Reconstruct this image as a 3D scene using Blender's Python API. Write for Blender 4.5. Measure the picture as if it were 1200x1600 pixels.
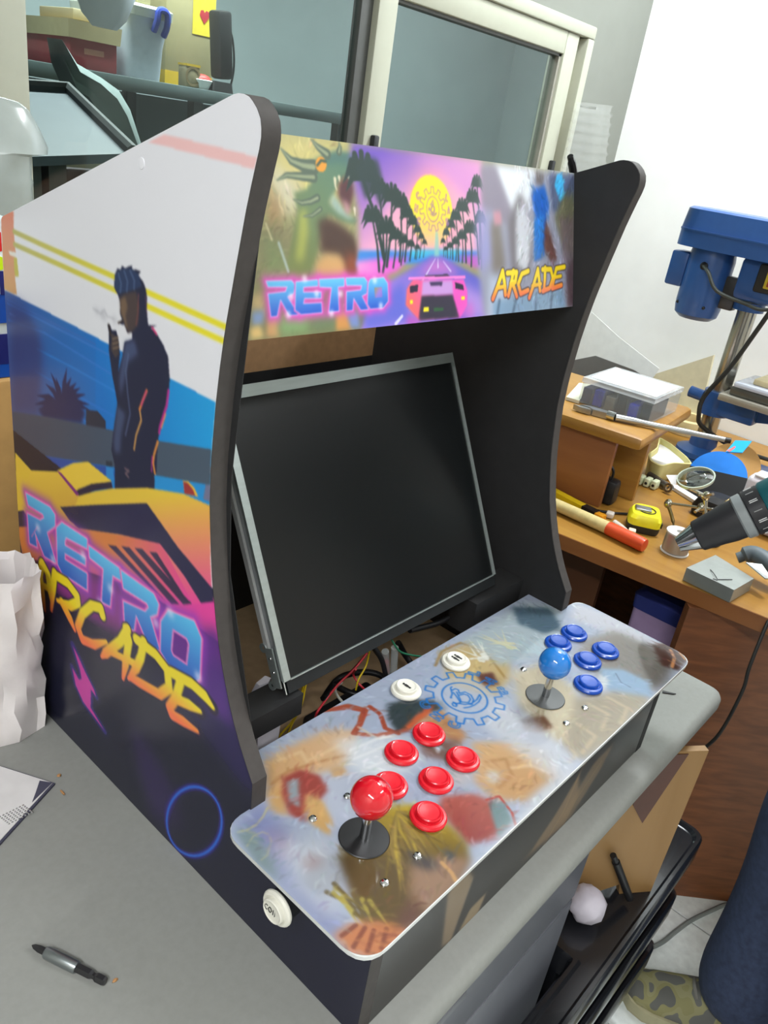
import bpy, bmesh, math, random
import numpy as np
from mathutils import Vector, Matrix
random.seed(7)
RNG = np.random.default_rng(7)
for _o in list(bpy.data.objects):
    bpy.data.objects.remove(_o)
SC = bpy.context.scene
COL = SC.collection

# ------------------------------------------------------------------ camera
cam_d = bpy.data.cameras.new('camera')
cam_d.sensor_fit = 'VERTICAL'; cam_d.sensor_height = 36.0
cam_d.lens = 28.042; cam_d.clip_start = 0.02; cam_d.clip_end = 60
cam = bpy.data.objects.new('camera', cam_d); COL.objects.link(cam)
_f = Vector((0.71019109, 0.55890501, -0.42808154)); _r = Vector((0.66354651, -0.73458242, 0.14175576)); _u = Vector((0.23523317, 0.38472569, 0.89255336))
cam.matrix_world = Matrix(((_r.x, _u.x, -_f.x, -0.3360), (_r.y, _u.y, -_f.y, -0.5699), (_r.z, _u.z, -_f.z, 0.6468), (0, 0, 0, 1)))
SC.camera = cam

# ------------------------------------------------------------------ light and exposure
world = bpy.data.worlds.new('world'); SC.world = world; world.use_nodes = True
world.node_tree.nodes['Background'].inputs[0].default_value = (0.72, 0.80, 0.86, 1)
world.node_tree.nodes['Background'].inputs[1].default_value = 0.30

def area(name, loc, sx, sy, power, col=(1, 1, 1), rot=(0, 0, 0)):
    d = bpy.data.lights.new(name, 'AREA'); d.shape = 'RECTANGLE'; d.size = sx; d.size_y = sy
    d.energy = power; d.color = col
    o = bpy.data.objects.new(name, d); o.location = loc; o.rotation_euler = rot; COL.objects.link(o); return o
area('ceiling_tube_light', (1.62, -0.12, 1.80), 0.16, 0.55, 39, (0.93, 0.98, 1.0))
area('ceiling_tube_light', (-1.20, -1.10, 1.80), 0.16, 1.25, 44, (0.97, 0.98, 1.0))
area('ceiling_tube_light', (1.5, 2.0, 1.80), 1.8, 0.16, 105, (0.94, 0.98, 1.0))
area('ceiling_tube_light', (3.9, 1.9, 1.80), 0.16, 1.2, 36, (0.94, 0.98, 1.0))  # fill lamp added to brighten the far room's right side; no tube known there
area('ceiling_tube_light', (1.25, -1.55, 1.80), 0.9, 0.14, 24, (0.96, 0.98, 1.0))
SC.view_settings.view_transform = 'Standard'; SC.view_settings.look = 'None'
SC.view_settings.gamma = 1.0; SC.view_settings.exposure = 0.0
try: SC.view_settings.use_curve_mapping = False
except Exception: pass

# ------------------------------------------------------------------ materials (all node based)
def lin(c):
    c = np.asarray(c, float) / 255.0
    return np.where(c <= 0.04045, c / 12.92, ((c + 0.055) / 1.055) ** 2.4)
MATS = {}
def mat(name, rgb, rough=0.5, metal=0.0, var=0.06, scale=40.0, bump=0.0, trans=0.0, coat=0.0, ior=1.45, spec=0.5, alpha=1.0, sheen=0.0, stretch=None):
    if name in MATS: return MATS[name]
    m = bpy.data.materials.new(name); m.use_nodes = True
    nt = m.node_tree; b = nt.nodes['Principled BSDF']
    c = lin(rgb)
    tc = nt.nodes.new('ShaderNodeTexCoord'); mp = nt.nodes.new('ShaderNodeMapping'); nz = nt.nodes.new('ShaderNodeTexNoise'); cr = nt.nodes.new('ShaderNodeValToRGB')
    nt.links.new(tc.outputs['Object'], mp.inputs['Vector']); nt.links.new(mp.outputs['Vector'], nz.inputs['Vector'])
    if stretch: mp.inputs['Scale'].default_value = stretch
    nz.inputs['Scale'].default_value = scale; nz.inputs['Detail'].default_value = 4
    lo = np.clip(c * (1 - var), 0, 1); hi = np.clip(c * (1 + var), 0, 1)
    cr.color_ramp.elements[0].color = (*lo, 1); cr.color_ramp.elements[1].color = (*hi, 1)
    cr.color_ramp.elements[0].position = 0.3; cr.color_ramp.elements[1].position = 0.7
    nt.links.new(nz.outputs['Fac'], cr.inputs['Fac']); nt.links.new(cr.outputs['Color'], b.inputs['Base Color'])
    b.inputs['Roughness'].default_value = rough; b.inputs['Metallic'].default_value = metal
    b.inputs['Transmission Weight'].default_value = trans; b.inputs['Coat Weight'].default_value = coat
    b.inputs['IOR'].default_value = ior; b.inputs['Specular IOR Level'].default_value = spec
    b.inputs['Alpha'].default_value = alpha; b.inputs['Sheen Weight'].default_value = sheen
    if bump:
        bp = nt.nodes.new('ShaderNodeBump'); bp.inputs['Strength'].default_value = bump; bp.inputs['Distance'].default_value = 0.002
        nt.links.new(nz.outputs['Fac'], bp.inputs['Height']); nt.links.new(bp.outputs['Normal'], b.inputs['Normal'])
    MATS[name] = m; return m
def wood(name, c1, c2, scale=9.0, rough=0.4, stretch=(1, 0.12, 1)):
    if name in MATS: return MATS[name]
    m = bpy.data.materials.new(name); m.use_nodes = True; nt = m.node_tree; b = nt.nodes['Principled BSDF']
    tc = nt.nodes.new('ShaderNodeTexCoord'); mp = nt.nodes.new('ShaderNodeMapping'); nz = nt.nodes.new('ShaderNodeTexNoise'); cr = nt.nodes.new('ShaderNodeValToRGB')
    mp.inputs['Scale'].default_value = stretch; nz.inputs['Scale'].default_value = scale; nz.inputs['Detail'].default_value = 6; nz.inputs['Distortion'].default_value = 0.6
    nt.links.new(tc.outputs['Object'], mp.inputs['Vector']); nt.links.new(mp.outputs['Vector'], nz.inputs['Vector']); nt.links.new(nz.outputs['Fac'], cr.inputs['Fac'])
    cr.color_ramp.elements[0].color = (*lin(c1), 1); cr.color_ramp.elements[1].color = (*lin(c2), 1)
    cr.color_ramp.elements[0].position = 0.35; cr.color_ramp.elements[1].position = 0.68
    nt.links.new(cr.outputs['Color'], b.inputs['Base Color']); b.inputs['Roughness'].default_value = rough
    MATS[name] = m; return m
def glass(name, tint, gloss=0.08, rough=0.02, blur=0.0):
    """thin pane: tinted see-through plus a mirror share that grows at grazing angles"""
    if name in MATS: return MATS[name]
    m = bpy.data.materials.new(name); m.use_nodes = True; nt = m.node_tree
    for n in list(nt.nodes): nt.nodes.remove(n)
    out = nt.nodes.new('ShaderNodeOutputMaterial'); mx = nt.nodes.new('ShaderNodeMixShader'); tr = nt.nodes.new('ShaderNodeBsdfTransparent'); gl = nt.nodes.new('ShaderNodeBsdfGlossy'); fr = nt.nodes.new('ShaderNodeLayerWeight'); pw = nt.nodes.new('ShaderNodeMath'); pw.operation = 'POWER'; pw.inputs[1].default_value = 4.0; fr.inputs['Blend'].default_value = 0.5; nt.links.new(fr.outputs['Facing'], pw.inputs[0]); ad = nt.nodes.new('ShaderNodeMath'); nz = nt.nodes.new('ShaderNodeTexNoise'); mr = nt.nodes.new('ShaderNodeMapRange')
    tr.inputs[0].default_value = (*lin(tint), 1); gl.inputs['Roughness'].default_value = rough
    nz.inputs['Scale'].default_value = 3.0; mr.inputs['To Min'].default_value = gloss * 0.6; mr.inputs['To Max'].default_value = gloss * 1.4
    nt.links.new(nz.outputs['Fac'], mr.inputs['Value'])
    ad.operation = 'ADD'; ad.use_clamp = True; nt.links.new(pw.outputs[0], ad.inputs[0]); nt.links.new(mr.outputs[0], ad.inputs[1])
    nt.links.new(ad.outputs[0], mx.inputs[0]); nt.links.new(tr.outputs[0], mx.inputs[1]); nt.links.new(gl.outputs[0], mx.inputs[2]); nt.links.new(mx.outputs[0], out.inputs[0])
    MATS[name] = m; return m
def film(name, rgb, alpha, rough=0.15):
    """translucent plastic film: part see-through, part milky and glossy"""
    return mat(name, rgb, rough, alpha=alpha, var=0.04, coat=0.5)
def print_mat(name, rough=0.3, coat=0.0, spec=0.5):
    m = bpy.data.materials.new(name); m.use_nodes = True; nt = m.node_tree; b = nt.nodes['Principled BSDF']
    a = nt.nodes.new('ShaderNodeAttribute'); a.attribute_name = 'ink'
    nt.links.new(a.outputs['Color'], b.inputs['Base Color']); b.inputs['Roughness'].default_value = rough; b.inputs['Coat Weight'].default_value = coat; b.inputs['Coat Roughness'].default_value = 0.03; b.inputs['Specular IOR Level'].default_value = spec
    return m

# ------------------------------------------------------------------ mesh helpers
def V(*a): return Vector(a if len(a) > 1 else a[0])
def frame(d):
    d = Vector(d).normalized(); a = Vector((0, 0, 1)) if abs(d.z) < 0.9 else Vector((1, 0, 0))
    u = a.cross(d).normalized(); return u, d.cross(u), d
def smooth_path(pts, k=6):
    pts = [Vector(q) for q in pts]
    if len(pts) < 3: return pts
    P = [pts[0] * 2 - pts[1]] + pts + [pts[-1] * 2 - pts[-2]]; out = []
    for i in range(1, len(P) - 2):
        for j in range(k):
            t = j / k; a, b, c, d = P[i - 1], P[i], P[i + 1], P[i + 2]
            out.append(0.5 * ((2 * b) + (c - a) * t + (2 * a - 5 * b + 4 * c - d) * t * t + (3 * b - a - 3 * c + d) * t ** 3))
    out.append(pts[-1]); return out
class MB:
    def __init__(s): s.v = []; s.f = []
    def add(s, vs, fs):
        o = len(s.v); s.v += [tuple(q) for q in vs]; s.f += [tuple(i + o for i in f) for f in fs]; return s
    def box(s, c, d, rot=None, bev=0.0, seg=2):
        bm = bmesh.new(); bmesh.ops.create_cube(bm, size=1)
        for v in bm.verts: v.co = Vector((v.co.x * d[0], v.co.y * d[1], v.co.z * d[2]))
        if bev: bmesh.ops.bevel(bm, geom=list(bm.edges), offset=min(bev, min(d) * 0.49), segments=seg, profile=0.5, affect='EDGES')
        R = rot if rot is not None else Matrix.Identity(3); c = Vector(c)
        bm.verts.index_update()
        s.add([c + R @ v.co for v in bm.verts], [[v.index for v in f.verts] for f in bm.faces]); bm.free(); return s
    def bx(s, x0, x1, y0, y1, z0, z1, bev=0.0, seg=2):
        return s.box(((x0 + x1) / 2, (y0 + y1) / 2, (z0 + z1) / 2), (abs(x1 - x0), abs(y1 - y0), abs(z1 - z0)), None, bev, seg)
    def loft(s, rings, cap0=True, cap1=True, closed=True):
        n = len(rings[0]); o = len(s.v)
        for r in rings: s.v += [tuple(q) for q in r]
        for i in range(len(rings) - 1):
            for j in range(n if closed else n - 1):
                a = o + i * n + j; b = o + i * n + (j + 1) % n; s.f.append((a, b, b + n, a + n))
        if cap0: s.f.append(tuple(o + j for j in range(n - 1, -1, -1)))
        if cap1: s.f.append(tuple(o + (len(rings) - 1) * n + j for j in range(n)))
        return s
    def cyl(s, p0, p1, r0, r1=None, n=24, cap=True):
        r1 = r0 if r1 is None else r1; p0 = Vector(p0); p1 = Vector(p1); u, w, d = frame(p1 - p0)
        R = [[p + u * (r * math.cos(2 * math.pi * j / n)) + w * (r * math.sin(2 * math.pi * j / n)) for j in range(n)] for p, r in ((p0, r0), (p1, r1))]
        return s.loft(R, cap, cap)
    def lathe(s, prof, o=(0, 0, 0), d=(0, 0, 1), n=32, cap0=True, cap1=True):
        o = Vector(o); u, w, d = frame(d)
        return s.loft([[o + d * h + u * (r * math.cos(2 * math.pi * j / n)) + w * (r * math.sin(2 * math.pi * j / n)) for j in range(n)] for r, h in prof], cap0, cap1)
    def tube(s, pts, r, n=8, k=6, smooth=True):
        P = smooth_path(pts, k) if smooth else [Vector(q) for q in pts]; rings = []; u = None
        for i, q in enumerate(P):
            d = (P[min(i + 1, len(P) - 1)] - P[max(i - 1, 0)]).normalized()
            if u is None: u = frame(d)[0]
            u = (u - d * u.dot(d)).normalized(); w = d.cross(u)
            rr = r[min(len(r) - 1, int(i / max(1, len(P) - 1) * (len(r) - 1) + 0.5))] if isinstance(r, (list, tuple)) else r
            rings.append([q + u * (rr * math.cos(2 * math.pi * j / n)) + w * (rr * math.sin(2 * math.pi * j / n)) for j in range(n)])
        return s.loft(rings)
    def prism(s, pts, off):
        off = Vector(off); return s.loft([[Vector(q) for q in pts], [Vector(q) + off for q in pts]])
    def ball(s, c, r, sc=(1, 1, 1), n=24, m=14):
        c = Vector(c); rings = []
        for i in range(1, m):
            a = math.pi * i / m
            rings.append([c + Vector((r * sc[0] * math.sin(a) * math.cos(2 * math.pi * j / n), r * sc[1] * math.sin(a) * math.sin(2 * math.pi * j / n), -r * sc[2] * math.cos(a))) for j in range(n)])
        return s.loft(rings)
    def build(s, name, m, parent=None, root=None, angle=35, kind=None, label=None):
        me = bpy.data.meshes.new(name)
        vs = s.v
        if root is not None:
            inv = (Matrix.Translation(root.location) @ root.rotation_euler.to_matrix().to_4x4()).inverted(); vs = [tuple(inv @ Vector(q)) for q in vs]
        me.from_pydata(vs, [], s.f); me.validate()
        bm = bmesh.new(); bm.from_mesh(me); bmesh.ops.recalc_face_normals(bm, faces=bm.faces); bm.to_mesh(me); bm.free()
        me.polygons.foreach_set('use_smooth', [True] * len(me.polygons)); me.set_sharp_from_angle(angle=math.radians(angle))
        me.materials.append(m); me.update()
        o = bpy.data.objects.new(name, me); COL.objects.link(o)
        if parent is not None: o.parent = parent
        if kind: o['kind'] = kind
        if label: o['label'] = label
        return o
def tag(o, label, cat, group=None):
    o['label'] = label; o['category'] = cat
    if group: o['group'] = group
    return o
def thing(name, label, cat, loc=(0, 0, 0), rot=(0, 0, 0), group=None):
    o = bpy.data.objects.new(name, None); o.empty_display_size = 0.05; COL.objects.link(o); o.location = loc; o.rotation_euler = rot
    return tag(o, label, cat, group)
def copy_tree(o, parent=None):
    c = o.copy(); COL.objects.link(c)
    c.parent = parent
    for ch in list(o.children): copy_tree(ch, c)
    return c
def struct(o): o['kind'] = 'structure'; return o
def rotz(a): return Matrix.Rotation(a, 3, 'Z')
def rotx(a): return Matrix.Rotation(a, 3, 'X')
def roty(a): return Matrix.Rotation(a, 3, 'Y')
def round_poly(pts, r, k=6):
    """2-D polygon with every corner rounded by r (number or list)"""
    n = len(pts); out = []
    for i in range(n):
        rr = r[i] if isinstance(r, (list, tuple)) else r
        p = Vector(pts[i]); a = (Vector(pts[i - 1]) - p); b = (Vector(pts[(i + 1) % n]) - p)
        if rr <= 0: out.append(tuple(p)); continue
        ra = min(rr, a.length * 0.49, b.length * 0.49); A = p + a.normalized() * ra; B = p + b.normalized() * ra
        for j in range(k + 1):
            t = j / k; out.append(tuple((1 - t) ** 2 * A + 2 * t * (1 - t) * p + t * t * B))
    return out

# ------------------------------------------------------------------ flat print: ink laid down as polygons on a canvas in millimetres
class Canvas:
    def __init__(s, x0, x1, y0, y1, res, base):
        s.x0, s.y0, s.res = x0, y0, res; s.w = int((x1 - x0) / res) + 1; s.h = int((y1 - y0) / res) + 1
        s.a = np.empty((s.h, s.w, 3)); s.a[:] = base
        s.X = x0 + np.arange(s.w) * res; s.Y = y0 + np.arange(s.h) * res
    def win(s, pts, pad):
        P = np.asarray(pts, float)
        i0 = max(0, int((P[:, 0].min() - pad - s.x0) / s.res)); i1 = min(s.w, int((P[:, 0].max() + pad - s.x0) / s.res) + 2)
        j0 = max(0, int((P[:, 1].min() - pad - s.y0) / s.res)); j1 = min(s.h, int((P[:, 1].max() + pad - s.y0) / s.res) + 2)
        return i0, i1, j0, j1
    def put(s, w, m, col, a, col2=None, d=None):
        i0, i1, j0, j1 = w; m = (m * a)[..., None]; c = np.asarray(col, float)
        if col2 is not None:
            p0, p1 = np.asarray(d[0], float), np.asarray(d[1], float); e = p1 - p0
            t = np.clip(((s.X[i0:i1][None, :] - p0[0]) * e[0] + (s.Y[j0:j1][:, None] - p0[1]) * e[1]) / (e @ e), 0, 1)[..., None]
            c = c * (1 - t) + np.asarray(col2, float) * t
        s.a[j0:j1, i0:i1] = s.a[j0:j1, i0:i1] * (1 - m) + c * m
    def poly(s, P, col, a=1.0, blur=0.0, holes=(), col2=None, d=None):
        w = s.win(P, blur * 2.5 + 2); i0, i1, j0, j1 = w
        if i1 <= i0 or j1 <= j0: return
        X = s.X[i0:i1][None, :]; Y = s.Y[j0:j1][:, None]; m = np.zeros((j1 - j0, i1 - i0), bool)
        for Q in (P, *holes):
            n = len(Q)
            for k in range(n):
                (x1, y1), (x2, y2) = Q[k], Q[(k + 1) % n]
                if y1 == y2: continue
                m ^= ((y1 > Y) != (y2 > Y)) & (X < (x2 - x1) * (Y - y1) / (y2 - y1) + x1)
        m = m.astype(float)
        if blur: m = s.gauss(m, blur / s.res)
        s.put(w, m, col, a, col2, d)
    @staticmethod
    def gauss(m, sg):
        n = max(1, int(sg * 2.5)); k = np.exp(-0.5 * (np.arange(-n, n + 1) / sg) ** 2); k /= k.sum()
        if m.shape[0] > 1: m = np.apply_along_axis(lambda v: np.convolve(np.pad(v, n, mode='edge'), k, 'valid'), 0, m)
        return np.apply_along_axis(lambda v: np.convolve(np.pad(v, n, mode='edge'), k, 'valid'), 1, m)
    def line(s, P, wd, col, a=1.0, soft=0.4, close=False, col2=None, d=None, glow=False):
        if close: P = list(P) + [P[0]]
        wds = list(np.interp(np.linspace(0, 1, len(P)), np.linspace(0, 1, len(wd)), wd)) if isinstance(wd, (list, tuple)) else [wd] * len(P)
        w = s.win(P, max(wds) * (2.5 if glow else 1) + soft * 2 + 1); i0, i1, j0, j1 = w
        if i1 <= i0 or j1 <= j0: return
        X = s.X[i0:i1][None, :]; Y = s.Y[j0:j1][:, None]; m = np.zeros((j1 - j0, i1 - i0))
        for k in range(len(P) - 1):
            x1, y1 = P[k]; x2, y2 = P[k + 1]; ex, ey = x2 - x1, y2 - y1; L = ex * ex + ey * ey + 1e-9
            t = np.clip(((X - x1) * ex + (Y - y1) * ey) / L, 0, 1); D = np.hypot(X - x1 - t * ex, Y - y1 - t * ey)
            r = (wds[k] * (1 - t) + wds[k + 1] * t) / 2
            q = np.exp(-(D / np.maximum(r, 0.1)) ** 2) if glow else np.clip((r - D) / soft + 0.5, 0, 1)
            m = np.maximum(m, q)
        s.put(w, m, col, a, col2, d)
    def disc(s, c, rx, ry, col, a=1.0, blur=0.0, col2=None, d=None, n=40, rot=0.0):
        cs, sn = math.cos(rot), math.sin(rot)
        s.poly([(c[0] + rx * math.cos(2 * math.pi * k / n) * cs - ry * math.sin(2 * math.pi * k / n) * sn, c[1] + rx * math.cos(2 * math.pi * k / n) * sn + ry * math.sin(2 * math.pi * k / n) * cs) for k in range(n)], col, a, blur, (), col2, d)
    def brush(s, n, box, L, wd, ang, jit=0.16, seed=5, alpha=0.55):
        g = np.random.default_rng(seed)
        for k in range(n):
            x = g.uniform(box[0], box[1]); y = g.uniform(box[2], box[3]); c = s.sample(np.array([x]), np.array([y]))[0]
            th = math.radians(ang(x, y)) + g.normal(0, 0.35); l = g.uniform(*L); c = np.clip(c * (1 + g.normal(0, jit)) + g.normal(0, 5, 3), 0, 255)
            bx, by = x + l * .5 * math.cos(th + .25), y + l * .5 * math.sin(th + .25)
            s.line([(x, y), (bx, by), (x + l * math.cos(th), y + l * math.sin(th))], [wd * .3, wd * g.uniform(.6, 1.2), .2], c, alpha, soft=0.8)
    def soften(s, px):
        for k in range(3): s.a[..., k] = s.gauss(s.a[..., k], px)
    def grade(s, f): s.a = f(s.a, s.X[None, :, None], s.Y[:, None, None])
    def sample(s, x, y):
        a = s.a; fx = np.clip((x - s.x0) / s.res, 0, s.w - 1.001); fy = np.clip((y - s.y0) / s.res, 0, s.h - 1.001)
        i = fx.astype(int); j = fy.astype(int); u = (fx - i)[..., None]; v = (fy - j)[..., None]
        return a[j, i] * (1 - u) * (1 - v) + a[j, i + 1] * u * (1 - v) + a[j + 1, i] * (1 - u) * v + a[j + 1, i + 1] * u * v
def ruled_print(name, patches, canvas, to3d, m, parent, gain=1.0):
    """patches: list of (lo, hi, ends(t)->(a,b), nrow, ncol); rows run across a..b at height t"""
    VS = []; FS = []; CS = []; off = 0
    for lo, hi, ends, nr, nc in patches:
        t = np.linspace(lo, hi, nr); ab = np.array([ends(q) for q in t]); u = np.linspace(0, 1, nc)[None, :]
        A = ab[:, :1] * (1 - u) + ab[:, 1:] * u; T = np.repeat(t[:, None], nc, 1)
        VS.append(to3d(A, T).reshape(-1, 3)); CS.append(canvas.sample(A * 1000, T * 1000).reshape(-1, 3))
        i = (np.arange(nr - 1)[:, None] * nc + np.arange(nc - 1)[None, :]).ravel() + off
        FS.append(np.stack([i, i + 1, i + nc + 1, i + nc], 1)); off += nr * nc
    v = np.concatenate(VS); f = np.concatenate(FS); c = np.clip(lin(np.clip(np.concatenate(CS), 0, 255)) * gain, 0, 1)
    me = bpy.data.meshes.new(name); me.vertices.add(len(v)); me.vertices.foreach_set('co', v.astype(np.float32).ravel())
    me.loops.add(f.size); me.loops.foreach_set('vertex_index', f.astype(np.int32).ravel())
    me.polygons.add(len(f)); me.polygons.foreach_set('loop_start', np.arange(0, f.size, 4, dtype=np.int32))
    try: me.polygons.foreach_set('loop_total', np.full(len(f), 4, dtype=np.int32))
    except Exception: pass
    me.update(calc_edges=True); me.validate()
    at = me.color_attributes.new('ink', 'FLOAT_COLOR', 'POINT'); at.data.foreach_set('color', np.concatenate([c, np.ones((len(c), 1))], 1).astype(np.float32).ravel())
    me.materials.append(m); o = bpy.data.objects.new(name, me); COL.objects.link(o); o.parent = parent
    return o

# ================================================================== ROOM
ZF, ZC = -0.74, 1.88
X0, X1, Y0, Y1 = -1.7, 2.04, -2.5, 0.65
M_wall = mat('white_wall_paint', (244, 247, 246), 0.85, var=0.02, scale=14, bump=0.05)
M_wall2 = mat('greyish_plaster', (196, 194, 186), 0.85, var=0.03, scale=14, bump=0.05)
M_tile = mat('floor_tile', (228, 234, 232), 0.35, var=0.09, scale=55)
M_grout = mat('tile_joint', (150, 150, 146), 0.9)
fl = struct(MB().bx(X0, X1, Y0, Y1, ZF - 0.06, ZF - 0.004).build('floor', M_grout))
tsz = 0.33; tx0 = 1.072 - 9 * tsz; ty0 = -0.62 - 7 * tsz; tile_me = None
for i in range(12):
    for j in range(11):
        xa, xb = max(X0, tx0 + i * tsz) + 0.0015, min(X1, tx0 + (i + 1) * tsz) - 0.0015; ya, yb = max(Y0, ty0 + j * tsz) + 0.0015, min(Y1, ty0 + (j + 1) * tsz) - 0.0015
        if xb - xa < 0.02 or yb - ya < 0.02: continue
        full = abs(xb - xa - tsz + 0.003) < 1e-6 and abs(yb - ya - tsz + 0.003) < 1e-6
        if full and tile_me is not None:
            o = bpy.data.objects.new('tile', tile_me); COL.objects.link(o); o.parent = fl
        else:
            hx, hy = (xb - xa) / 2, (yb - ya) / 2; o = MB().bx(-hx, hx, -hy, hy, -0.004, 0.0, 0.001, 1).build('tile', M_tile, fl)
            if full: tile_me = o.data
        o.location = ((xa + xb) / 2, (ya + yb) / 2, ZF)
struct(MB().bx(X0 - 0.1, X1 + 0.1, Y0 - 0.1, Y1 + 0.1, ZC, ZC + 0.08).build('ceiling', M_wall))
struct(MB().bx(X1, X1 + 0.1, Y0, Y1 + 0.12, ZF, ZC).build('wall_right', M_wall))
struct(MB().bx(X0 - 0.1, X0, Y0, Y1, ZF, ZC).build('wall_left', M_wall2))
struct(MB().bx(X0 - 0.1, X1 + 0.1, Y0 - 0.1, Y0, ZF, ZC).build('wall_front', M_wall2))
WX0, WX1, WZ0, WZ1 = 0.150, 1.757, 0.16, 0.955
wb = MB().bx(X0, WX0, Y1, Y1 + 0.12, ZF, ZC).bx(WX1, X1, Y1, Y1 + 0.12, ZF, ZC).bx(WX0, WX1, Y1, Y1 + 0.12, ZF, WZ0).bx(WX0, WX1, Y1, Y1 + 0.12, WZ1, ZC)
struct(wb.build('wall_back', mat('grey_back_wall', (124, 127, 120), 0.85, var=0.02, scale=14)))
M_cream = mat('cream_window_frame', (166, 168, 152), 0.45, var=0.02); M_gask = mat('dark_gasket', (74, 76, 74), 0.6)
win = thing('window_1', '', '', (0.95, Y1 + 0.05, WZ0)); del win['label'], win['category']; win['kind'] = 'structure'
def wf(nm, x0, x1, y0, y1, z0, z1, m=None, b=0.004): return MB().bx(x0, x1, y0, y1, z0, z1, b).build(nm, m or M_cream, win, win)
wf('frame_jamb', WX1 - 0.032, WX1, Y1 - 0.012, Y1 + 0.10, WZ0, WZ1 - 0.0285); wf('frame_jamb', WX0, WX0 + 0.114, Y1 - 0.012, Y1 + 0.10, WZ0, WZ1 - 0.0285)
wf('frame_head', WX0, WX1, Y1 - 0.012, Y1 + 0.10, WZ1 - 0.028, WZ1); wf('window_sill', WX0 - 0.02, WX1 + 0.02, Y1 - 0.05, Y1 + 0.10, WZ0 - 0.02, WZ0 + 0.02)
MX0, MX1 = 0.953, 1.007
lsash = wf('sash_stile', 0.922, MX0 + 0.02, Y1 + 0.012, Y1 + 0.035, WZ0 + 0.02, WZ1 - 0.03, M_gask, 0.002)
wf('sash_stile', MX0, MX1, Y1 - 0.004, Y1 + 0.04, WZ0 + 0.02, WZ1 - 0.028); wf('sash_stile', 1.636, 1.694, Y1 - 0.004, Y1 + 0.04, WZ0 + 0.02, WZ1 - 0.028)
wf('sash_rail', MX1, 1.636, Y1 - 0.004, Y1 + 0.04, 0.877, WZ1 - 0.028); wf('sash_rail', MX1, 1.636, Y1 - 0.004, Y1 + 0.04, WZ0 + 0.02, WZ0 + 0.08)
wf('gasket', MX1, 1.636, Y1 + 0.004, Y1 + 0.03, 0.871, 0.878, M_gask, 0); wf('gasket', 1.627, 1.637, Y1 + 0.004, Y1 + 0.03, WZ0 + 0.08, 0.878, mat('grey_gasket', (140, 138, 128), 0.6), 0)
wf('sash_rail', WX0 + 0.114, 0.922, Y1 + 0.012, Y1 + 0.035, WZ0 + 0.02, WZ0 + 0.07)
M_pane = glass('window_pane', (230, 239, 236), 0.02)
wf('pane', WX0 + 0.112, 0.93, Y1 + 0.021, Y1 + 0.025, WZ0 + 0.06, WZ1 - 0.03, M_pane, 0); wf('pane', MX1 - 0.002, 1.638, Y1 + 0.014, Y1 + 0.018, WZ0 + 0.07, 0.88, M_pane, 0)
for q in ((0.9795,0.6400,0.6211), (1.6791,0.6400,0.6239)): MB().box((q[0], 0.640, q[2] - 0.012), (0.016, 0.014, 0.05), None, 0.004).build('latch', mat('black_latch', (40, 42, 44), 0.4), win, win)
wf('reveal_trim', 1.694, WX1 - 0.03, Y1 + 0.03, Y1 + 0.06, WZ0, WZ1, mat('shaded_frame', (196, 190, 160), 0.5))

# ================================================================== THE ROOM BEYOND THE WINDOW
M_fw = mat('blue_grey_far_wall', (157, 168, 169), 0.85, var=0.04, scale=5); M_dk = mat('dark_far_wall', (64, 58, 60), 0.8, var=0.12, scale=9)
struct(MB().bx(-2.2, 5.5, 3.4, 3.5, ZF, ZC).build('wall_far', M_fw)); struct(MB().bx(5.4, 5.5, Y1 + 0.12, 3.4, ZF, ZC).build('wall_far', M_fw)); struct(MB().bx(-2.3, -2.2, Y1 + 0.12, 3.4, ZF, ZC).build('wall_far', M_dk))
struct(MB().bx(-2.2, 5.5, Y1 + 0.12, 3.5, ZF - 0.06, ZF).build('floor', mat('far_floor', (110, 112, 110), 0.6))); struct(MB().bx(-2.2, 5.5, Y1 + 0.22, 3.5, ZC, ZC + 0.08).build('ceiling', M_wall))
def far_box(name, label, cat, a, b, y, dep, m, bev=0.006, group=None):
    """upright box whose front face spans two points of the plane at depth y"""
    x0, x1 = sorted((a[0], b[0])); z0, z1 = sorted((a[2], b[2])); t = thing(name, label, cat, ((x0 + x1) / 2, y + dep / 2, z0), group=group)
    return t, x0, x1, z0, z1
SY = 2.15
s0 = (1.2397,2.1500,0.6821); s1 = (1.9178,2.1500,0.6702); SZ = 0.5 * ((1.3578,2.1500,0.6870)[2] + (1.7326,2.1500,0.6808)[2])
shf = thing('storage_shelf', 'long dark grey metal shelf unit in the room behind the window, carrying boxes', 'shelf', (s0[0] + 0.6, SY, ZF))
MB().bx(s0[0] - 0.5, s1[0] + 0.5, SY - 0.02, SY + 0.5, SZ - 0.045, SZ, 0.003).build('shelf_board', mat('shelf_grey', (92, 104, 104), 0.5), shf, shf)
for xx in (s0[0] - 0.48, (1.6494,2.1500,0.6177)[0], s1[0] + 0.48):
    MB().bx(xx - 0.02, xx + 0.02, SY, SY + 0.04, ZF, SZ - 0.045).build('post', mat('shelf_post', (70, 76, 76), 0.5), shf, shf); MB().bx(xx - 0.02, xx + 0.02, SY + 0.44, SY + 0.48, ZF, SZ - 0.045).build('post', mat('shelf_post', (70, 76, 76), 0.5), shf, shf)
MB().bx(s0[0] - 0.5, s1[0] + 0.3, SY + 0.47, SY + 0.48, 0.1, SZ - 0.05).build('back_sheet', mat('shelf_back', (98, 110, 110), 0.6), shf, shf)
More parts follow.
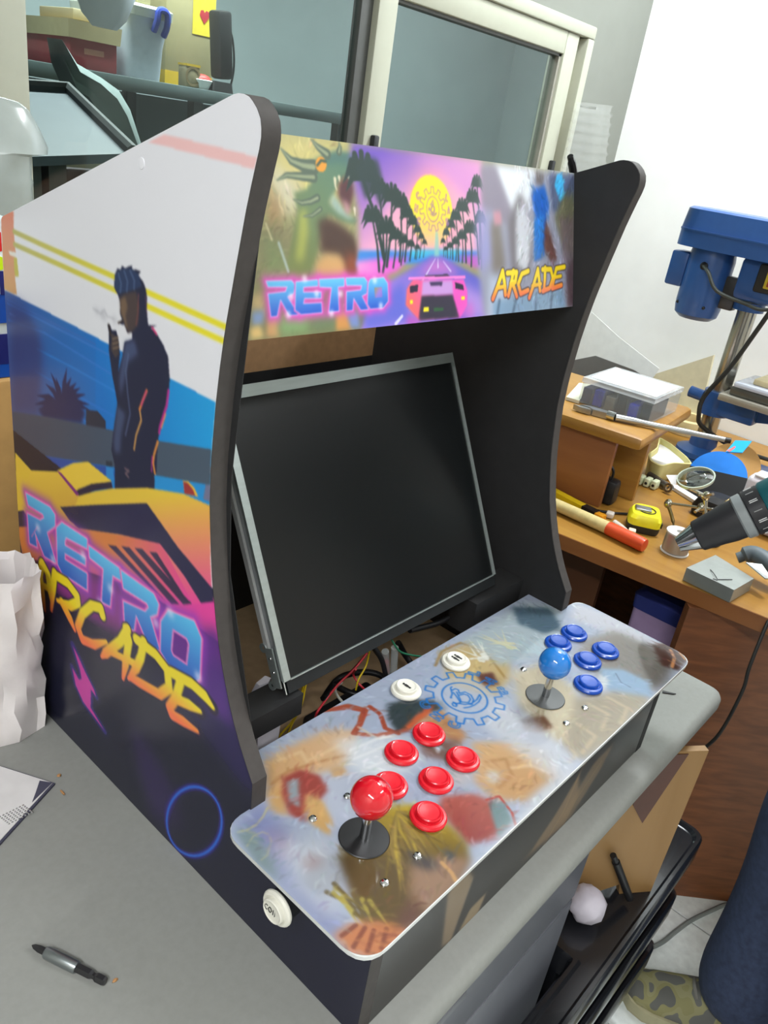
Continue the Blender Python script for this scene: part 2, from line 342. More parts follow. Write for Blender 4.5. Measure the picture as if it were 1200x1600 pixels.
# white bin with blue handles
ba, bb = (1.3651,2.1500,0.6880), (1.5387,2.1500,0.6914); bx0, bx1 = ba[0], bb[0]; bt = (1.4412,2.1500,0.8854)[2]
bn = thing('storage_bin', 'white translucent plastic bin with lid and blue handles on the far shelf', 'bin', ((bx0 + bx1) / 2, SY + 0.2, SZ))
w_ = (bx1 - bx0) / 2; h_ = bt - SZ
def rrect(hx, hy, r, z, n=5): return [(x, y, z) for x, y in round_poly([(-hx, -hy), (hx, -hy), (hx, hy), (-hx, hy)], r, n)]
MB().loft([rrect(w_ * 0.86, 0.15, 0.03, 0.001), rrect(w_ * 0.90, 0.16, 0.03, h_ * 0.5), rrect(w_ * 0.98, 0.18, 0.03, h_ - 0.012)]).build('tub', mat('bin_white', (200, 208, 220), 0.35), bn)
MB().loft([rrect(w_ * 1.05, 0.195, 0.03, h_ - 0.014), rrect(w_ * 1.06, 0.2, 0.03, h_ + 0.012), rrect(w_ * 0.98, 0.18, 0.03, h_ + 0.022)]).build('lid', mat('bin_lid', (206, 210, 200), 0.4), bn)
MB().tube([(w_ * 0.15, -0.185, h_ - 0.05), (w_ * 0.15, -0.205, h_ - 0.02), (w_ * 0.2, -0.21, h_ + 0.012), (w_ * 0.55, -0.21, h_ + 0.008), (w_ * 0.6, -0.205, h_ - 0.03), (w_ * 0.6, -0.185, h_ - 0.06)], 0.011, 8, 4).build('handle', mat('bin_blue', (54, 74, 170), 0.4), bn)
def carton(name, label, p, q, y, dep, m, strip=None, group=None, lidm=None):
    x0, x1 = sorted((p[0], q[0])); z0, z1 = sorted((p[2], q[2])); t = thing(name, label, 'box', ((x0 + x1) / 2, y + dep / 2, z0), group=group); hx = (x1 - x0) / 2; H = z1 - z0
    MB().bx(-hx, hx, -dep / 2, dep / 2, 0.0005, H, 0.004).build('box_body', m, t)
    if lidm: MB().loft([rrect(hx + 0.008, dep / 2 + 0.01, 0.004, H - 0.02, 2), rrect(hx + 0.012, dep / 2 + 0.014, 0.004, H + 0.03, 2)]).build('flap', lidm, t)
    if strip: MB().bx(-hx - 0.001, hx + 0.001, -dep / 2 - 0.0015, dep / 2 + 0.001, H * strip[0], H * strip[1]).build('tape', mat(strip[2], strip[3], 0.35), t)
    return t, hx, H
M_card = mat('cardboard', (172, 160, 120), 0.8, var=0.06); M_card2 = mat('cardboard_dark', (150, 138, 108), 0.8, var=0.06)
q0 = (1.1612,2.1500,0.6785); q1 = (1.3287,2.1500,0.7884)
tr, hx, H = carton('red_box', 'red cardboard box with an open kraft lid, left of the white bin', (q0[0], 0, SZ), ((1.3287,2.1500,0.6983)[0], 0, q1[2]), SY + 0.02, 0.3, mat('red_card', (150, 62, 66), 0.7), lidm=mat('kraft_lid', (188, 172, 132), 0.8))
MB().bx(-0.035, 0.035, -0.1515, -0.15, H * 0.42, H * 0.58).build('label_plate', mat('box_label', (190, 130, 110), 0.6), tr)
carton('cardboard_box', 'small kraft carton sitting on top of the red box', ((1.1963,2.1500,0.7705)[0], 0, q1[2] + 0.034), ((1.3099,2.1500,0.7890)[0], 0, (1.2872,2.1500,0.8540)[2]), SY + 0.06, 0.22, M_card2)
ctx = (1.5975,2.2500,0.7498)[0], (1.8083,2.2500,0.7803)[0]
tc, hx, H = carton('cardboard_box', 'tall kraft carton with a yellow sticker at the right end of the far shelf', (ctx[0], 0, SZ), (ctx[1], 0, SZ + 0.60), 2.29, 0.30, M_card, (0.0, 0.075, 'yellow_tape', (206, 170, 52)))
st_ = (1.7616,2.2900,0.9287); MB().bx(st_[0] - tc.location.x - 0.05, st_[0] - tc.location.x + 0.05, -0.152, -0.15, st_[2] - SZ - 0.065, st_[2] - SZ + 0.065).build('sticker', mat('yellow_sticker', (222, 200, 60), 0.5), tc)
MB().prism([(st_[0] - tc.location.x + x * 0.022, -0.1535, st_[2] - SZ + z * 0.022) for x, z in ((0, -1.2), (1, 0), (.8, .7), (.3, .8), (0, .4), (-.3, .8), (-.8, .7), (-1, 0))], (0, 0.001, 0)).build('heart_mark', mat('sticker_red', (180, 50, 60), 0.5), tc)
sm, hx2, H2 = carton('cardboard_box', 'little kraft box leaning against the tall carton on the far shelf', ((1.5986,2.1500,0.6849)[0], 0, SZ), ((1.6569,2.1500,0.6924)[0], 0, (1.6146,2.1500,0.7586)[2]), SY + 0.01, 0.05, M_card2, (0.9, 1.0, 'yellow_tape', (206, 170, 52)))
MB().lathe([(0.024, 0), (0.032, 0), (0.032, 0.001), (0.024, 0.001)], (0, -0.0255, H2 * 0.48), (0, -1, 0), 20, False, False).build('ring_print', mat('ring_ink', (130, 112, 80), 0.7), sm)
carton('cardboard_box', 'wide kraft carton lying on the lid of the white bin', ((1.4241,2.1500,0.8823)[0], 0, bt + 0.026), ((1.6340,2.1500,0.9201)[0] - 0.16, 0, bt + 0.23), SY + 0.05, 0.12, M_card)
b_ = (1.2130,2.1000,0.8457); t = thing('plastic_bag', 'white plastic bag hanging above the red box behind the window', 'bag', (b_[0] - 0.0, SY - 0.10, b_[2]))
MB().loft([[(0.11 * s * math.cos(a) + 0.012 * math.sin(3 * a), 0.05 * s * math.sin(a), z + 0.06) for a in [2 * math.pi * k / 18 for k in range(18)]] for z, s in ((-0.10, 0.35), (-0.07, 0.7), (0.0, 1.0), (0.12, 0.95), (0.25, 0.75), (0.34, 0.2))]).build('bag_body', mat('bag_white', (206, 210, 218), 0.4, bump=0.6, scale=12), t)
MB().tube([(0, 0, 0.34), (0.01, 0.03, 0.6), (0.0, 0.06, ZC - b_[2])], 0.006, 6).build('hanging_cord', mat('bag_cord', (180, 180, 180), 0.6), t)
# round red and white thing, black speaker
q = (1.6992,2.1500,0.7020); t = thing('punnet', 'small white bowl with red contents at the shelf end', 'bowl', (q[0] - 0.02, SY + 0.035, SZ))
MB().lathe([(0.03, 0.0005), (0.045, 0.03), (0.043, 0.032), (0.02, 0.01)], n=20).build('bowl', M_wall, t); MB().ball((0, 0, 0.034), 0.038, (1, 1, 0.45), 16, 8).build('contents', mat('red_stuff', (176, 60, 56), 0.5), t)
q = (1.7227,2.1000,0.6942); qt = (1.7269,2.1000,0.8390); t = thing('desk_speaker', 'black upright speaker on a stand at the end of the far shelf', 'speaker', (q[0] + 0.03, SY + 0.035, SZ))
MB().loft([rrect(0.05, 0.045, 0.012, 0.0005), rrect(0.045, 0.04, 0.012, 0.035)]).build('foot', M_black0 := mat('speaker_black', (24, 25, 27), 0.6), t); MB().box((0.012, 0, 0.155), (0.06, 0.07, 0.22), roty(math.radians(-6)), 0.012).build('cabinet', M_black0, t); MB().tube([(0.03, 0.03, 0.22), (0.08, 0.03, 0.2), (0.10, 0.03, 0.1), (0.10, 0.05, 0.001)], 0.004, 6).build('cable', M_black0, t)
# slanted drawing board and draped chair close behind the pane
t = thing('drawing_board', 'large blue-grey slanted board with a dark edge seen low through the left pane', 'board', ((0.6519,1.3000,0.5459)[0], 1.3, ZF))
pa, pb, pc, pd = (0.6776,1.5000,0.6129), (0.7770,1.5000,0.6199), (0.7358,1.1500,0.5179), (0.4873,1.1200,0.4882)
nb = (Vector(pb) - Vector(pa)).cross(Vector(pd) - Vector(pa)).normalized(); ex = (Vector(pa) - Vector(pb)) * 2.5; pa2 = Vector(pa) + ex; pd2 = Vector(pd) + ex
MB().prism([pa2, pb, pc, pd2], nb * 0.02).build('board', mat('board_blue_grey', (74, 84, 93), 0.5, var=0.10, scale=7), t, t)
MB().tube([Vector(pa2) + Vector((0, 0, 0.006)), Vector(pb) + Vector((0.01, 0, 0.006)), Vector(pc) + Vector((0.012, 0, 0.004))], 0.016, 8, smooth=False).build('edge_rail', mat('board_edge', (62, 66, 66), 0.6), t, t)
for x_, y_ in ((pb[0] - 0.1, 1.45), (pc[0] - 0.15, 1.2), (pa2.x + 0.1, 1.45), (pa2.x + 0.1, 1.2)): MB().bx(x_ - 0.02, x_ + 0.02, y_ - 0.02, y_ + 0.02, ZF, min(pb[2], pc[2]) - 0.02).build('leg', mat('board_edge', (62, 66, 66), 0.6), t, t)
t = thing('draped_chair', 'chair back draped with a grey cloth behind the slanted board', 'chair', ((1.0170,1.7000,0.5722)[0], 1.75, ZF))
cx = [(0.8672,1.7000,0.7378), (0.9084,1.7000,0.6877), (0.9788,1.7000,0.6638), (1.0333,1.7000,0.6391), (1.0697,1.7000,0.5945), (1.1081,1.7000,0.5051), (1.1138,1.7000,0.3722)]
lo = [(0.8775,1.7000,0.6802), (0.9066,1.7000,0.6232), (0.9399,1.7000,0.6117), (0.9775,1.7000,0.5680), (0.9968,1.7000,0.5373), (1.0368,1.7000,0.4734), (1.0364,1.7000,0.3327)]
rings = []
for a, b in zip(cx, lo):
    A = Vector(a); B = Vector(b); rings.append([A + Vector((0, 0.05, 0)), A + Vector((0.015, 0, 0)), A * .7 + B * .3 + Vector((0, -0.045, 0.0)), A * .35 + B * .65 + Vector((0, -0.02, 0)), B + Vector((0, -0.03, 0)), B + Vector((0, 0.05, 0))])
MB().loft(rings).build('cloth', mat('grey_cloth', (124, 136, 134), 0.9, var=0.15, scale=14), t, t, 60)
MB().bx(t.location.x - 0.1, t.location.x + 0.5, 1.76, 1.79, ZF, 0.42, 0.01).build('chair_frame', M_dk, t, t)
t = tag(MB().bx(-1.9, 0.56, 3.1, 3.39, ZF, 1.6, 0.005).build('dark_cabinet', M_dk), 'dark brown cupboard at the far left of the back room', 'cupboard')
tag(MB().bx(0.85, 1.2, 1.98, 2.0, 0.40, 0.58, 0.002).bx(0.98, 1.02, 1.985, 2.005, ZF, 0.5).build('cream_board', mat('cream_card', (196, 190, 160), 0.7)), 'cream board standing low behind the slanted board', 'board')

# ================================================================== ARCADE CABINET
W, T = 0.52, 0.0151
BY, FY = 0.171, -0.3601           # back and front of the side panels
H1 = 0.529
FRONT = [(-0.2169, 0.1275), (-0.2168, 0.1345), (-0.2157, 0.1586), (-0.2054, 0.1736), (-0.197, 0.1862), (-0.187, 0.2042), (-0.1794, 0.2197), (-0.17, 0.2433), (-0.1625, 0.2657), (-0.1565, 0.2891), (-0.1514, 0.3122), (-0.1494, 0.3225), (-0.1466, 0.3418), (-0.1441, 0.3613), (-0.142, 0.3805), (-0.1412, 0.4061), (-0.1412, 0.419), (-0.1417, 0.4314), (-0.1429, 0.4599), (-0.1451, 0.4854), (-0.1475, 0.5056), (-0.1495, 0.5194), (-0.1558, 0.5559), (-0.1621, 0.5904), (-0.1652, 0.6042), (-0.1682, 0.6167), (-0.1705, 0.6258), (-0.1715, 0.6324), (-0.1711, 0.6374), (-0.1697, 0.6424), (-0.1662, 0.6471), (-0.1621, 0.6505), (-0.1584, 0.6528), (-0.1535, 0.6539)]
TOP = [(-0.1486, 0.6538), (-0.1441, 0.6529), (BY - 0.004, H1 + 0.002), (BY, H1 - 0.003)]
M_edge = mat('dark_mdf_edge', (66, 62, 60), 0.75, var=0.10, scale=120, bump=0.15)
M_inner = mat('black_stained_mdf', (34, 34, 35), 0.62, var=0.12, scale=60)
M_brown = mat('brown_hardboard', (178, 138, 98), 0.7, var=0.10, scale=90)
M_base = mat('pale_mdf_floor', (178, 150, 116), 0.7, var=0.08, scale=70)

cab = thing('arcade_cabinet', 'tabletop two-player arcade cabinet covered in retro artwork, standing on the grey table', 'arcade machine', (0.26, -0.09, 0.0))
def side_outline():
    return [(FY, 0.0), (FY, 0.1275)] + FRONT[0:] + TOP + [(BY, 0.0)]
for nm, x0, lb in (('side_panel', 0.0, 'side panel with printed artwork'), ('side_panel', W - T, 'side panel, black inside')):
    prof = side_outline()
    pan = MB().prism([(x0, y, z) for y, z in prof], (T, 0, 0)).build(nm, M_edge if x0 == 0 else M_inner, cab, cab, 30, label=lb)
    if x0 == 0: side_obj = pan
    else: side_obj_r = pan
# inner lining of the left panel is the same black
MB().prism([(T, y, z) for y, z in [(-0.20, 0.17), (-0.152, 0.32), (-0.146, 0.40), (-0.16, 0.60), (-0.13, 0.64), (BY - 0.02, H1 - 0.01), (BY - 0.02, 0.015), (-0.20, 0.015)]], (0.0006, 0, 0)).build('inner_lining', M_inner, cab, cab)
# right panel's front edge strip a shade lighter where the board is cut
MB().prism([(W - T + 0.0006, y - 0.0006, z) for y, z in FRONT[1:]] + [(W - T + 0.0006, y + 0.0004, z) for y, z in reversed(FRONT[1:])], (T - 0.0008, 0, 0)).build('cut_edge', M_edge, side_obj_r, cab, 30)
MB().bx(T, W - T, FY + 0.016, BY - 0.001, 0.001, 0.013).build('base_board', M_base, cab, cab)
MB().bx(T, W - T, BY - 0.014, BY - 0.002, 0.36, 0.525).build('back_board', M_brown, cab, cab); MB().bx(T, W - T, BY - 0.014, BY - 0.002, 0.013, 0.36).build('dark_back_fill', M_inner, cab, cab)  # black lower board added to stand in for the dark, open back
# ------------------------------------------------------------------ side artwork
sideC = Canvas(-365, 175, -2, 660, 0.62, (222, 222, 228))
def SL(p, *a, **k): sideC.poly(p, *a, **k)
# pale band and stripes over the white sky
SL([(-56.4,616.7),(-73.9,623.4),(-124.2,622.7),(-169.5,621.4),(-167.3,614.7),(-124.8,615.4)], (232, 188, 188))
SL([(169.0,533.1),(144.7,539.3),(146.6,523.1),(145.2,505.1),(158.5,503.6),(156.5,500.2),(143.4,500.6),(141.6,485.0),(148.9,483.4),(147.2,467.4),(171.8,467.0)], (206, 160, 98), col2=(214, 132, 104), d=([(163.4,464.3),(154.8,532.3)]))
SL([(158.5,503.6),(145.3,504.6),(145.7,500.7),(156.5,500.2)], (226, 222, 214))
SL([(149.4,499.4),(143.4,500.6),(141.6,485.0),(148.9,483.4)], (190, 180, 70))
for q in ([(146.7,522.1),(93.2,520.5),(-14.0,518.1),(-59.9,516.6),(-148.8,514.6)], [(146.8,511.3),(72.8,510.2),(-12.1,508.5),(-60.2,506.4),(-147.6,504.8)]):
    sideC.line(q, 4.4, (178, 172, 92), col2=(226, 214, 52), d=(q[0], q[-2]), soft=0.6)
# blue sea of stripes
blu = [(171.9,466.4),(108.8,465.8),(44.4,464.9),(-9.1,463.9),(-66.5,461.4),(-106.9,460.9),(-143.0,459.9),(-141.2,419.0),(-142.8,379.5),(-33.0,326.8),(184.0,233.3)]
SL(blu, (72, 86, 140), col2=(26, 112, 196), d=([(173.2,376.3),(-13.5,412.0)]))
SL([(14.6,464.2),(-66.5,461.4),(-143.0,459.9),(-141.2,419.0),(-142.8,379.5),(18.5,304.7)], (26, 112, 196), col2=(38, 152, 216), d=([(6.0,405.5),(-138.5,443.6)]))
for q, c in (([(167.1,455.3),(109.8,455.5),(-19.2,455.3)], (70, 120, 200)), ([(166.6,458.9),(76.2,458.4),(14.8,458.4)], (66, 104, 176)), ([(166.5,440.1),(99.2,445.7),(-13.6,440.1)], (60, 120, 205)), ([(114.6,427.2),(56.6,428.1),(-15.5,427.8)], (50, 130, 215)), ([(119.0,405.1),(57.8,404.8),(-11.5,405.8)], (44, 118, 210)), ([(104.1,385.4),(47.9,385.8),(-13.4,387.3)], (40, 112, 205)), ([(69.9,384.4),(-3.6,388.4)], (52, 130, 216)), ([(163.1,446.8),(153.2,446.9)], (110, 140, 205))):
    sideC.line(q, 1.5, c, 0.8)
# shaded palm growth on the left
SL([(162.9,458.6),(132.5,460.1),(108.5,443.3),(103.5,421.5),(115.0,369.5),(118.2,360.9),(170.2,347.3)], (62, 66, 112), 0.85, blur=6)
def frond(b, tip, wd, col): sideC.line([b, ((b[0] * .5 + tip[0] * .5), (b[1] * .5 + tip[1] * .5) + wd * .7), tip], [wd, wd * .9, .4], col)
root = [(72.2,383.7)][0]
for tp in [(62.1,424.8),(81.6,410.3),(100.7,398.6),(118.7,382.0),(46.6,416.4),(32.2,410.6),(26.3,403.4),(26.4,398.8),(115.0,369.5),(90.5,412.4),(123.2,371.8),(40.4,413.7),(55.0,418.4)]:
    frond(root, tp, 7.0, (38, 42, 84))
SL([(117.5,368.7),(86.4,389.8),(47.3,400.6),(32.8,393.8),(39.6,381.5),(105.9,363.1)], (40, 44, 86), blur=2)
SL([(31.6,397.0),(13.1,402.0),(0.2,397.3),(0.3,389.3),(32.1,382.9)], (50, 50, 66))
# railing
rail = [(170.0,349.4),(93.7,369.1),(-13.4,393.5),(-76.9,407.3),(-140.8,423.9),(-141.6,394.7),(-72.8,376.4),(-13.3,360.6),(121.6,322.0),(171.3,304.9)]
SL(rail, (66, 74, 96), col2=(74, 88, 104), d=([(159.3,328.4),(-133.4,412.1)]))
SL([(0.7,361.2),(-9.3,364.4),(-10.2,350.6),(-0.1,348.4)], (48, 56, 70)); SL([(6.9,354.1),(0.8,356.4),(0.9,346.2),(7.1,345.6)], (44, 118, 190))
SL([(171.3,304.9),(121.7,321.3),(-11.3,359.3),(-13.2,351.8),(17.8,333.3),(85.9,312.6),(139.0,298.5)], (44, 78, 160)); SL([(0.8,356.4),(-11.3,359.9),(-13.1,318.3),(-0.7,312.9)], (46, 130, 200))
SL([(-70.1,375.9),(-142.3,396.1),(-143.3,374.4),(-70.3,342.9)], (42, 140, 206))
SL([(-136.3,394.1),(-142.3,396.1),(-142.6,382.6),(-134.1,381.2)], (112, 112, 140))
# the standing figure: a dark silhouette with rim light
fig = [(-14.0,519.5),(-17.5,525.3),(-21.6,525.0),(-24.2,528.8),(-28.0,527.5),(-33.1,530.1),(-37.6,531.6),(-37.0,528.7),(-42.6,529.6),(-48.7,529.4),(-45.4,526.5),(-52.1,522.8),(-55.5,518.6),(-57.3,511.7),(-57.0,502.5),(-59.2,493.0),(-70.4,495.5),(-62.3,491.6),(-69.7,490.0),(-78.4,483.7),(-85.1,476.7),(-88.0,459.8),(-86.5,445.8),(-82.4,425.8),(-75.6,411.3),(-73.9,393.1),(-73.8,379.9),(-71.0,375.2),(-71.7,364.6),(-13.2,340.3),(-13.3,362.6),(-8.1,374.3),(-10.1,388.4),(-17.3,418.3),(-14.8,426.9),(-9.9,439.7),(-5.0,459.3),(-5.2,473.1),(-3.1,479.3),(-6.5,480.5),(-9.5,476.2),(-15.6,477.8),(-18.6,473.2),(-19.9,468.5),(-21.1,460.3),(-18.6,445.1),(-24.4,459.6),(-27.4,471.9),(-38.2,477.1),(-37.6,482.2),(-31.8,480.0),(-27.0,484.8),(-19.9,484.3),(-21.7,486.7),(-24.0,488.6),(-21.1,492.1),(-21.6,497.2),(-20.5,503.0),(-17.5,506.2),(-12.8,510.3)]
SL(fig, (38, 40, 64))
SL([(-20.5,504.0),(-28.6,509.3),(-42.9,514.1),(-47.3,503.3),(-46.1,490.3),(-38.2,482.7),(-31.8,480.0),(-28.2,485.4),(-25.2,489.6),(-21.6,492.3),(-22.2,497.3)], (74, 62, 62), blur=1)
SL([(-21.6,503.3),(-28.6,506.9),(-31.6,499.6),(-28.7,492.4),(-31.7,483.3),(-28.8,483.9),(-25.8,489.7),(-22.2,493.1)], (122, 98, 76), 0.8, blur=1)
SL([(-14.0,519.5),(-22.8,526.1),(-37.0,529.0),(-45.4,527.0),(-50.5,519.7),(-42.8,515.6),(-25.7,509.1),(-18.7,506.8),(-13.9,510.6)], (44, 58, 92))
for q in ([(-18.7,522.1),(-22.8,515.1),(-21.6,508.4)], [(-26.8,525.4),(-31.4,518.6),(-30.4,511.1)], [(-34.8,527.3),(-40.5,521.2),(-40.0,515.1)]): sideC.line(q, 2.0, (78, 98, 136), 0.7)
SL([(-28.8,472.3),(-41.1,477.2),(-46.5,467.5),(-31.9,456.6),(-28.4,441.7),(-21.7,425.5),(-19.8,439.1),(-23.5,454.2)], (74, 86, 122), 0.8, blur=2)
sideC.line([(-33.1,463.7),(-29.6,449.0),(-32.1,432.4),(-35.9,415.8),(-29.3,395.2)], 2.0, (92, 108, 146), 0.6)
SL([(-17.3,416.9),(-29.2,413.5),(-23.0,393.0),(-21.7,377.4),(-13.3,373.3),(-11.4,383.2)], (72, 84, 118), 0.8, blur=2)
SL([(-9.2,474.1),(-18.6,472.6),(-19.2,459.8),(-14.9,455.2),(-8.1,460.2)], (70, 60, 62))
for q in ([(-10.7,469.4),(-18.6,473.2)], [(-10.7,465.7),(-19.2,469.4)], [(-11.3,462.1),(-19.8,465.8)]): sideC.line(q, 1.3, (140, 116, 92), 0.8)
sideC.line([(-5.2,479.2),(-7.6,472.0)], 2.4, (56, 44, 40)); sideC.line([(-18.7,484.3),(-25.2,487.6)], 1.6, (56, 44, 40))
for q, c, w_ in (([(-58.6,442.4),(-53.6,433.0),(-49.1,423.7)], (238, 140, 70), 2.4), ([(-58.0,441.5),(-51.3,428.0)], (216, 60, 130), 1.4), ([(-49.7,422.1),(-51.6,415.7),(-44.7,400.7),(-41.8,387.1)], (232, 170, 90), 1.8), ([(-86.8,451.2),(-85.1,439.0),(-77.0,419.1),(-76.1,413.5)], (190, 50, 140), 2.6), ([(-83.8,431.8),(-78.7,418.7)], (240, 150, 80), 1.4), ([(-74.6,406.0),(-69.9,393.4),(-68.9,385.8),(-71.5,377.6)], (236, 150, 66), 2.2), ([(-67.6,390.8),(-66.8,377.6)], (190, 50, 140), 1.4), ([(-64.5,492.4),(-70.0,489.1)], (216, 60, 120), 2.0), ([(-46.2,512.5),(-45.4,498.1),(-43.3,488.9)], (120, 70, 70), 1.4), ([(-55.1,513.0),(-57.1,501.0)], (90, 60, 80), 1.2)): sideC.line(q, w_, c, 0.95)
sideC.line([(-28.8,365.5),(-34.6,365.8),(-29.5,361.1),(-34.0,359.8)], 2.2, (120, 96, 104), 0.8)
for c_, r_ in (([(2.8,485.3)][0], 5), ([(12.2,486.0)][0], 3.5), ([(-13.8,485.4)][0], 3.5)): sideC.disc(c_, r_, r_ * 0.8, (168, 168, 178), 0.5, blur=2)
sideC.line([(17.9,486.6),(6.5,485.3),(0.8,489.8),(-2.8,485.6),(-12.0,485.9)], 1.2, (150, 150, 162), 0.45, soft=2)
SL([(-365, -5), (-365, 300), (180, 330), (180, -5)], (30, 31, 52))
# car: yellow shell fading through orange to magenta
shell = [(169.8,306.4),(137.2,299.4),(84.7,318.5),(50.6,309.2),(46.9,309.0),(18.0,325.6),(-9.8,339.4),(-60.7,360.8),(-109.2,375.5),(-144.1,379.7),(-146.6,335.7),(-151.0,307.3),(-155.9,300.1),(-158.7,279.8),(-166.2,267.9),(-144.2,267.6),(-66.4,263.4),(79.4,222.1),(166.0,185.2),(173.6,217.7)]
SL(shell, (226, 190, 66), col2=(228, 74, 150), d=([(-78.6,360.8),(-117.5,281.8)]))
SL([(137.2,299.4),(84.7,318.5),(46.9,309.0),(64.4,275.8),(127.3,257.8),(157.0,269.1)], (228, 190, 70), col2=(206, 160, 66), d=([(123.5,301.2),(101.6,261.8)]))
SL([(86.2,318.8),(55.6,338.3),(29.7,349.4),(-8.5,345.7),(0.3,341.0),(24.9,329.8),(46.6,316.0),(51.2,312.4)], (232, 196, 70))
SL([(86.2,318.8),(79.1,319.8),(46.0,311.1),(50.7,307.4)], (120, 40, 120))
SL([(46.6,316.0),(24.9,329.8),(-7.8,345.0),(-9.8,339.8),(17.9,326.4),(47.6,308.7)], (46, 38, 62))
SL([(-108.6,386.1),(-115.0,388.3),(-122.7,386.0),(-127.8,381.0),(-122.1,379.0),(-110.9,376.2)], (226, 176, 60)); SL([(-109.2,385.6),(-114.6,386.7),(-121.2,384.0),(-124.7,380.1),(-110.9,376.2)], (156, 56, 56))
SL([(175.0,238.2),(158.5,246.3),(151.7,242.4),(152.3,227.3),(174.3,219.9)], (50, 44, 70))
SL([(175.3,219.5),(76.9,265.8),(-83.1,320.0),(-127.5,284.6),(-155.7,302.4),(-158.5,281.3),(-143.6,275.5),(-97.3,271.1),(-19.8,270.3),(78.1,244.2),(161.6,182.1)], (214, 126, 64), col2=(226, 66, 156), d=([(-13.0,305.7),(-126.3,280.3)]))
SL([(82.2,282.6),(18.3,312.0),(-61.0,347.1),(-83.1,336.9),(-104.0,327.0),(-151.2,311.3),(-153.2,300.7),(-138.0,291.4),(-115.6,304.6),(-80.8,318.5),(-19.8,299.5),(48.3,274.9),(64.5,275.4)], (42, 40, 72))
for q in ([(-1.7,280.5),(-15.0,285.4),(-91.4,267.9),(-78.9,269.8),(-63.0,270.2)], [(-23.2,289.2),(-35.9,293.9),(-109.7,275.1),(-99.2,269.6)], [(-43.7,297.1),(-55.2,301.7),(-126.0,284.3),(-115.4,277.8)], [(-65.9,303.9),(-76.3,308.0),(-117.3,285.8),(-126.0,285.0),(-120.4,282.1)]): SL(q, (56, 40, 72))
SL([(166.6,179.7),(79.1,227.0),(-47.0,253.3),(-149.4,272.6),(-160.4,272.7),(-173.1,251.4),(-129.9,225.1),(-33.9,200.5),(82.8,165.4),(133.3,138.1)], (150, 50, 140), 0.85, blur=8)
# lower ground: violet into deep navy
low = [(177.7,190.1),(134.6,175.9),(117.8,133.1),(58.8,142.4),(-12.4,168.7),(-65.4,178.8),(-113.1,201.4),(-172.6,244.8),(-220.5,155.8),(-216.5,133.5),(-351.0,70.7),(-365.2,-8.3),(200.0,-32.4)]
SL(low, (50, 38, 96), blur=7, col2=(30, 31, 52), d=([(-153.3,258.3),(-87.1,134.2)]))
SL([(-365, -5), (-365, 140), (-195, 150), (-120, 170), (0, 178), (180, 185), (180, -5)], (30, 31, 50), blur=6)
SL([(-141.5,266.1),(-160.7,281.0),(-176.4,232.4),(-186.1,199.7),(-155.3,196.8),(-142.3,215.2)], (86, 40, 132), 0.85, blur=5)
SL([(103.2,149.1),(58.2,154.4),(34.8,125.0),(61.0,92.7),(115.2,76.2)], (46, 44, 62), 0.8, blur=6)
SL([(-40.3,102.2),(-72.9,93.5),(-109.9,73.5),(-126.9,38.5),(-80.8,8.7),(-52.0,53.9)], (62, 40, 104), 0.5, blur=9)
# lettering: RETRO
LR = ([(151.6,268.9),(102.3,274.1),(92.8,269.9),(93.6,256.9),(110.6,242.2),(94.9,214.6),(118.2,211.2),(135.9,230.7),(132.9,215.0),(149.3,212.1),(150.4,246.3),(123.6,250.3),(115.4,256.7),(117.7,259.5),(147.6,256.3)],
      [(91.2,256.6),(80.0,267.2),(34.1,270.1),(34.4,259.5),(72.7,253.7),(75.4,248.7),(75.7,243.9),(37.9,248.3),(38.1,239.8),(76.2,234.6),(76.6,227.8),(35.3,232.3),(36.0,213.5),(83.5,208.8),(91.5,215.2)],
      [(32.0,264.3),(-21.8,265.6),(-23.2,253.9),(-9.2,252.2),(-4.6,216.8),(10.1,214.1),(6.5,251.6),(30.2,252.0)],
      [(-22.5,264.6),(-73.3,266.5),(-81.1,259.9),(-79.0,248.4),(-69.0,240.3),(-84.8,213.3),(-65.2,211.0),(-47.4,230.2),(-44.2,212.0),(-29.0,210.4),(-26.8,234.1),(-61.1,241.7),(-66.2,248.9),(-63.5,251.4),(-26.7,247.7)],
      [(-94.7,261.2),(-130.4,270.2),(-140.9,259.1),(-141.5,218.2),(-137.1,213.7),(-97.1,207.1),(-85.4,213.7),(-84.8,245.0)])
HO = {4: [[(-102.8,245.5),(-121.4,247.4),(-124.5,243.7),(-122.9,222.6),(-104.0,220.7),(-101.4,224.0)]]}
for i, L in enumerate(LR): sideC.line(L, 16, (150, 62, 196), 0.75, close=True, glow=True)
for i, L in enumerate(LR):
    sideC.line(L, 4.6, (226, 96, 176), close=True)
    ys = [q[1] for q in L]; xm = L[0][0]
    SL(L, (92, 190, 236), holes=HO.get(i, []), col2=(44, 92, 190), d=((xm, max(ys)), (xm, min(ys))))
    for h in HO.get(i, []): SL(h, (104, 46, 140)); sideC.line(h, 2.2, (226, 130, 200), close=True)
    sideC.line(L, 1.0, (228, 190, 232), 0.8, close=True)
for q in ([(146.7,256.7),(120.4,258.4),(118.9,255.7)], [(130.7,239.4),(143.8,222.2)], ): sideC.line(q, 1.1, (226, 120, 190))
for c_ in [(129.0,239.0),(41.7,248.8),(-5.5,236.3),(-77.4,238.7),(13.2,211.1),(100.6,216.7),(-97.8,260.8),(-139.1,219.8)]:
    sideC.disc(c_, 4.5, 4.5, (232, 226, 248), 0.75, blur=2.5)
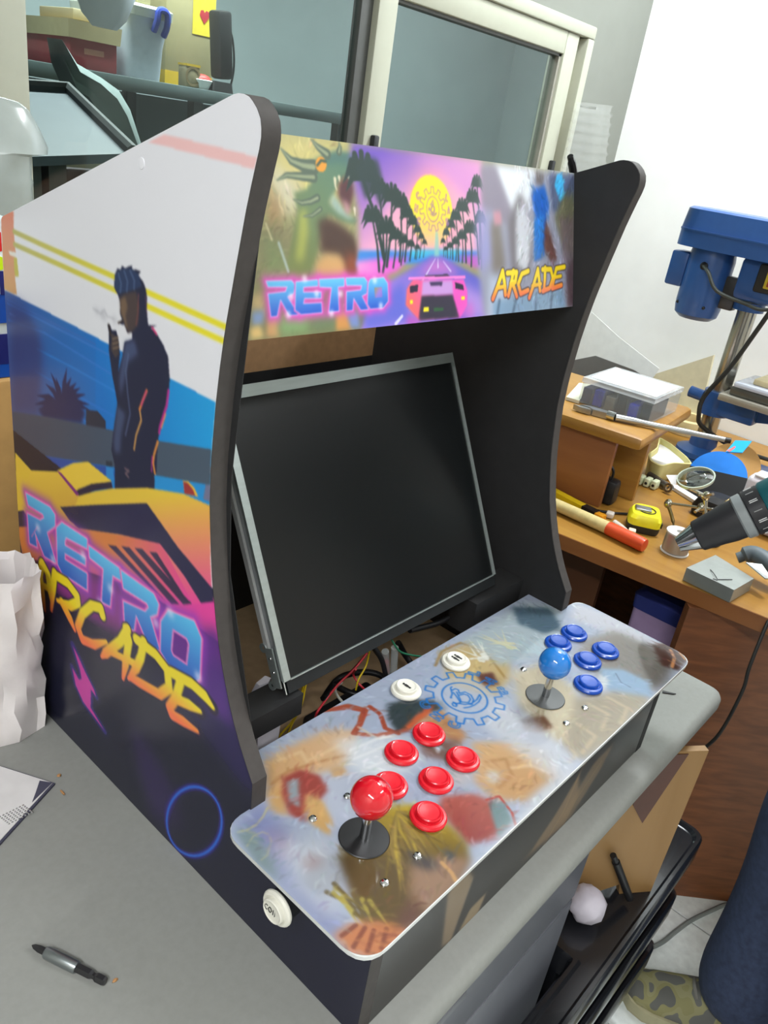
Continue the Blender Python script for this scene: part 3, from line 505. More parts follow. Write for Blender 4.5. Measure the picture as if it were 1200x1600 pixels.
# lettering: ARCADE in brush strokes
BR = ([[(125.4,198.7),(129.3,185.0),(126.7,163.0),(122.8,143.8)], [(123.5,200.6),(112.7,193.3),(109.0,172.1),(107.3,160.0)], [(127.6,172.9),(107.8,176.9)]],
      [[(98.3,201.5),(103.2,180.3),(108.8,151.3)], [(98.4,199.4),(73.1,202.7),(55.5,197.0),(54.2,189.8),(69.5,177.6),(95.2,170.6)], [(85.7,173.1),(70.3,161.9),(61.6,152.8)]],
      [[(8.9,199.5),(11.8,206.1),(27.9,200.4),(45.8,181.4),(55.5,160.3),(47.0,149.7),(25.9,156.2),(2.5,172.8)]],
      [[(-33.9,208.0),(-21.9,187.4),(4.2,158.4),(11.3,150.1)], [(-31.1,206.5),(-36.1,197.0),(-30.6,167.3),(-26.4,147.2)], [(-4.9,165.3),(-46.1,176.7)]],
      [[(-59.9,208.9),(-55.6,189.5),(-48.3,173.1),(-35.8,153.1)], [(-47.8,204.7),(-77.9,206.1),(-96.2,200.1),(-99.5,182.6),(-85.9,166.8),(-52.0,159.3),(-36.5,154.1)]],
      [[(-102.5,201.2),(-131.0,207.2),(-148.8,206.0),(-160.7,201.3)], [(-116.1,201.9),(-109.9,178.5),(-101.1,161.8),(-105.3,156.4),(-121.6,160.2),(-141.8,163.2)], [(-111.2,177.5),(-129.5,183.4),(-144.4,186.4)]])
for g in BR:
    for q in g: sideC.line(q, 14.5 if len(q) > 2 else 11.5, (44, 34, 60), soft=1)
for g in BR:
    al = [v for q in g for v in q]; y1 = max(v[1] for v in al); y0 = min(v[1] for v in al); xm = al[0][0]
    for q in g: sideC.line(q, [11.2] * (len(q) - 1) + [5] if len(q) > 2 else 8.4, (236, 214, 40), soft=0.8, col2=(244, 116, 70), d=((xm, y0 + (y1 - y0) * 0.62), (xm, y0)))
# bolt and ring
bolt = [(66.8,131.4),(56.2,123.8),(44.2,112.9),(26.6,100.2),(22.7,93.5),(32.4,96.5),(33.9,72.4),(7.2,59.7),(30.0,65.5),(48.3,70.2),(63.1,83.1),(69.1,102.0),(55.8,94.3),(50.6,99.2),(53.5,109.4)]
sideC.line(bolt, 10, (66, 52, 150), 0.7, close=True, glow=True); SL(bolt, (200, 62, 158))
ring = [(-182.2,90.0),(-182.2,82.8),(-181.2,74.8),(-179.0,66.3),(-175.8,57.4),(-171.6,48.4),(-166.5,39.6),(-160.6,31.2),(-154.2,23.5),(-147.3,16.7),(-140.2,11.1),(-133.1,7.0),(-126.3,4.4),(-120.0,3.5),(-114.4,4.5),(-109.8,7.1),(-106.2,11.4),(-103.9,17.2),(-102.9,24.3),(-103.2,32.6),(-104.8,41.5),(-107.7,50.8),(-111.7,60.2),(-116.6,69.5),(-122.2,78.2),(-128.5,86.1),(-135.0,93.2),(-141.8,99.0),(-148.6,103.7),(-155.0,106.8),(-161.2,108.6),(-166.7,108.9),(-171.6,107.7),(-175.7,105.2),(-178.9,101.3),(-181.0,96.2)]
sideC.line(ring, 7, (56, 40, 150), 0.9, close=True, glow=True); sideC.line(ring, 2.4, (44, 112, 220), close=True, soft=1)

sideC.soften(1.1)
fz = np.array([q[1] for q in FRONT]); fy = np.array([q[0] for q in FRONT])
bz = np.array([q[1] for q in reversed(TOP)]); by = np.array([q[0] for q in reversed(TOP)])
def up_ends(z):
    zb = min(z, TOP[1][1]); yb = BY if z <= H1 - 0.003 else float(np.interp(z, bz, by))
    if z > TOP[1][1]: yb = float(np.interp(z, [0.6529, 0.6538, 0.6539], [-0.1441, -0.1486, -0.1535]))
    return (float(np.interp(z, fz, fy)), yb)
M_side = print_mat('side_vinyl_print', 0.25, 0.0, 0.35)
ruled_print('side_artwork', [(0.0005, 0.1275, lambda z: (FY, BY), 118, 490), (0.1275, 0.6538, up_ends, 500, 360)], sideC,
            lambda A, Z: np.stack([np.full_like(A, -0.0004) - 0.26, A + 0.09, Z], -1), M_side, side_obj, gain=1.0)
MB().lathe([(0.0040, 0), (0.0038, 0.0005), (0.002, 0.0007)], (-0.0004,-0.0481,0.6024), (-1, 0, 0), 16).build('screw_cap', mat('white_cap', (226, 226, 232), 0.3), side_obj, cab)

# ------------------------------------------------------------------ front panel and control overlay
front = MB().bx(T + 0.0006, W - T - 0.0006, FY + 0.0005, FY + 0.015, 0.001, 0.127).build('front_panel', mat('front_board', (60, 56, 54), 0.4), cab, cab)
frC = Canvas(0, 525, -5, 135, 1.0, (44, 42, 41))
frC.poly([(96.2,86.8),(124.5,91.8),(137.6,71.8),(125.8,-2.0),(110.4,5.4)], (150, 128, 100), 0.8, blur=2)
frC.poly([(148.5,22.7),(174.1,22.6),(167.6,-4.5),(134.3,-4.7)], (168, 146, 112), 0.8, blur=2)
frC.poly([(255.7,15.6),(294.3,42.3),(324.5,76.2),(344.7,36.0),(327.0,0.8),(235.2,13.2)], (150, 122, 88), 0.7, blur=3)
frC.poly([(306.8,15.2),(362.3,70.9),(406.6,72.5),(392.1,43.6),(341.1,0.5)], (138, 112, 80), 0.6, blur=3)
frC.line([(286.7,1.7),(313.8,28.9),(327.9,82.9),(362.2,98.0)], 3, (160, 128, 84), 0.5, soft=2)
frC.line([(327.0,0.8),(341.2,29.0),(384.3,57.7)], 2, (168, 134, 84), 0.5, soft=2)
frC.poly([(390.9,99.6),(518.0,84.2),(510.2,13.2),(423.1,44.0)], (74, 76, 76), 0.8, blur=6)
M_front = print_mat('front_vinyl_print', 0.28, 0.0, 0.4)
ruled_print('front_artwork', [(0.001, 0.127, lambda z: (T, W - T), 64, 260)], frC, lambda A, Z: np.stack([A - 0.26, np.full_like(A, FY + 0.0002) + 0.09, Z], -1), M_front, front)

OH, YF, YB, YI, OZ = 0.030, -0.3752, -0.2155, -0.1676, 0.1315
ol = round_poly([(-OH, YF), (W + OH, YF), (W + OH, YB), (W - T + 0.0002, YB), (W - T - 0.0004, YI), (T + 0.0004, YI), (T - 0.0002, YB), (-OH, YB)], [0.024, 0.024, 0.018, 0, 0, 0, 0, 0.022])
over = MB().prism([(x, y, OZ - 0.004) for x, y in ol], (0, 0, 0.0037)).build('control_panel', mat('acrylic_edge', (206, 208, 206), 0.2, coat=0.5), cab, cab, 40)
ctC = Canvas(-35, 555, -380, -160, 0.6, (172, 182, 204))
def CP(p, *a, **k): ctC.poly(p, *a, **k)
# loose painterly colour fields (no figures)
CP([(-19.8,-221.6),(13.9,-214.8),(7.9,-253.6),(-9.1,-287.4),(-25.3,-364.4),(-31.7,-332.3)], (126, 132, 176), 0.9, blur=6); CP([(-24.5,-225.9),(-13.2,-227.1),(-15.9,-257.9),(-27.6,-286.3),(-31.0,-260.6)], (120, 140, 138), 0.8, blur=3)
ctC.line([(-22.2,-227.9),(-15.7,-231.0),(-7.0,-231.6),(2.9,-228.7),(11.8,-223.8)], 2.0, (198, 190, 130), 0.6); ctC.line([(-25.5,-243.1),(-15.4,-238.7),(-7.6,-240.3),(-5.4,-245.6),(-8.0,-251.7),(-19.0,-260.0),(-25.8,-260.4)], 1.4, (186, 182, 140), 0.55)
CP([(-1.5,-237.1),(3.0,-274.2),(10.2,-288.5),(-3.1,-280.9),(-12.4,-268.9)], (176, 140, 160), 0.8, blur=6); CP([(-8.1,-256.5),(35.5,-277.2),(0.8,-326.1),(-21.3,-334.8),(-24.2,-296.7)], (196, 202, 214), 0.95, blur=8)  # last pale field puts the acrylic's white reflected haze into the ink
CP([(-3.1,-280.9),(12.3,-286.3),(8.0,-294.4),(-6.2,-291.4)], (176, 150, 150), 0.7, blur=4); CP([(60.9,-185.5),(120.9,-190.5),(115.3,-229.7),(56.3,-286.3),(40.1,-272.5),(21.6,-230.3)], (196, 200, 214), 0.6, blur=8)
CP([(43.8,-181.8),(71.9,-181.8),(112.5,-186.1),(140.2,-205.9),(111.6,-226.7),(90.1,-229.9),(55.8,-216.6),(30.3,-228.5),(18.6,-214.1)], (214, 168, 116), blur=4, col2=(222, 184, 146), d=([(32.0,-201.7),(124.2,-204.4)]))
ctC.line([(31.7,-206.3),(52.3,-203.8),(82.3,-213.2),(106.1,-222.3)], 2.5, (176, 122, 78), 0.7, soft=3); ctC.line([(51.3,-187.9),(77.1,-193.4),(73.3,-205.9),(110.3,-209.7)], 3, (238, 206, 160), 0.7, soft=4)
CP([(21.7,-212.1),(37.2,-217.5),(19.6,-242.0),(11.5,-229.0)], (206, 158, 96), 0.9, blur=3)
CP([(43.8,-206.6),(61.7,-208.5),(70.4,-225.6),(63.6,-242.3),(49.2,-246.2),(24.7,-255.1),(21.0,-240.5),(30.8,-219.7)], (160, 70, 62), blur=2); CP([(42.9,-212.7),(53.6,-215.7),(32.0,-240.9),(30.2,-230.2)], (150, 160, 168), blur=1.5)
CP([(46.7,-233.0),(52.1,-248.6),(42.4,-270.1),(30.8,-278.2),(28.1,-262.3),(30.8,-247.0)], (214, 170, 110), blur=2); CP([(83.5,-224.4),(94.6,-229.5),(91.3,-240.9),(77.0,-235.0)], (206, 166, 120), blur=2)
ctC.line([(129.0,-164.5),(156.8,-176.7),(165.3,-190.7),(146.4,-201.7),(132.5,-206.5),(148.2,-223.7),(169.2,-231.4)], [3, 9, 7, 6, 5, 6, 4], (172, 84, 62)); ctC.line([(173.6,-189.9),(173.3,-204.2),(162.1,-221.1),(166.5,-233.8)], 5, (164, 78, 58))
ctC.line([(142.8,-203.4),(145.6,-226.1),(160.9,-233.8)], 3, (210, 196, 176), 0.8)
CP([(111.1,-200.5),(162.8,-235.4),(162.3,-268.0),(104.4,-271.5),(97.9,-246.4)], (226, 230, 236), 0.85, blur=6)
for q in ([(114.5,-220.6),(153.1,-227.6)], [(108.1,-230.2),(151.0,-239.3)], [(104.0,-245.4),(150.6,-254.2)]): ctC.line(q, 3, (238, 240, 242), 0.7, soft=2)
CP([(190.0,-197.8),(215.0,-207.3),(238.6,-230.8),(234.4,-242.5),(207.2,-230.9),(179.6,-237.4),(166.5,-233.8),(174.1,-212.0)], (54, 64, 66), 0.95, blur=2.5)
CP([(164.2,-234.2),(200.5,-228.0),(230.0,-229.1),(208.3,-236.6),(179.6,-237.4)], (206, 96, 60), blur=1.5); CP([(193.2,-234.2),(229.0,-238.3),(217.7,-279.4),(200.5,-281.4),(197.5,-263.2)], (186, 138, 98), blur=3)
CP([(180.1,-249.2),(206.8,-279.8),(174.8,-288.8),(162.3,-268.0)], (120, 88, 76), 0.9, blur=4); CP([(179.4,-266.6),(187.2,-272.9),(175.1,-276.3)], (196, 214, 228), blur=1)
CP([(212.8,-286.9),(247.4,-312.5),(261.1,-339.5),(244.6,-369.4),(188.9,-365.3),(169.9,-343.6),(173.9,-319.3),(202.9,-301.1)], (214, 172, 126), blur=4, col2=(196, 150, 102), d=([(218.1,-302.3),(212.2,-371.1)]))
ctC.line([(203.7,-312.5),(221.3,-322.5),(209.1,-338.0),(186.1,-339.4)], 3, (176, 128, 86), 0.7, soft=4); ctC.line([(216.1,-333.3),(233.8,-343.5),(238.7,-360.4)], 3, (238, 204, 164), 0.7, soft=4); CP([(194.0,-319.4),(202.2,-328.2),(188.2,-335.1),(182.9,-328.7)], (206, 216, 226), 0.8, blur=3)
CP([(136.3,-311.6),(161.2,-328.6),(167.4,-345.3),(153.1,-368.7),(131.9,-370.1),(110.9,-358.8),(116.6,-337.6),(123.2,-317.7)], (156, 74, 70), blur=3, col2=(178, 96, 86), d=([(116.2,-354.9),(146.1,-325.6)]))
CP([(162.2,-344.8),(173.4,-352.3),(162.0,-370.8),(137.3,-372.9),(150.3,-357.2)], (120, 144, 148), blur=1.5); ctC.line([(164.1,-340.6),(177.0,-345.6),(169.7,-364.3),(160.1,-374.7)], 2.5, (186, 84, 76))
CP([(174.8,-288.8),(194.0,-304.6),(162.9,-320.1),(151.7,-306.8)], (196, 190, 190), 0.8, blur=4)
CP([(219.1,-366.8),(265.7,-374.0),(278.6,-373.8),(212.6,-391.0),(164.6,-387.5),(97.3,-388.1),(94.3,-377.5)], (214, 216, 220), 0.9, blur=5)
# golden brown field with brush strokes under the red stick
gold = [(20.9,-297.7),(51.5,-290.9),(87.0,-287.2),(107.4,-298.8),(114.6,-316.0),(115.9,-338.8),(111.9,-358.1),(100.0,-369.5),(75.2,-376.5),(51.7,-378.4),(24.5,-375.7),(4.6,-373.0),(-2.2,-362.8),(-3.8,-347.7),(5.3,-327.1)]
CP(gold, (196, 166, 56), blur=3, col2=(104, 86, 58), d=([(104.1,-301.6),(63.7,-342.8)]))
for k in range(34):
    t = k / 33; a_ = [(92.4,-297.2),(107.3,-313.4)][0]; e_ = (gold[0][0] + 8 + t * 86 + RNG.uniform(-6, 6), -352 + RNG.uniform(-14, 16) + t * 16)
    b_ = (a_[0] + (e_[0] - a_[0]) * 0.5 + RNG.uniform(-7, 7), a_[1] + (e_[1] - a_[1]) * 0.42)
    ctC.line([a_, b_, e_], [1.0, 3.0, 0.4], [(210, 182, 70), (128, 104, 62), (92, 76, 52), (168, 142, 78)][k % 4], 0.6, soft=1)
for k in range(12):
    e_ = [(-3.6,-343.6),(-6.6,-356.2),(-1.7,-367.4)][k % 3]; b_ = (e_[0] + RNG.uniform(-4, 14), e_[1] + 22 + RNG.uniform(0, 10)); ctC.line([b_, (e_[0] + RNG.uniform(-4, 8), e_[1] + RNG.uniform(-4, 6))], [4, 0.6], [(186, 170, 84), (112, 96, 60)][k % 2], 0.8)
CP([(59.7,-339.4),(89.3,-355.3),(102.9,-368.7),(72.6,-377.3),(34.2,-378.8),(37.4,-358.4)], (168, 134, 114), 0.85, blur=4); CP([(67.6,-330.0),(75.9,-342.1),(78.4,-357.3),(65.1,-353.6),(61.2,-342.3)], (70, 70, 78), 0.75, blur=3); CP([(93.0,-348.5),(96.2,-358.0),(85.8,-362.0),(86.7,-354.7)], (72, 84, 104), 0.7, blur=2)
ctC.line([(80.4,-355.8),(78.9,-367.3),(75.6,-373.7)], 3.5, (216, 168, 112), 0.8); CP([(37.4,-358.4),(34.2,-378.8),(13.0,-379.2),(7.1,-367.0)], (112, 80, 74), 0.8, blur=4)
CP([(-29.1,-342.7),(-10.2,-344.8),(6.7,-359.8),(14.6,-377.9),(-15.4,-379.8),(-28.7,-365.2)], (206, 130, 88), 0.95, blur=3)
for q in ([(-24.3,-347.0),(-11.0,-348.1)], [(-24.5,-358.7),(-7.6,-353.9)], [(-19.2,-367.4),(-4.2,-359.7)], [(-10.4,-372.8),(3.5,-365.2)]): ctC.line(q, 3.5, (122, 70, 62), 0.7)
# right half
CP([(305.8,-177.7),(357.1,-185.1),(400.6,-201.1),(332.7,-255.6),(287.6,-261.3),(265.9,-218.0)], (206, 178, 120), 0.9, blur=4); ctC.line([(281.1,-188.2),(307.7,-176.1),(340.3,-179.0),(348.6,-209.6),(326.8,-251.1)], 3.5, (168, 136, 82), 0.8, soft=2); CP([(305.5,-226.4),(324.6,-235.4),(311.5,-253.1),(294.0,-245.0)], (106, 70, 62), blur=2)
CP([(344.5,-175.8),(484.0,-174.7),(514.2,-214.3),(442.1,-247.7),(381.8,-249.4),(340.5,-233.1)], (176, 190, 196), 0.95, blur=5)
CP([(458.9,-171.5),(499.6,-203.9),(467.5,-241.7),(440.7,-230.4),(431.8,-199.0)], (86, 108, 124), blur=3)
for k in range(26):
    a_ = [(336.0,-215.1),(384.6,-221.0),(403.0,-250.1)][k % 3]; th = math.radians(40 + RNG.uniform(0, 110)); L_ = RNG.uniform(24, 52)
    ctC.line([(a_[0] + RNG.uniform(-8, 8), a_[1] + RNG.uniform(-4, 4)), (a_[0] + L_ * math.cos(th), a_[1] + L_ * math.sin(th) * 0.8)], [4.5, 0.5], [(232, 232, 222), (214, 210, 176), (176, 196, 206)][k % 3], 0.8)
CP([(540.6,-218.2),(552.0,-268.2),(546.4,-341.0),(525.8,-341.8),(509.9,-281.0),(500.8,-231.5)], (198, 196, 206), 0.9, blur=4)
CP([(469.1,-267.6),(523.8,-282.7),(532.5,-338.8),(533.3,-363.2),(469.8,-374.9),(422.2,-365.9),(418.0,-320.8),(426.4,-282.9)], (140, 132, 124), blur=6, col2=(104, 98, 92), d=([(482.8,-277.7),(499.9,-353.5)]))
CP([(432.2,-308.3),(455.6,-329.0),(457.9,-360.0),(434.4,-375.5),(413.9,-362.2),(402.4,-336.9)], (132, 164, 196), blur=3); CP([(424.4,-314.1),(422.0,-326.7),(398.8,-334.1),(403.3,-323.7)], (206, 210, 214), 0.9, blur=2); ctC.line([(440.9,-326.7),(430.1,-338.6),(430.5,-350.3)], 1.6, (84, 104, 130), 0.8)
CP([(535.0,-329.2),(554.7,-337.3),(543.7,-371.0),(509.9,-373.2),(502.6,-355.5)], (72, 46, 38), blur=2); ctC.line([(543.8,-348.8),(531.8,-358.9),(510.8,-364.8)], 4, (196, 132, 84), 0.9); ctC.line([(548.2,-358.5),(540.2,-368.4)], 3, (206, 148, 96), 0.9)
CP([(342.6,-249.0),(387.9,-262.9),(372.3,-313.6),(340.3,-340.9),(284.5,-356.2),(279.9,-329.4),(301.2,-284.7)], (200, 186, 156), blur=5); CP([(283.0,-300.6),(307.4,-312.5),(299.3,-328.2),(277.9,-323.1),(271.2,-310.6)], (116, 76, 52), 0.95, blur=2)
CP([(362.2,-319.3),(408.5,-341.6),(434.4,-375.5),(330.3,-381.6),(278.6,-373.8),(279.3,-351.9)], (156, 142, 118), blur=5)
for q in ([(364.1,-334.0),(365.8,-356.0),(337.4,-363.4)], [(324.3,-340.8),(322.9,-363.8),(290.0,-367.4)], [(391.9,-342.4),(393.3,-364.7),(363.6,-372.0)], [(295.9,-342.2),(281.5,-365.0),(268.4,-365.4)]): ctC.line(q, 4, (196, 178, 144), 0.7, soft=4)
CP([(282.0,-256.9),(294.6,-304.9),(273.5,-369.6),(233.5,-378.8),(238.2,-318.6),(243.4,-276.4)], (206, 208, 216), 0.85, blur=6)
ctC.brush(2600, (-30, 550, -375, -168), (5, 15), 3.2, lambda x, y: 60 * math.sin(x / 37.0) + 50 * math.cos(y / 23.0 + x / 60.0), 0.10, alpha=0.42)
# gear emblem
gc = [(263.2,-242.2)][0]; GB = (40, 116, 200)
def gear(cv, c, R, r, n, wd, col, a=1.0, off=0.0, sq=1.0):
    P = []
    for k in range(n):
        b = off + 2 * math.pi * k / n; h = math.pi / n
        for da, rad in ((-0.95 * h, r), (-0.50 * h, r), (-0.36 * h, R), (0.36 * h, R), (0.50 * h, r)): P.append((c[0] + rad * math.cos(b + da), c[1] + sq * rad * math.sin(b + da)))
    cv.line(P, wd, col, a, close=True)
ctC.disc(gc, 34, 34, (190, 198, 214), 0.6, blur=2)
gear(ctC, gc, 42, 33, 12, 1.7, GB); ctC.line([(gc[0] + 24 * math.cos(k * math.pi / 24), gc[1] + 24 * math.sin(k * math.pi / 24)) for k in range(48)], 1.7, GB, close=True)
EM = ([(266.6,-222.7),(263.7,-223.0),(259.9,-227.3),(257.1,-230.4),(250.7,-233.1),(251.7,-233.8)], [(261.1,-226.3),(266.9,-226.9),(268.0,-230.2),(264.3,-234.5),(271.1,-236.9),(272.1,-243.9),(268.0,-250.3),(260.4,-253.7),(257.9,-251.3)], [(260.2,-229.5),(257.4,-236.3),(253.1,-244.3),(246.7,-243.0),(247.7,-239.1)],
      [(263.7,-231.2),(258.4,-239.0),(254.5,-244.4),(260.1,-249.7),(266.0,-247.8),(269.0,-242.5),(267.2,-238.2),(261.8,-236.4)], [(244.4,-245.3),(242.9,-242.8),(244.6,-240.0),(247.8,-239.7),(248.8,-242.3),(246.8,-244.4),(244.4,-245.3)], [(249.9,-243.6),(254.6,-249.2),(261.9,-252.6),(270.8,-252.5),(280.3,-249.3),(277.7,-253.1),(269.3,-256.0),(261.7,-256.1),(255.3,-254.8),(249.1,-251.8)])
for q in EM: ctC.line(q, 1.5, GB)
GL = {'C': [[(5, 6), (1, 7), (-3, 6), (-5, 2), (-5, -2), (-3, -6), (1, -7), (5, -6), (5, -3), (1, -4), (-2, -2), (-2, 2), (1, 4), (5, 3), (5, 6)]], 'N': [[(-5, -7), (-5, 7), (-2, 7), (2, 0), (2, 7), (5, 7), (5, -7), (2, -7), (-2, 0), (-2, -7), (-5, -7)]],
      'L': [[(-4, 7), (-4, -7), (5, -7), (5, -4), (-1, -4), (-1, 7), (-4, 7)]], 'A': [[(-5, -7), (-1, 7), (1, 7), (5, -7), (2, -7), (1, -3), (-1, -3), (-2, -7), (-5, -7)], [(-1, 0), (1, 0), (0, 3), (-1, 0)]], 'B': [[(-4, -7), (-4, 7), (2, 7), (4, 4), (2, 0), (5, -3), (3, -7), (-4, -7)], [(-1, 2), (1, 3), (-1, 5), (-1, 2)], [(-1, -5), (2, -4), (-1, -1), (-1, -5)]]}
def glyph(cv, ch, c, s, rot, wd, col, a=1.0):
    for q in GL[ch]: cv.line([(c[0] + s * (x * math.cos(rot) - y * math.sin(rot)), c[1] + s * (x * math.sin(rot) + y * math.cos(rot))) for x, y in q], wd, col, a)
for ch, ang in (('C', 156), ('N', 180), ('C', 204), ('L', 24), ('A', 0), ('B', -24)):
    aa = math.radians(ang); left = ch in 'CN'; glyph(ctC, ch, (gc[0] + 47 * math.cos(aa), gc[1] + 47 * math.sin(aa)), 0.85, aa + (math.pi if left else 0) + 0.0, 1.4, GB)

ctC.a *= 0.82; ctC.soften(0.8)
def ov_ends(y):
    if y > YB: return (T, W - T)
    e = -OH; k = 0.0
    if y < YF + 0.024: t = (YF + 0.024 - y) / 0.024; k = 0.024 * (1 - math.sqrt(max(0, 1 - t * t)))
    if y > YB - 0.02: t = (y - YB + 0.02) / 0.02; k = 0.02 * (1 - math.sqrt(max(0, 1 - t * t)))
    return (-OH + k, W + OH - k)
M_ctl = print_mat('control_overlay_print', 0.10, 0.0, 0.30)
ruled_print('control_artwork', [(YF + 0.0008, YB, ov_ends, 150, 520), (YB, YI, lambda y: (T + 0.0006, W - T - 0.0006), 46, 440)], ctC, lambda A, Y: np.stack([A - 0.26, Y + 0.09, np.full_like(A, OZ)], -1), M_ctl, over)

# ------------------------------------------------------------------ buttons, sticks, screws
M_red = mat('red_plastic', (214, 22, 40), 0.3, var=0.03, coat=0.2); M_blue = mat('blue_plastic', (18, 74, 176), 0.3, var=0.03, coat=0.2); M_white = mat('white_plastic', (228, 226, 214), 0.32, var=0.02, coat=0.2)
M_ballr = mat('red_ball', (206, 14, 34), 0.1, var=0.02, coat=1.0); M_ballb = mat('blue_ball', (34, 122, 206), 0.12, var=0.02, coat=1.0)
M_chrome = mat('chrome', (210, 212, 214), 0.12, 1.0, var=0.03); M_black = mat('black_plastic', (24, 24, 26), 0.4, var=0.08); M_ink = mat('black_ink', (30, 30, 30), 0.5)
RIM = [(0.0155, 0), (0.0162, 0.001), (0.0162, 0.0026), (0.0150, 0.0042), (0.0128, 0.0048), (0.0118, 0.0042)]
PLG = [(0.0112, 0.0030), (0.0112, 0.0074), (0.0104, 0.0082), (0.0094, 0.0080), (0.0088, 0.0075), (0.004, 0.0071), (0.0005, 0.0070)]
def button(c, m, lb, d=(0, 0, 1), k=1.0):
    rim = MB().lathe([(r * k, h * k) for r, h in RIM], c, d, 32).build('push_button', m, cab, cab, 30, label=lb)
    MB().lathe([(r * k, h * k) for r, h in PLG], c, d, 32).build('plunger', m, rim, cab, 30); return rim
for b in ((0.1473,-0.2545,0.1360), (0.1877,-0.2549,0.1360), (0.1865,-0.2971,0.1360), (0.1454,-0.2975,0.1360), (0.1084,-0.2747,0.1360), (0.1076,-0.3193,0.1360)): button((b[0], b[1], OZ), M_red, 'red push button')
for b in ((0.4703,-0.2550,0.1360), (0.4337,-0.2541,0.1360), (0.4696,-0.2981,0.1360), (0.4320,-0.2946,0.1360), (0.3915,-0.3176,0.1360)): button((b[0], b[1], OZ), M_blue, 'blue push button')
def icon(parent, c, n):
    m = MB()
    for k in range(n):
        x = c[0] + (k - (n - 1) / 2) * 0.0050; m.lathe([(0.0013, 0), (0.0013, 0.0003)], (x, c[1] + 0.0042, c[2]), (0, 0, 1), 12); m.bx(x - 0.0015, x + 0.0015, c[1] - 0.0012, c[1] + 0.0026, c[2], c[2] + 0.0003); m.bx(x - 0.0010, x + 0.0010, c[1] - 0.0052, c[1] - 0.001, c[2], c[2] + 0.0003)
    m.build('player_icon', M_ink, parent, cab)
for b, n in (((0.2208,-0.1970,0.1360), 1), ((0.3034,-0.1995,0.1360), 2)):
    rm = button((b[0], b[1], OZ), M_white, 'white start button'); icon(rm, (b[0], b[1], OZ + 0.0074), n)
# coin button on the left side, pushed out on its black barrel
cb = (-0.0300,-0.2835,0.0997)
brl = MB().cyl((0.0, cb[1], cb[2]), (-0.0245, cb[1], cb[2]), 0.0128).build('button_barrel', M_black, cab, cab)
rm = button((-0.0240, cb[1], cb[2]), M_white, 'white coin button', (-1, 0, 0), 0.95)
m = MB(); seg = [[(-5.5, 2), (-7, 2.6), (-8.4, 1), (-8.4, -1), (-7, -2.6), (-5.5, -2)], [(-3.4, -2.4), (-4.6, 0), (-3.4, 2.4), (-2.0, 2.4), (-0.8, 0), (-2.0, -2.4), (-3.4, -2.4)], [(0.8, -2.4), (0.8, 2.4)], [(2.8, -2.4), (2.8, 2.4), (5.4, -2.4), (5.4, 2.4)]]
for q in seg: m.tube([(-0.0240 - 0.0071, cb[1] - x * 0.00100, cb[2] + y * 0.0010) for x, y in q], 0.0004, 6, smooth=False)
m.build('coin_lettering', M_ink, rm, cab)
def stick(c, mball, mwash, lb):
    st = MB().lathe([(0.0008, 0.0), (0.0208, 0.0), (0.0212, 0.0006), (0.0205, 0.0012), (0.006, 0.0016)], (c[0], c[1], OZ + 0.0002), n=40).build('joystick', mwash, cab, cab, 30, label=lb)
    MB().cyl((c[0], c[1], OZ), (c[0], c[1], OZ + 0.034), 0.0040, n=20).build('shaft', M_chrome, st, cab)
    MB().ball((c[0], c[1], OZ + 0.0442), 0.0172, n=36, m=22).build('ball_top', mball, st, cab, 80)
stick((0.0506,-0.2981,0.1325), M_ballr, M_black, 'red ball-top joystick'); stick((0.3349,-0.2969,0.1325), M_ballb, mat('grey_washer', (74, 76, 76), 0.4), 'blue ball-top joystick')
for q in ((0.0718,-0.2583,0.1320), (0.0323,-0.2569,0.1320), (0.0702,-0.3386,0.1320), (0.0315,-0.3380,0.1320), (0.3569,-0.2549,0.1320), (0.3540,-0.3347,0.1320), (0.3154,-0.3344,0.1320)):
    MB().lathe([(0.0036, 0), (0.0036, 0.0008), (0.0026, 0.0020), (0.001, 0.0024)], (q[0], q[1], OZ), n=16).build('screw', M_chrome, cab, cab)

# ------------------------------------------------------------------ marquee
MO = Vector((0, -0.1310, 0.4977)); MV = Vector((0, 0.25781, 0.96620)); MN = Vector((0, -MV.z, MV.y)); ML = 0.1406
def mq(x, s, n=0.0): return Vector((x, 0, 0)) + MO + MV * s + MN * n
mar = MB().loft([[mq(T + 0.0003, 0), mq(W - T - 0.0003, 0), mq(W - T - 0.0003, ML), mq(T + 0.0003, ML)], [mq(T + 0.0003, 0, -0.004), mq(W - T - 0.0003, 0, -0.004), mq(W - T - 0.0003, ML, -0.004), mq(T + 0.0003, ML, -0.004)]]).build('marquee', mat('marquee_sheet', (200, 200, 200), 0.3), cab, cab)
mqC = Canvas(10, 512, -4, 146, 0.55, (150, 148, 104))
def MP(p, *a, **k): mqC.poly(p, *a, **k)
MP([(77.0,141.9),(151.9,142.2),(159.5,105.5),(64.7,88.3),(44.1,40.5)], (196, 184, 118), blur=8); MP([(68.8,122.4),(97.7,107.1),(95.8,89.2),(67.2,84.0)], (196, 190, 160), blur=5); MP([(44.1,40.5),(154.3,47.3),(180.5,-16.0),(24.2,-2.6)], (122, 118, 82), blur=8)
MP([(65.0,101.1),(77.9,97.4),(75.8,79.9),(60.1,75.2)], (176, 140, 96), 0.8, blur=4); MP([(57.7,79.5),(81.6,75.6),(84.9,48.5),(48.1,49.2)], (134, 124, 92), 0.9, blur=5)
mqC.brush(900, (15, 170, 0, 140), (4, 11), 2.2, lambda x, y: 70 + 50 * math.sin(x / 21.0 + y / 30.0), 0.15)
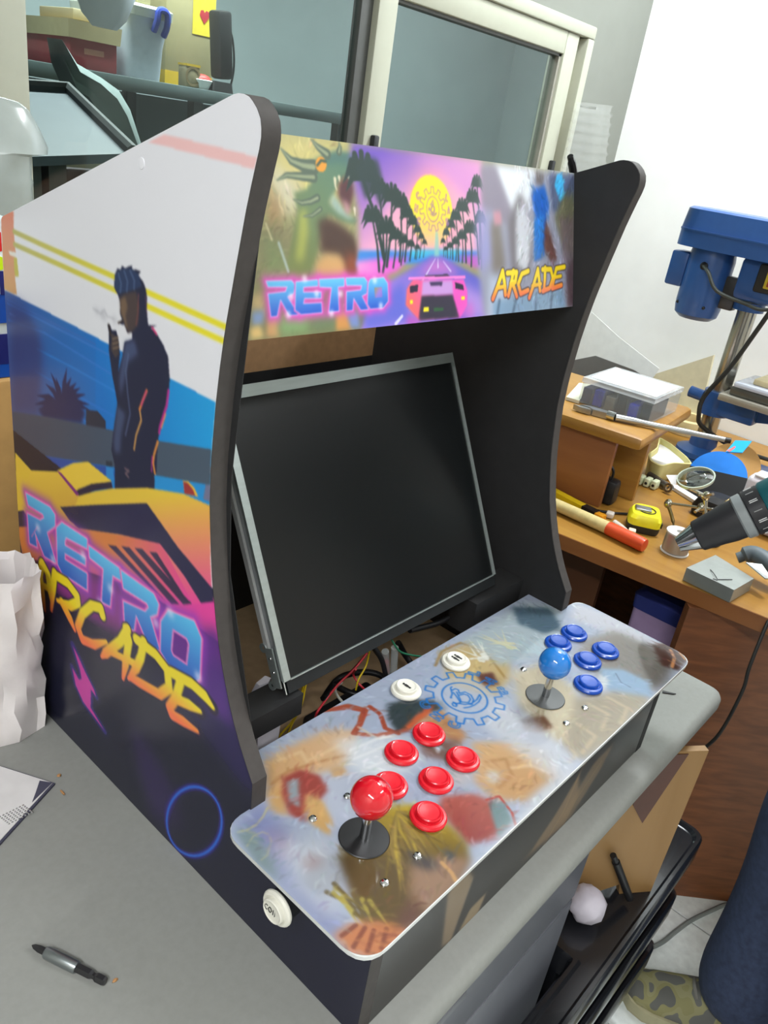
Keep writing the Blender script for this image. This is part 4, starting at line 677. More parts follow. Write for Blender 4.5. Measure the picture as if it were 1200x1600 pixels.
# generic horned dragon
dr = [(107.5,121.8),(112.5,125.8),(120.5,128.7),(136.8,133.3),(153.3,133.5),(160.4,126.7),(162.2,119.8),(153.4,116.0),(146.7,116.5),(138.0,111.7),(131.6,103.0),(125.1,96.3),(135.9,90.2),(148.9,86.1),(156.4,85.6),(151.9,81.3),(138.5,83.0),(124.3,87.6),(118.8,81.0),(112.7,68.0),(106.4,52.8),(99.2,44.2),(75.1,44.7),(83.6,67.8),(91.9,88.8),(90.4,102.2),(102.6,104.8),(112.1,113.6)]
MP(dr, (92, 126, 104), blur=1.5, col2=(120, 128, 74), d=([(132.5,122.5),(84.9,48.5)])); MP([(120.5,128.7),(136.8,133.1),(153.3,133.3),(159.4,126.6),(149.1,124.4),(136.1,125.6),(123.0,122.6)], (74, 112, 108), 0.9, blur=2.5)
MP([(94.9,88.9),(101.2,91.2),(100.9,74.3),(94.2,55.1),(86.4,53.0)], (176, 178, 86), 0.9, blur=3); MP([(130.6,102.9),(136.5,96.7),(145.7,88.2),(154.0,85.1),(145.4,84.7),(132.6,90.1),(126.7,96.3)], (150, 176, 172), 0.9, blur=2)
MP([(138.0,111.9),(146.7,116.5),(153.4,116.0),(154.5,106.2),(149.7,95.0),(145.9,90.5),(139.8,96.8),(135.5,103.2)], (86, 52, 58), blur=2); MP([(140.0,99.0),(146.5,97.1),(149.3,90.6),(144.0,88.2)], (196, 150, 156), 0.9, blur=2)
for q, w_ in (([(80.2,131.2),(89.9,123.4),(101.4,121.0),(111.9,120.6)], [1, 6, 9, 11]), ([(110.6,140.0),(118.0,134.7),(127.0,130.6)], [1, 5, 8]), ([(140.7,140.1),(141.3,136.6),(140.0,133.3)], [1, 4, 6]), ([(74.5,109.4),(84.4,113.4),(97.6,113.4),(111.2,113.6)], [1, 4, 6, 8]), ([(88.7,97.2),(97.1,95.0),(106.3,96.4),(113.7,99.2)], [1, 4, 5, 6]), ([(97.5,85.6),(106.8,86.5),(116.0,91.3)], [1, 3, 4])):
    mqC.line(q, w_, (84, 100, 86)); mqC.line(q, [v * 0.35 for v in w_], (158, 168, 132), 0.8)
for q in ([(133.6,113.8),(133.7,108.5),(135.1,105.3)], [(138.3,115.1),(138.6,111.9)], [(148.4,117.0),(150.8,113.7),(151.6,111.6)], [(153.6,92.9),(153.8,87.4)]): mqC.line(q, [3, 0.6], (214, 206, 176))
mqC.disc([(119.9,123.0)][0], 6.0, 5.2, (224, 150, 50), rot=0.5); mqC.line([(115.8,122.1),(120.2,125.8),(125.2,125.3)], 2, (60, 82, 70))
# loose earth tones below it
MP([(112.7,83.1),(122.4,85.4),(135.0,81.4),(151.1,72.7),(156.7,56.8),(153.6,41.8),(139.6,41.0),(132.7,57.0),(113.4,59.3)], (72, 50, 42), blur=3); MP([(107.3,52.8),(116.5,58.2),(132.8,58.1),(139.0,52.4),(139.6,41.0),(106.2,41.8)], (206, 158, 104), blur=3); MP([(141.3,59.1),(153.2,56.8),(151.8,41.9),(139.7,42.1)], (170, 84, 54), 0.8, blur=4)
MP([(55.8,73.7),(73.4,67.8),(82.7,46.7),(56.0,41.0)], (124, 140, 92), 0.8, blur=5); mqC.line([(71.3,66.7),(78.3,46.8)], 2.5, (176, 190, 186), 0.8); mqC.line([(60.7,79.9),(65.0,68.8)], 1.5, (212, 202, 160), 0.8)
MP([(41.0,31.2),(53.6,32.8),(52.0,19.2),(39.6,19.9)], (196, 168, 120), 0.9, blur=3); MP([(40.4,19.9),(52.1,20.3),(49.6,10.9),(39.7,9.5)], (128, 150, 190), blur=2); MP([(36.8,8.6),(46.7,10.1),(49.8,1.3),(37.2,0.2)], (222, 188, 120), blur=2); MP([(54.1,12.8),(64.2,13.2),(64.1,0.2),(51.3,1.2)], (196, 150, 100), blur=2)
MP([(65.7,14.2),(95.9,13.5),(97.8,1.0),(64.3,1.3)], (126, 160, 108), blur=4); MP([(96.1,14.6),(128.7,15.0),(127.3,1.2),(96.2,1.1)], (110, 128, 96), blur=4); MP([(125.2,14.0),(138.9,14.4),(142.8,0.1),(123.9,0.2)], (206, 146, 84), blur=2); MP([(137.0,13.4),(151.1,13.8),(151.7,0.6),(141.1,1.4)], (122, 142, 196), blur=2)
# sunset sky, sea and road
sky = [(154.0,141.5),(329.6,140.2),(337.1,113.8),(326.7,55.9),(155.0,54.7),(158.2,91.2),(152.4,123.9)]
MP(sky, (112, 84, 188), blur=3, col2=(238, 168, 196), d=([(192.8,140.1),(221.3,82.8)])); MP([(225.1,138.7),(329.6,140.2),(337.1,113.8),(315.6,96.0),(267.8,115.8)], (206, 136, 206), 0.8, blur=8)
MP([(189.0,92.1),(268.1,121.1),(325.8,90.6),(319.5,60.6),(186.4,59.4)], (238, 170, 190), 0.85, blur=7); mqC.disc([(253.7,94.1)][0], 34, 34, (244, 150, 170), 0.6, blur=6)
sc_ = [(251.9,93.5),(287.5,93.5),(253.3,118.2)]; sr = 0.5 * (math.dist(sc_[0], sc_[1]) + math.dist(sc_[0], sc_[2]))
mqC.disc(sc_[0], sr, sr, (248, 226, 44), blur=0.6, col2=(244, 178, 170), d=((sc_[0][0], sc_[0][1] + 2), (sc_[0][0], sc_[0][1] - sr)), n=60)
MP([(155.5,61.0),(324.7,60.6),(324.4,51.3),(151.5,49.3)], (52, 132, 214), blur=1.5); MP([(219.9,61.9),(294.0,61.8),(293.7,56.2),(219.4,55.6)], (60, 196, 216), 0.8, blur=2)
MP([(151.8,53.2),(186.2,55.9),(219.4,55.6),(201.7,44.3),(153.2,34.3)], (222, 96, 206), blur=2, col2=(232, 150, 214), d=([(186.1,54.9),(161.0,37.1)])); MP([(285.8,56.2),(335.3,57.0),(345.9,43.8),(313.7,45.6)], (190, 90, 190), blur=2)
MP([(249.7,56.5),(264.6,56.4),(334.5,32.1),(379.2,-10.3),(149.6,-5.1),(176.2,31.5)], (96, 96, 196), blur=2, col2=(170, 130, 216), d=([(254.9,50.9),(198.3,-1.2)]))
MP([(251.4,54.3),(264.5,54.1),(293.0,39.0),(227.2,40.6)], (206, 116, 196), 0.8, blur=4); MP([(155.4,17.1),(209.5,35.7),(215.9,3.1),(157.5,-3.6)], (88, 104, 206), 0.8, blur=4); MP([(292.7,33.3),(345.0,13.5),(355.8,-5.7),(301.4,-2.3)], (186, 150, 220), 0.8, blur=5)
for q, w_ in (([(255.1,54.2),(239.6,39.2),(217.0,19.4)], [.6, 1.5, 2.5]), ([(258.8,54.2),(258.4,46.5)], [.6, 1.6]), ([(266.3,51.9),(277.3,42.8)], [.6, 1.4]), ([(205.7,7.0),(196.8,1.1)], [2.6, 3.2])): mqC.line(q, w_, (226, 222, 244), 0.9)
MP([(256.4,77.0),(260.1,77.1),(260.8,56.4),(253.4,56.4)], (140, 196, 186), 0.8, blur=1)
def palm(tp, bs, s):
    col = (42, 62, 60); mqC.line([bs, ((tp[0] + bs[0]) / 2 + s * .06, (tp[1] + bs[1]) / 2), tp], [s * .10, s * .08, s * .07], col)
    for k in range(9):
        th = math.radians(-30 + k * 30); L_ = s * (0.55 if 40 < k * 30 - 30 < 140 else 0.5); mid = (tp[0] + L_ * .6 * math.cos(th), tp[1] + L_ * .5 * math.sin(th) + s * .12); mqC.line([tp, mid, (tp[0] + L_ * math.cos(th), tp[1] + L_ * .5 * math.sin(th) - s * .12)], [s * .10, s * .13, .3], col)
PL = [(164.9,116.2),(186.1,54.9),(199.4,101.4),(188.8,48.7),(210.5,96.8),(205.6,52.6),(218.3,88.9),(212.4,52.5),(225.6,82.9),(219.3,53.5),(231.3,76.7),(226.3,54.5),(236.2,71.5),(232.5,55.0),(240.4,67.2),(237.9,55.5),(174.3,84.8),(178.9,44.8),(191.0,76.1),(183.6,44.2),(202.0,71.2),(196.9,47.5),(211.8,68.2),(207.1,49.5),(221.8,65.1),(219.2,52.4),(230.4,63.0),(228.0,53.9),(313.9,104.9),(322.2,48.9),(297.5,96.5),(301.5,50.4),(287.3,88.5),(289.5,51.7),(279.2,81.7),(280.8,53.4),(272.2,75.1),(273.1,54.6),(267.1,68.4),(267.4,55.8),(325.7,87.2),(326.3,44.2),(308.8,77.8),(309.6,46.8),(296.4,72.0),(295.5,50.4),(286.3,67.4),(285.6,52.3),(277.4,64.1),(276.9,54.0),(270.6,61.8),(270.2,55.2),(321.6,118.6),(324.5,53.6),(183.9,106.6),(185.8,51.8)]
for k, s_ in zip(range(0, len(PL), 2), (46, 30, 26, 21, 17, 13, 10, 8, 28, 28, 20, 16, 12, 8, 26, 24, 20, 16, 12, 8, 22, 24, 18, 14, 10, 7, 22, 26)): palm(PL[k], PL[k + 1], s_)
MP([(158.1,122.4),(170.8,132.6),(184.3,130.8),(190.6,111.9),(185.8,92.0),(177.7,106.4),(166.5,100.1)], (44, 64, 66), 0.9, blur=2)
# pink sports car seen from behind
PK = (236, 88, 190)
MP([(213.6,29.7),(222.2,36.9),(296.8,35.2),(302.1,25.2),(302.0,11.5),(290.6,0.6),(228.2,2.3),(211.1,16.0)], PK, blur=0.8, col2=(240, 110, 96), d=([(253.7,28.9),(216.2,8.5)])); MP([(235.8,35.6),(279.4,34.6),(279.9,22.0),(233.3,22.6)], (196, 150, 214), blur=1)
MP([(239.0,40.3),(271.7,40.6),(275.7,38.7),(238.9,38.8)], (70, 60, 90)); MP([(216.3,39.3),(299.3,38.4),(300.2,35.9),(216.2,37.1)], (236, 130, 208)); MP([(233.3,22.6),(279.0,22.1),(288.7,0.5),(227.8,2.1)], (58, 54, 70), blur=1); MP([(217.8,31.6),(229.4,32.7),(228.1,26.7),(217.4,25.8)], (48, 44, 66)); MP([(283.2,32.9),(295.7,30.4),(296.9,25.4),(283.8,27.3)], (48, 44, 66)); MP([(245.1,34.5),(264.7,34.2),(263.1,30.6),(247.0,30.9)], (62, 52, 88), blur=0.6)
for q in ([(235.6,12.8),(242.9,12.6),(242.7,8.7),(235.4,8.9)], [(217.0,19.8),(221.1,19.9),(220.9,16.8),(216.8,16.8)], [(292.4,19.9),(298.1,19.9),(298.0,16.9),(292.7,16.9)]): MP(q, (246, 224, 50))
MP([(250.2,11.5),(264.3,11.3),(264.6,8.1),(250.4,8.3)], (52, 96, 62)); MP([(212.0,5.9),(230.4,2.7),(228.0,-1.6),(211.6,0.1)], (206, 70, 170), 0.8, blur=3); MP([(288.6,9.5),(310.4,13.9),(312.3,-0.1),(288.2,-0.1)], (226, 96, 196), 0.6, blur=4)
# right side: loose grey and blue vertical shapes (no figures)
MP([(329.5,138.5),(508.9,140.0),(512.6,-4.1),(329.1,-2.8),(321.8,38.4),(336.5,96.6)], (150, 152, 172), blur=4)
MP([(348.5,138.2),(424.3,138.5),(411.9,98.9),(369.5,97.6)], (226, 232, 240), blur=4); MP([(327.3,134.5),(352.8,138.5),(381.0,98.0),(369.3,85.7),(347.3,96.9),(328.1,96.4)], (136, 128, 146), 0.9, blur=3); MP([(319.9,101.8),(340.8,96.7),(346.2,55.8),(324.0,38.3),(316.6,67.5)], (150, 150, 206), 0.8, blur=5)
MP([(449.5,137.7),(509.0,137.4),(510.2,88.6),(457.6,100.3)], (84, 96, 128), blur=3); MP([(467.8,137.5),(478.5,138.2),(484.3,114.1),(473.5,109.8),(462.6,125.9)], (66, 170, 226), blur=1)
MP([(371.6,88.8),(395.3,116.5),(407.1,104.9),(419.1,67.9),(411.5,36.3),(380.0,37.0),(375.7,61.7)], (112, 106, 112), 0.9, blur=4); MP([(388.0,98.2),(404.7,106.0),(416.7,80.5),(409.0,36.3),(387.3,49.3)], (206, 210, 220), 0.9, blur=3); MP([(342.7,85.2),(358.2,91.4),(368.4,43.4),(345.7,37.8)], (120, 112, 104), 0.9, blur=4); MP([(347.3,96.9),(360.5,97.4),(362.5,85.6),(349.2,84.2)], (206, 140, 156), 0.8, blur=2)
MP([(416.9,117.5),(441.9,126.1),(452.3,106.5),(442.1,55.1),(421.6,48.9),(426.7,86.9)], (36, 96, 186), blur=2.5); MP([(421.7,89.9),(442.0,96.1),(439.5,55.1),(421.6,51.4)], (44, 120, 206), blur=1.5); MP([(444.6,93.6),(468.8,54.9),(463.5,41.7),(442.1,61.6)], (104, 70, 66), blur=2); MP([(426.8,137.5),(441.8,135.9),(439.3,124.7),(424.3,126.4)], (96, 86, 84), 0.8, blur=2)
MP([(462.9,94.1),(481.5,116.6),(505.2,117.6),(506.7,54.7),(482.4,61.5)], (116, 116, 92), blur=3); MP([(473.7,94.3),(505.7,95.2),(507.0,40.9),(482.6,48.1)], (120, 104, 112), 0.8, blur=3); MP([(488.4,41.3),(508.2,54.7),(509.5,-1.1),(492.0,-0.2)], (96, 76, 84), blur=3)
MP([(339.1,38.0),(379.9,30.8),(367.4,-6.4),(335.7,-2.0)], (176, 186, 206), blur=4); MP([(345.0,13.5),(483.1,21.0),(489.2,-2.8),(344.5,-3.7)], (130, 160, 190), blur=3)
for q in ([(356.3,13.0),(351.3,-2.9)], [(386.7,12.9),(379.3,-3.3)], [(426.6,16.4),(424.0,-4.6)], [(458.3,17.8),(455.7,-2.4)]): mqC.line(q, 4, (70, 92, 116), 0.7, soft=3)
mqC.brush(800, (385, 505, 0, 140), (4, 12), 2.4, lambda x, y: 80 + 35 * math.sin(x / 19.0 + y / 27.0), 0.16)
# gear emblem on the sun
gm = [(253.8,95.7),(271.4,96.2)][0]; PU = (150, 110, 156)
gear(mqC, gm, 18.5, 13.5, 11, 0.9, PU, 0.9, math.pi / 2); mqC.line([(gm[0] + 8.8 * math.cos(k * math.pi / 20), gm[1] + 10.4 * math.sin(k * math.pi / 20)) for k in range(40)], 0.9, PU, 0.9, close=True)
k_ = 10.0 / 26.0
for q in EM: mqC.line([(gm[0] + (x - gc[0]) * k_ * .8, gm[1] + (y - gc[1]) * k_) for x, y in q], 0.8, PU, 0.9)
for ch, ang in (('C', 152), ('N', 180), ('C', 208), ('L', 28), ('A', 0), ('B', -28)):
    aa = math.radians(ang); glyph(mqC, ch, (gm[0] + 23 * math.cos(aa), gm[1] + 21.5 * math.sin(aa)), 0.42, (0.35 if ang > 90 and ang < 180 else -0.3 if ang > 180 else -0.3 if ang > 0 else 0.3 if ang < 0 else 0), 0.8, (166, 110, 170), 0.95)
# lettering on the marquee
LM = ([(56.0,40.5),(80.8,40.3),(84.1,37.0),(81.8,30.6),(75.7,28.7),(85.0,15.2),(75.6,15.2),(68.4,26.7),(63.8,15.4),(57.8,15.2),(56.9,31.6),(74.0,32.5),(75.9,35.7),(57.4,36.3)],
      [(84.9,39.2),(108.2,40.1),(107.7,35.2),(92.4,35.0),(92.0,31.3),(110.5,30.8),(110.0,26.2),(92.4,26.7),(91.1,23.0),(110.0,22.8),(109.9,15.4),(87.7,15.1),(82.0,18.7)],
      [(109.2,40.4),(137.2,40.6),(136.6,34.2),(129.5,33.8),(128.7,15.5),(117.3,15.1),(122.1,33.6),(109.2,34.5)],
      [(138.6,40.6),(160.5,40.5),(164.2,36.8),(162.3,27.5),(156.4,25.9),(163.4,14.9),(154.0,14.8),(146.4,24.4),(144.5,15.3),(137.2,15.1),(138.6,30.1),(155.4,30.7),(156.8,34.1),(139.0,34.7)],
      [(167.6,39.1),(184.4,39.9),(188.9,34.9),(188.5,20.3),(181.6,15.1),(165.6,15.1),(162.3,19.1),(164.8,35.7)])
HM = {4: [[(171.8,31.9),(181.1,32.1),(181.2,23.6),(171.8,23.5)]]}
for L in LM: mqC.line(L, 9, (222, 84, 196), 0.75, close=True, glow=True)
for i, L in enumerate(LM):
    mqC.line(L, 2.6, (216, 92, 188), close=True); ys = [q[1] for q in L]
    MP(L, (104, 196, 240), holes=HM.get(i, []), col2=(50, 92, 200), d=((L[0][0], max(ys)), (L[0][0], min(ys)))); mqC.line(L, 0.6, (236, 206, 240), 0.8, close=True)
for c_ in [(79.2,28.6),(105.6,29.7),(131.7,28.7),(94.2,41.1),(178.8,17.1),(120.2,14.3),(74.8,15.8),(173.0,37.8)]: mqC.disc(c_, 2.6, 2.6, (244, 240, 250), 0.75, blur=1.3)
BM = ([[(344.8,15.4),(354.0,27.7),(362.8,41.4)], [(362.8,41.4),(365.8,30.2),(367.2,18.5)], [(352.4,25.4),(367.3,26.6)]],
      [[(382.3,41.0),(378.3,29.8),(372.6,17.4)], [(370.8,39.2),(388.4,39.7),(385.5,30.4),(377.2,28.9)], [(381.0,28.2),(384.8,22.2),(388.1,16.2)]],
      [[(410.6,40.5),(397.9,37.8),(391.0,27.9),(395.5,18.3),(409.9,21.3)]],
      [[(412.2,13.7),(421.1,27.0),(429.4,41.9)], [(429.4,41.9),(431.8,31.2),(433.6,19.9)], [(418.1,25.3),(435.5,26.8)]],
      [[(444.0,43.2),(443.4,30.9),(441.6,19.6)], [(438.5,41.4),(455.7,41.4),(460.2,32.0),(453.4,21.9),(439.1,19.3)]],
      [[(485.2,43.4),(467.1,41.8),(462.7,31.9),(459.0,21.4),(478.9,24.2)], [(462.7,32.6),(477.5,33.8)]])
for g in BM:
    for q in g: mqC.line(q, 7.4 if len(q) > 2 else 6, (52, 40, 60), soft=0.6)
for g in BM:
    al = [v for q in g for v in q]; y1 = max(v[1] for v in al); y0 = min(v[1] for v in al)
    for q in g: mqC.line(q, 5.4 if len(q) > 2 else 4.2, (248, 216, 40), soft=0.5, col2=(248, 126, 76), d=((al[0][0], y0 + (y1 - y0) * .6), (al[0][0], y0)))
mqC.soften(0.9)
M_mq = print_mat('marquee_print', 0.3, 0.1)
def mq3(A, S):
    o = np.array(mq(0, 0, 0.0003)); return np.stack([A - 0.26, o[1] + MV.y * S + 0.09, o[2] + MV.z * S], -1)
ruled_print('marquee_artwork', [(0.0, ML, lambda s: (T + 0.0004, W - T - 0.0004), 190, 640)], mqC, mq3, M_mq, mar)
MB().tube([(0.5054,-0.0850,0.6496), (0.5164,-0.0850,0.6387), (0.5249,-0.0850,0.6273)], [0.0035, 0.0045, 0.005], 8).build('clip', M_black, cab, cab)

# ------------------------------------------------------------------ bare LCD panel leaning inside
LX0, LX1 = 0.0973, 0.4505; LB = Vector((0, -0.1415, 0.1676)); LT = Vector((0, -0.0153, 0.4169)); LV = (LT - LB).normalized(); LN = Vector((0, -LV.z, LV.y)); LH = (LT - LB).length
def lq(x, s, n=0.0): return Vector((x, 0, 0)) + LB + LV * s + LN * n
def lbox(m, x0, x1, s0, s1, n0, n1): return m.loft([[lq(x0, s0, n), lq(x1, s0, n), lq(x1, s1, n), lq(x0, s1, n)] for n in (n0, n1)])
M_alu = mat('brushed_steel', (176, 186, 184), 0.38, 0.75, var=0.05, scale=30, stretch=(1, 1, 8)); M_alu2 = mat('dull_steel', (150, 154, 156), 0.45, 0.7)
M_scr = mat('screen_black', (14, 17, 18), 0.30, var=0.1, scale=8, spec=0.45); M_pcb = mat('black_board', (20, 24, 26), 0.5)
lcd = lbox(MB(), LX0 + 0.002, LX1 - 0.001, 0.0, LH - 0.001, -0.016, -0.001).build('lcd_panel', M_alu2, cab, cab, label='bare LCD panel with steel bezel')
lbox(MB(), LX0 + 0.008, LX1 - 0.005, 0.001, LH - 0.011, -0.0008, 0.0002).build('screen', M_scr, lcd, cab)
lbox(MB(), LX0, LX1, LH - 0.0115, LH, -0.001, 0.0016).build('bezel_top', M_alu, lcd, cab); lbox(MB(), LX0, LX0 + 0.0085, 0.0, LH - 0.0115, -0.001, 0.0016).build('bezel_side', M_alu, lcd, cab)
lbox(MB(), LX1 - 0.0052, LX1, 0.0, LH - 0.0115, -0.001, 0.0016).build('bezel_side', M_alu, lcd, cab); lbox(MB(), LX0 + 0.0085, LX1 - 0.0052, -0.0006, 0.0008, -0.001, 0.0018).build('bezel_bottom', M_alu, lcd, cab)
lbox(MB(), LX0 + 0.006, LX1 + 0.001, -0.014, -0.0007, -0.010, -0.003).build('driver_board', M_pcb, lcd, cab)
lbox(MB(), LX0 - 0.0012, LX0 + 0.0018, 0.02, LH - 0.01, -0.015, -0.009).build('side_rail', mat('light_rail', (200, 202, 200), 0.4, 0.4), lcd, cab)
br = lbox(MB(), LX0 - 0.0020, LX0 - 0.0004, -0.006, 0.034, -0.014, -0.003)
for s_ in (-0.004, 0.034): br.lathe([(0.0022, 0), (0.0048, 0), (0.0048, 0.0016), (0.0022, 0.0016)], lq(LX0 - 0.0004, s_, -0.0165), (-1, 0, 0), 16, False, False)
br.build('mount_bracket', M_alu, lcd, cab)
MB().tube([lq(LX0 + 0.0002, 0.0, 0.0), lq(LX0 - 0.0004, -0.012, 0.001)], 0.0010, 6, smooth=False).build('bracket_pin', M_chrome, lcd, cab)
for k in (0.010, 0.024): MB().ball(lq(LX0 - 0.0022, k, -0.008), 0.0014, n=10, m=6).build('rivet', M_chrome, lcd, cab)
# wooden blocks the panel rests on, white plastic piece, loose wires
MB().bx(T + 0.001, 0.118, -0.150, -0.118, 0.125, 0.150).build('support_block', M_inner, cab, cab); MB().bx(0.40, W - T - 0.001, -0.155, -0.118, 0.10, 0.148).build('support_block', M_inner, cab, cab)
def crumple(rings, amp, seed): 
    g = np.random.default_rng(seed); return [[Vector(q) + Vector(g.uniform(-amp, amp, 3)) for q in r] for r in rings]
wpc = (0.1037,-0.1097,0.1000)
wp = [[(wpc[0] - 0.004 + dx * s * 0.62, wpc[1] + dy * s * 0.5, z) for dx, dy in ((-.014, -.02), (.03, -.02), (.036, .0), (.03, .02), (-.014, .02))] for z, s in ((0.0135, .8), (0.05, 1.), (0.09, 1.0), (0.122, .95), (0.146, .40))]
MB().loft(crumple(wp, 0.0025, 3)).build('plastic_sleeve', mat('white_film', (216, 212, 220), 0.2, coat=0.5), cab, cab, 20)
def wire(pts, r, m, n=6): return MB().tube(pts, r, n).build('wire', m, cab, cab, 80)
Wy, Wr, Wk, Wg = mat('yellow_wire', (206, 176, 30), 0.4), mat('red_wire', (176, 40, 50), 0.4), mat('black_wire', (20, 20, 22), 0.4), mat('green_wire', (40, 110, 80), 0.4)
wire([(0.1500,-0.1186,0.1250), (0.1488,-0.1177,0.1000), (0.1440,-0.1159,0.0800), (0.1373,-0.1079,0.0600), (0.1329,-0.0999,0.0400)], 0.0013, Wy); wire([(0.1536,-0.1187,0.1250), (0.1465,-0.1222,0.1000), (0.1425,-0.1162,0.0750), (0.1394,-0.1129,0.0500)], 0.0012, Wy)
pz = [(0.2390,-0.1253,0.1300), (0.2227,-0.1240,0.1150), (0.2059,-0.1193,0.1000), (0.1888,-0.1204,0.0900), (0.1688,-0.1262,0.0850), (0.1715,-0.1216,0.0700)]
wire(pz, 0.0014, Wr); wire([(a + 0.0018, b + 0.001, c + (0.001 if i % 2 else -0.001)) for i, (a, b, c) in enumerate(pz)], 0.0013, Wk); wire([(0.2177,-0.1298,0.1200), (0.2289,-0.1186,0.1000), (0.2317,-0.1317,0.0900), (0.2434,-0.1363,0.0800)], 0.0013, Wr)
wire([(0.2457,-0.1230,0.1300), (0.2425,-0.1237,0.1100), (0.2278,-0.1277,0.1000), (0.2277,-0.1264,0.0850)], 0.0011, Wy); wire([(0.2736,-0.1298,0.1350), (0.2824,-0.1377,0.1200), (0.3007,-0.1436,0.1100), (0.3200,-0.1443,0.1000)], 0.0012, Wg)
wire([(0.2462,-0.1274,0.1350), (0.2543,-0.1345,0.1200), (0.2577,-0.1420,0.1000)], 0.0032, Wk); wire([(0.2990,-0.1340,0.1400), (0.3474,-0.1353,0.1300), (0.3773,-0.1327,0.1250)], 0.0036, Wk); wire([(0.3177,-0.1079,0.1000), (0.3299,-0.1118,0.0800), (0.3340,-0.1207,0.0700)], 0.0040, Wk)
wire([(0.2208,-0.0866,0.0500), (0.2624,-0.0712,0.0500), (0.2859,-0.0899,0.0600), (0.2956,-0.1126,0.0600), (0.2776,-0.1205,0.0500), (0.2428,-0.1076,0.0450), (0.2415,-0.0917,0.0400)], 0.0042, Wk); wire([(0.2477,-0.0751,0.0500), (0.2593,-0.1064,0.0500), (0.3008,-0.1099,0.0500), (0.3112,-0.1091,0.0600)], 0.004, Wk)
wire([(0.2104,-0.1251,0.0750), (0.2136,-0.1138,0.0750), (0.2256,-0.0984,0.0700), (0.2447,-0.0907,0.0650)], 0.0016, mat('pale_wire', (196, 196, 186), 0.4))
MB().bx(0.18, 0.285, -0.150, -0.095, 0.014, 0.052, 0.004).build('control_board_case', M_black, cab, cab)
MB().cyl((0.2891,-0.1197,0.0750), (0.2743,-0.1233,0.1150), 0.0045, n=14).build('clear_tube', film('clear_tube', (206, 214, 214), 0.45), cab, cab); MB().cyl((0.2877,-0.1204,0.0780), (0.2806,-0.1220,0.0970), 0.0036, n=14).build('tube_liquid', mat('tube_red', (196, 100, 100), 0.3), cab, cab); MB().cyl((0.2978,-0.1232,0.0750), (0.2890,-0.1250,0.1150), 0.0045, n=14).build('clear_tube', film('clear_tube', (206, 214, 214), 0.45), cab, cab)

# ================================================================== GREY WORK TABLE
M_lam = mat('grey_laminate', (141, 142, 138), 0.65, var=0.03, scale=160, spec=0.05); M_lame = mat('pale_table_edge', (196, 194, 184), 0.4, var=0.03)
tb = thing('work_table', 'pale grey laminate work table with rounded edge under the arcade cabinet', 'table', (-0.2, 0.1, ZF))
TX0, TX1, TY0, TY1 = -1.25, 0.738, -0.392, 0.60
def slab(x0, x1, y0, y1, z0, z1, r, b):
    R = []
    for z, i in ((z0, b), (z0 + b * .3, b * .3), (z0 + b, 0), (z1 - b, 0), (z1 - b * .3, b * .3), (z1, b)): R.append([(x, y, z) for x, y in round_poly([(x0 + i, y0 + i), (x1 - i, y0 + i), (x1 - i, y1 - i), (x0 + i, y1 - i)], r, 6)])
    return MB().loft(R)
slab(TX0, TX1, TY0, TY1, -0.032, 0.0, 0.022, 0.010).build('tabletop', M_lam, tb, tb, 50)
for x_ in (TX0 + 0.06, TX1 - 0.12):
    for y_ in (0.06, TY1 - 0.05): MB().bx(x_ - 0.02, x_ + 0.02, y_ - 0.02, y_ + 0.02, ZF, -0.032, 0.003).build('leg', mat('grey_steel', (120, 122, 126), 0.4, 0.3), tb, tb)
MB().bx(TX0 + 0.08, TX1 - 0.1, TY1 - 0.06, TY1 - 0.04, -0.11, -0.032).build('apron', mat('grey_steel', (120, 122, 126), 0.4, 0.3), tb, tb)
pd = thing('drawer_unit', 'grey metal drawer unit under the front of the table', 'drawers', (0.1, -0.1, ZF))
M_pg = mat('drawer_grey', (94, 96, 104), 0.4, var=0.03); MB().bx(-0.30, 0.43, -0.35, 0.15, ZF + 0.001, -0.034, 0.004).build('carcass', M_pg, pd, pd)
for z0, z1 in ((-0.185, -0.04), (-0.73, -0.19)):
    dw = MB().bx(-0.296, 0.428, -0.37, -0.351, z0, z1, 0.004).build('drawer', M_pg, pd, pd); MB().bx(0.0, 0.14, -0.384, -0.37, z1 - 0.03, z1 - 0.018, 0.003).build('handle', mat('drawer_handle', (90, 92, 98), 0.4), dw, pd)
# black rack of trays beside the drawers
rk = thing('tray_rack', 'black plastic rack with three rounded trays beside the drawer unit', 'rack', (0.63, -0.2, ZF)); M_rk = mat('rack_black', (26, 27, 31), 0.22, var=0.06, coat=0.3)
def tray_ring(xr, z, i): return [(x, y, z) for x, y in round_poly([(0.19 + i, -0.432 + i), (xr - i, -0.432 + i), (xr - i, -0.02 - i), (0.445 + i, -0.02 - i), (0.445 + i, -0.388 - i), (0.19 + i, -0.388 - i)], [0.012, 0.024, 0.024, 0.02, 0.006, 0.012], 5)]
for k, (zt, xr) in enumerate(((-0.305, 0.815), (-0.425, 0.80), (-0.555, 0.80))):
    MB().loft([tray_ring(xr, zt - 0.052, 0.010), tray_ring(xr, zt - 0.042, 0), tray_ring(xr, zt - 0.004, 0), tray_ring(xr, zt, 0.003), tray_ring(xr, zt, 0.008), tray_ring(xr, zt - 0.006, 0.012)]).build('tray', M_rk, rk, rk, 40)
for x_ in (0.47, 0.78):
    for y_ in (-0.36, -0.06): MB().bx(x_ - 0.012, x_ + 0.012, y_ - 0.012, y_ + 0.012, ZF, -0.33).build('post', M_rk, rk, rk)
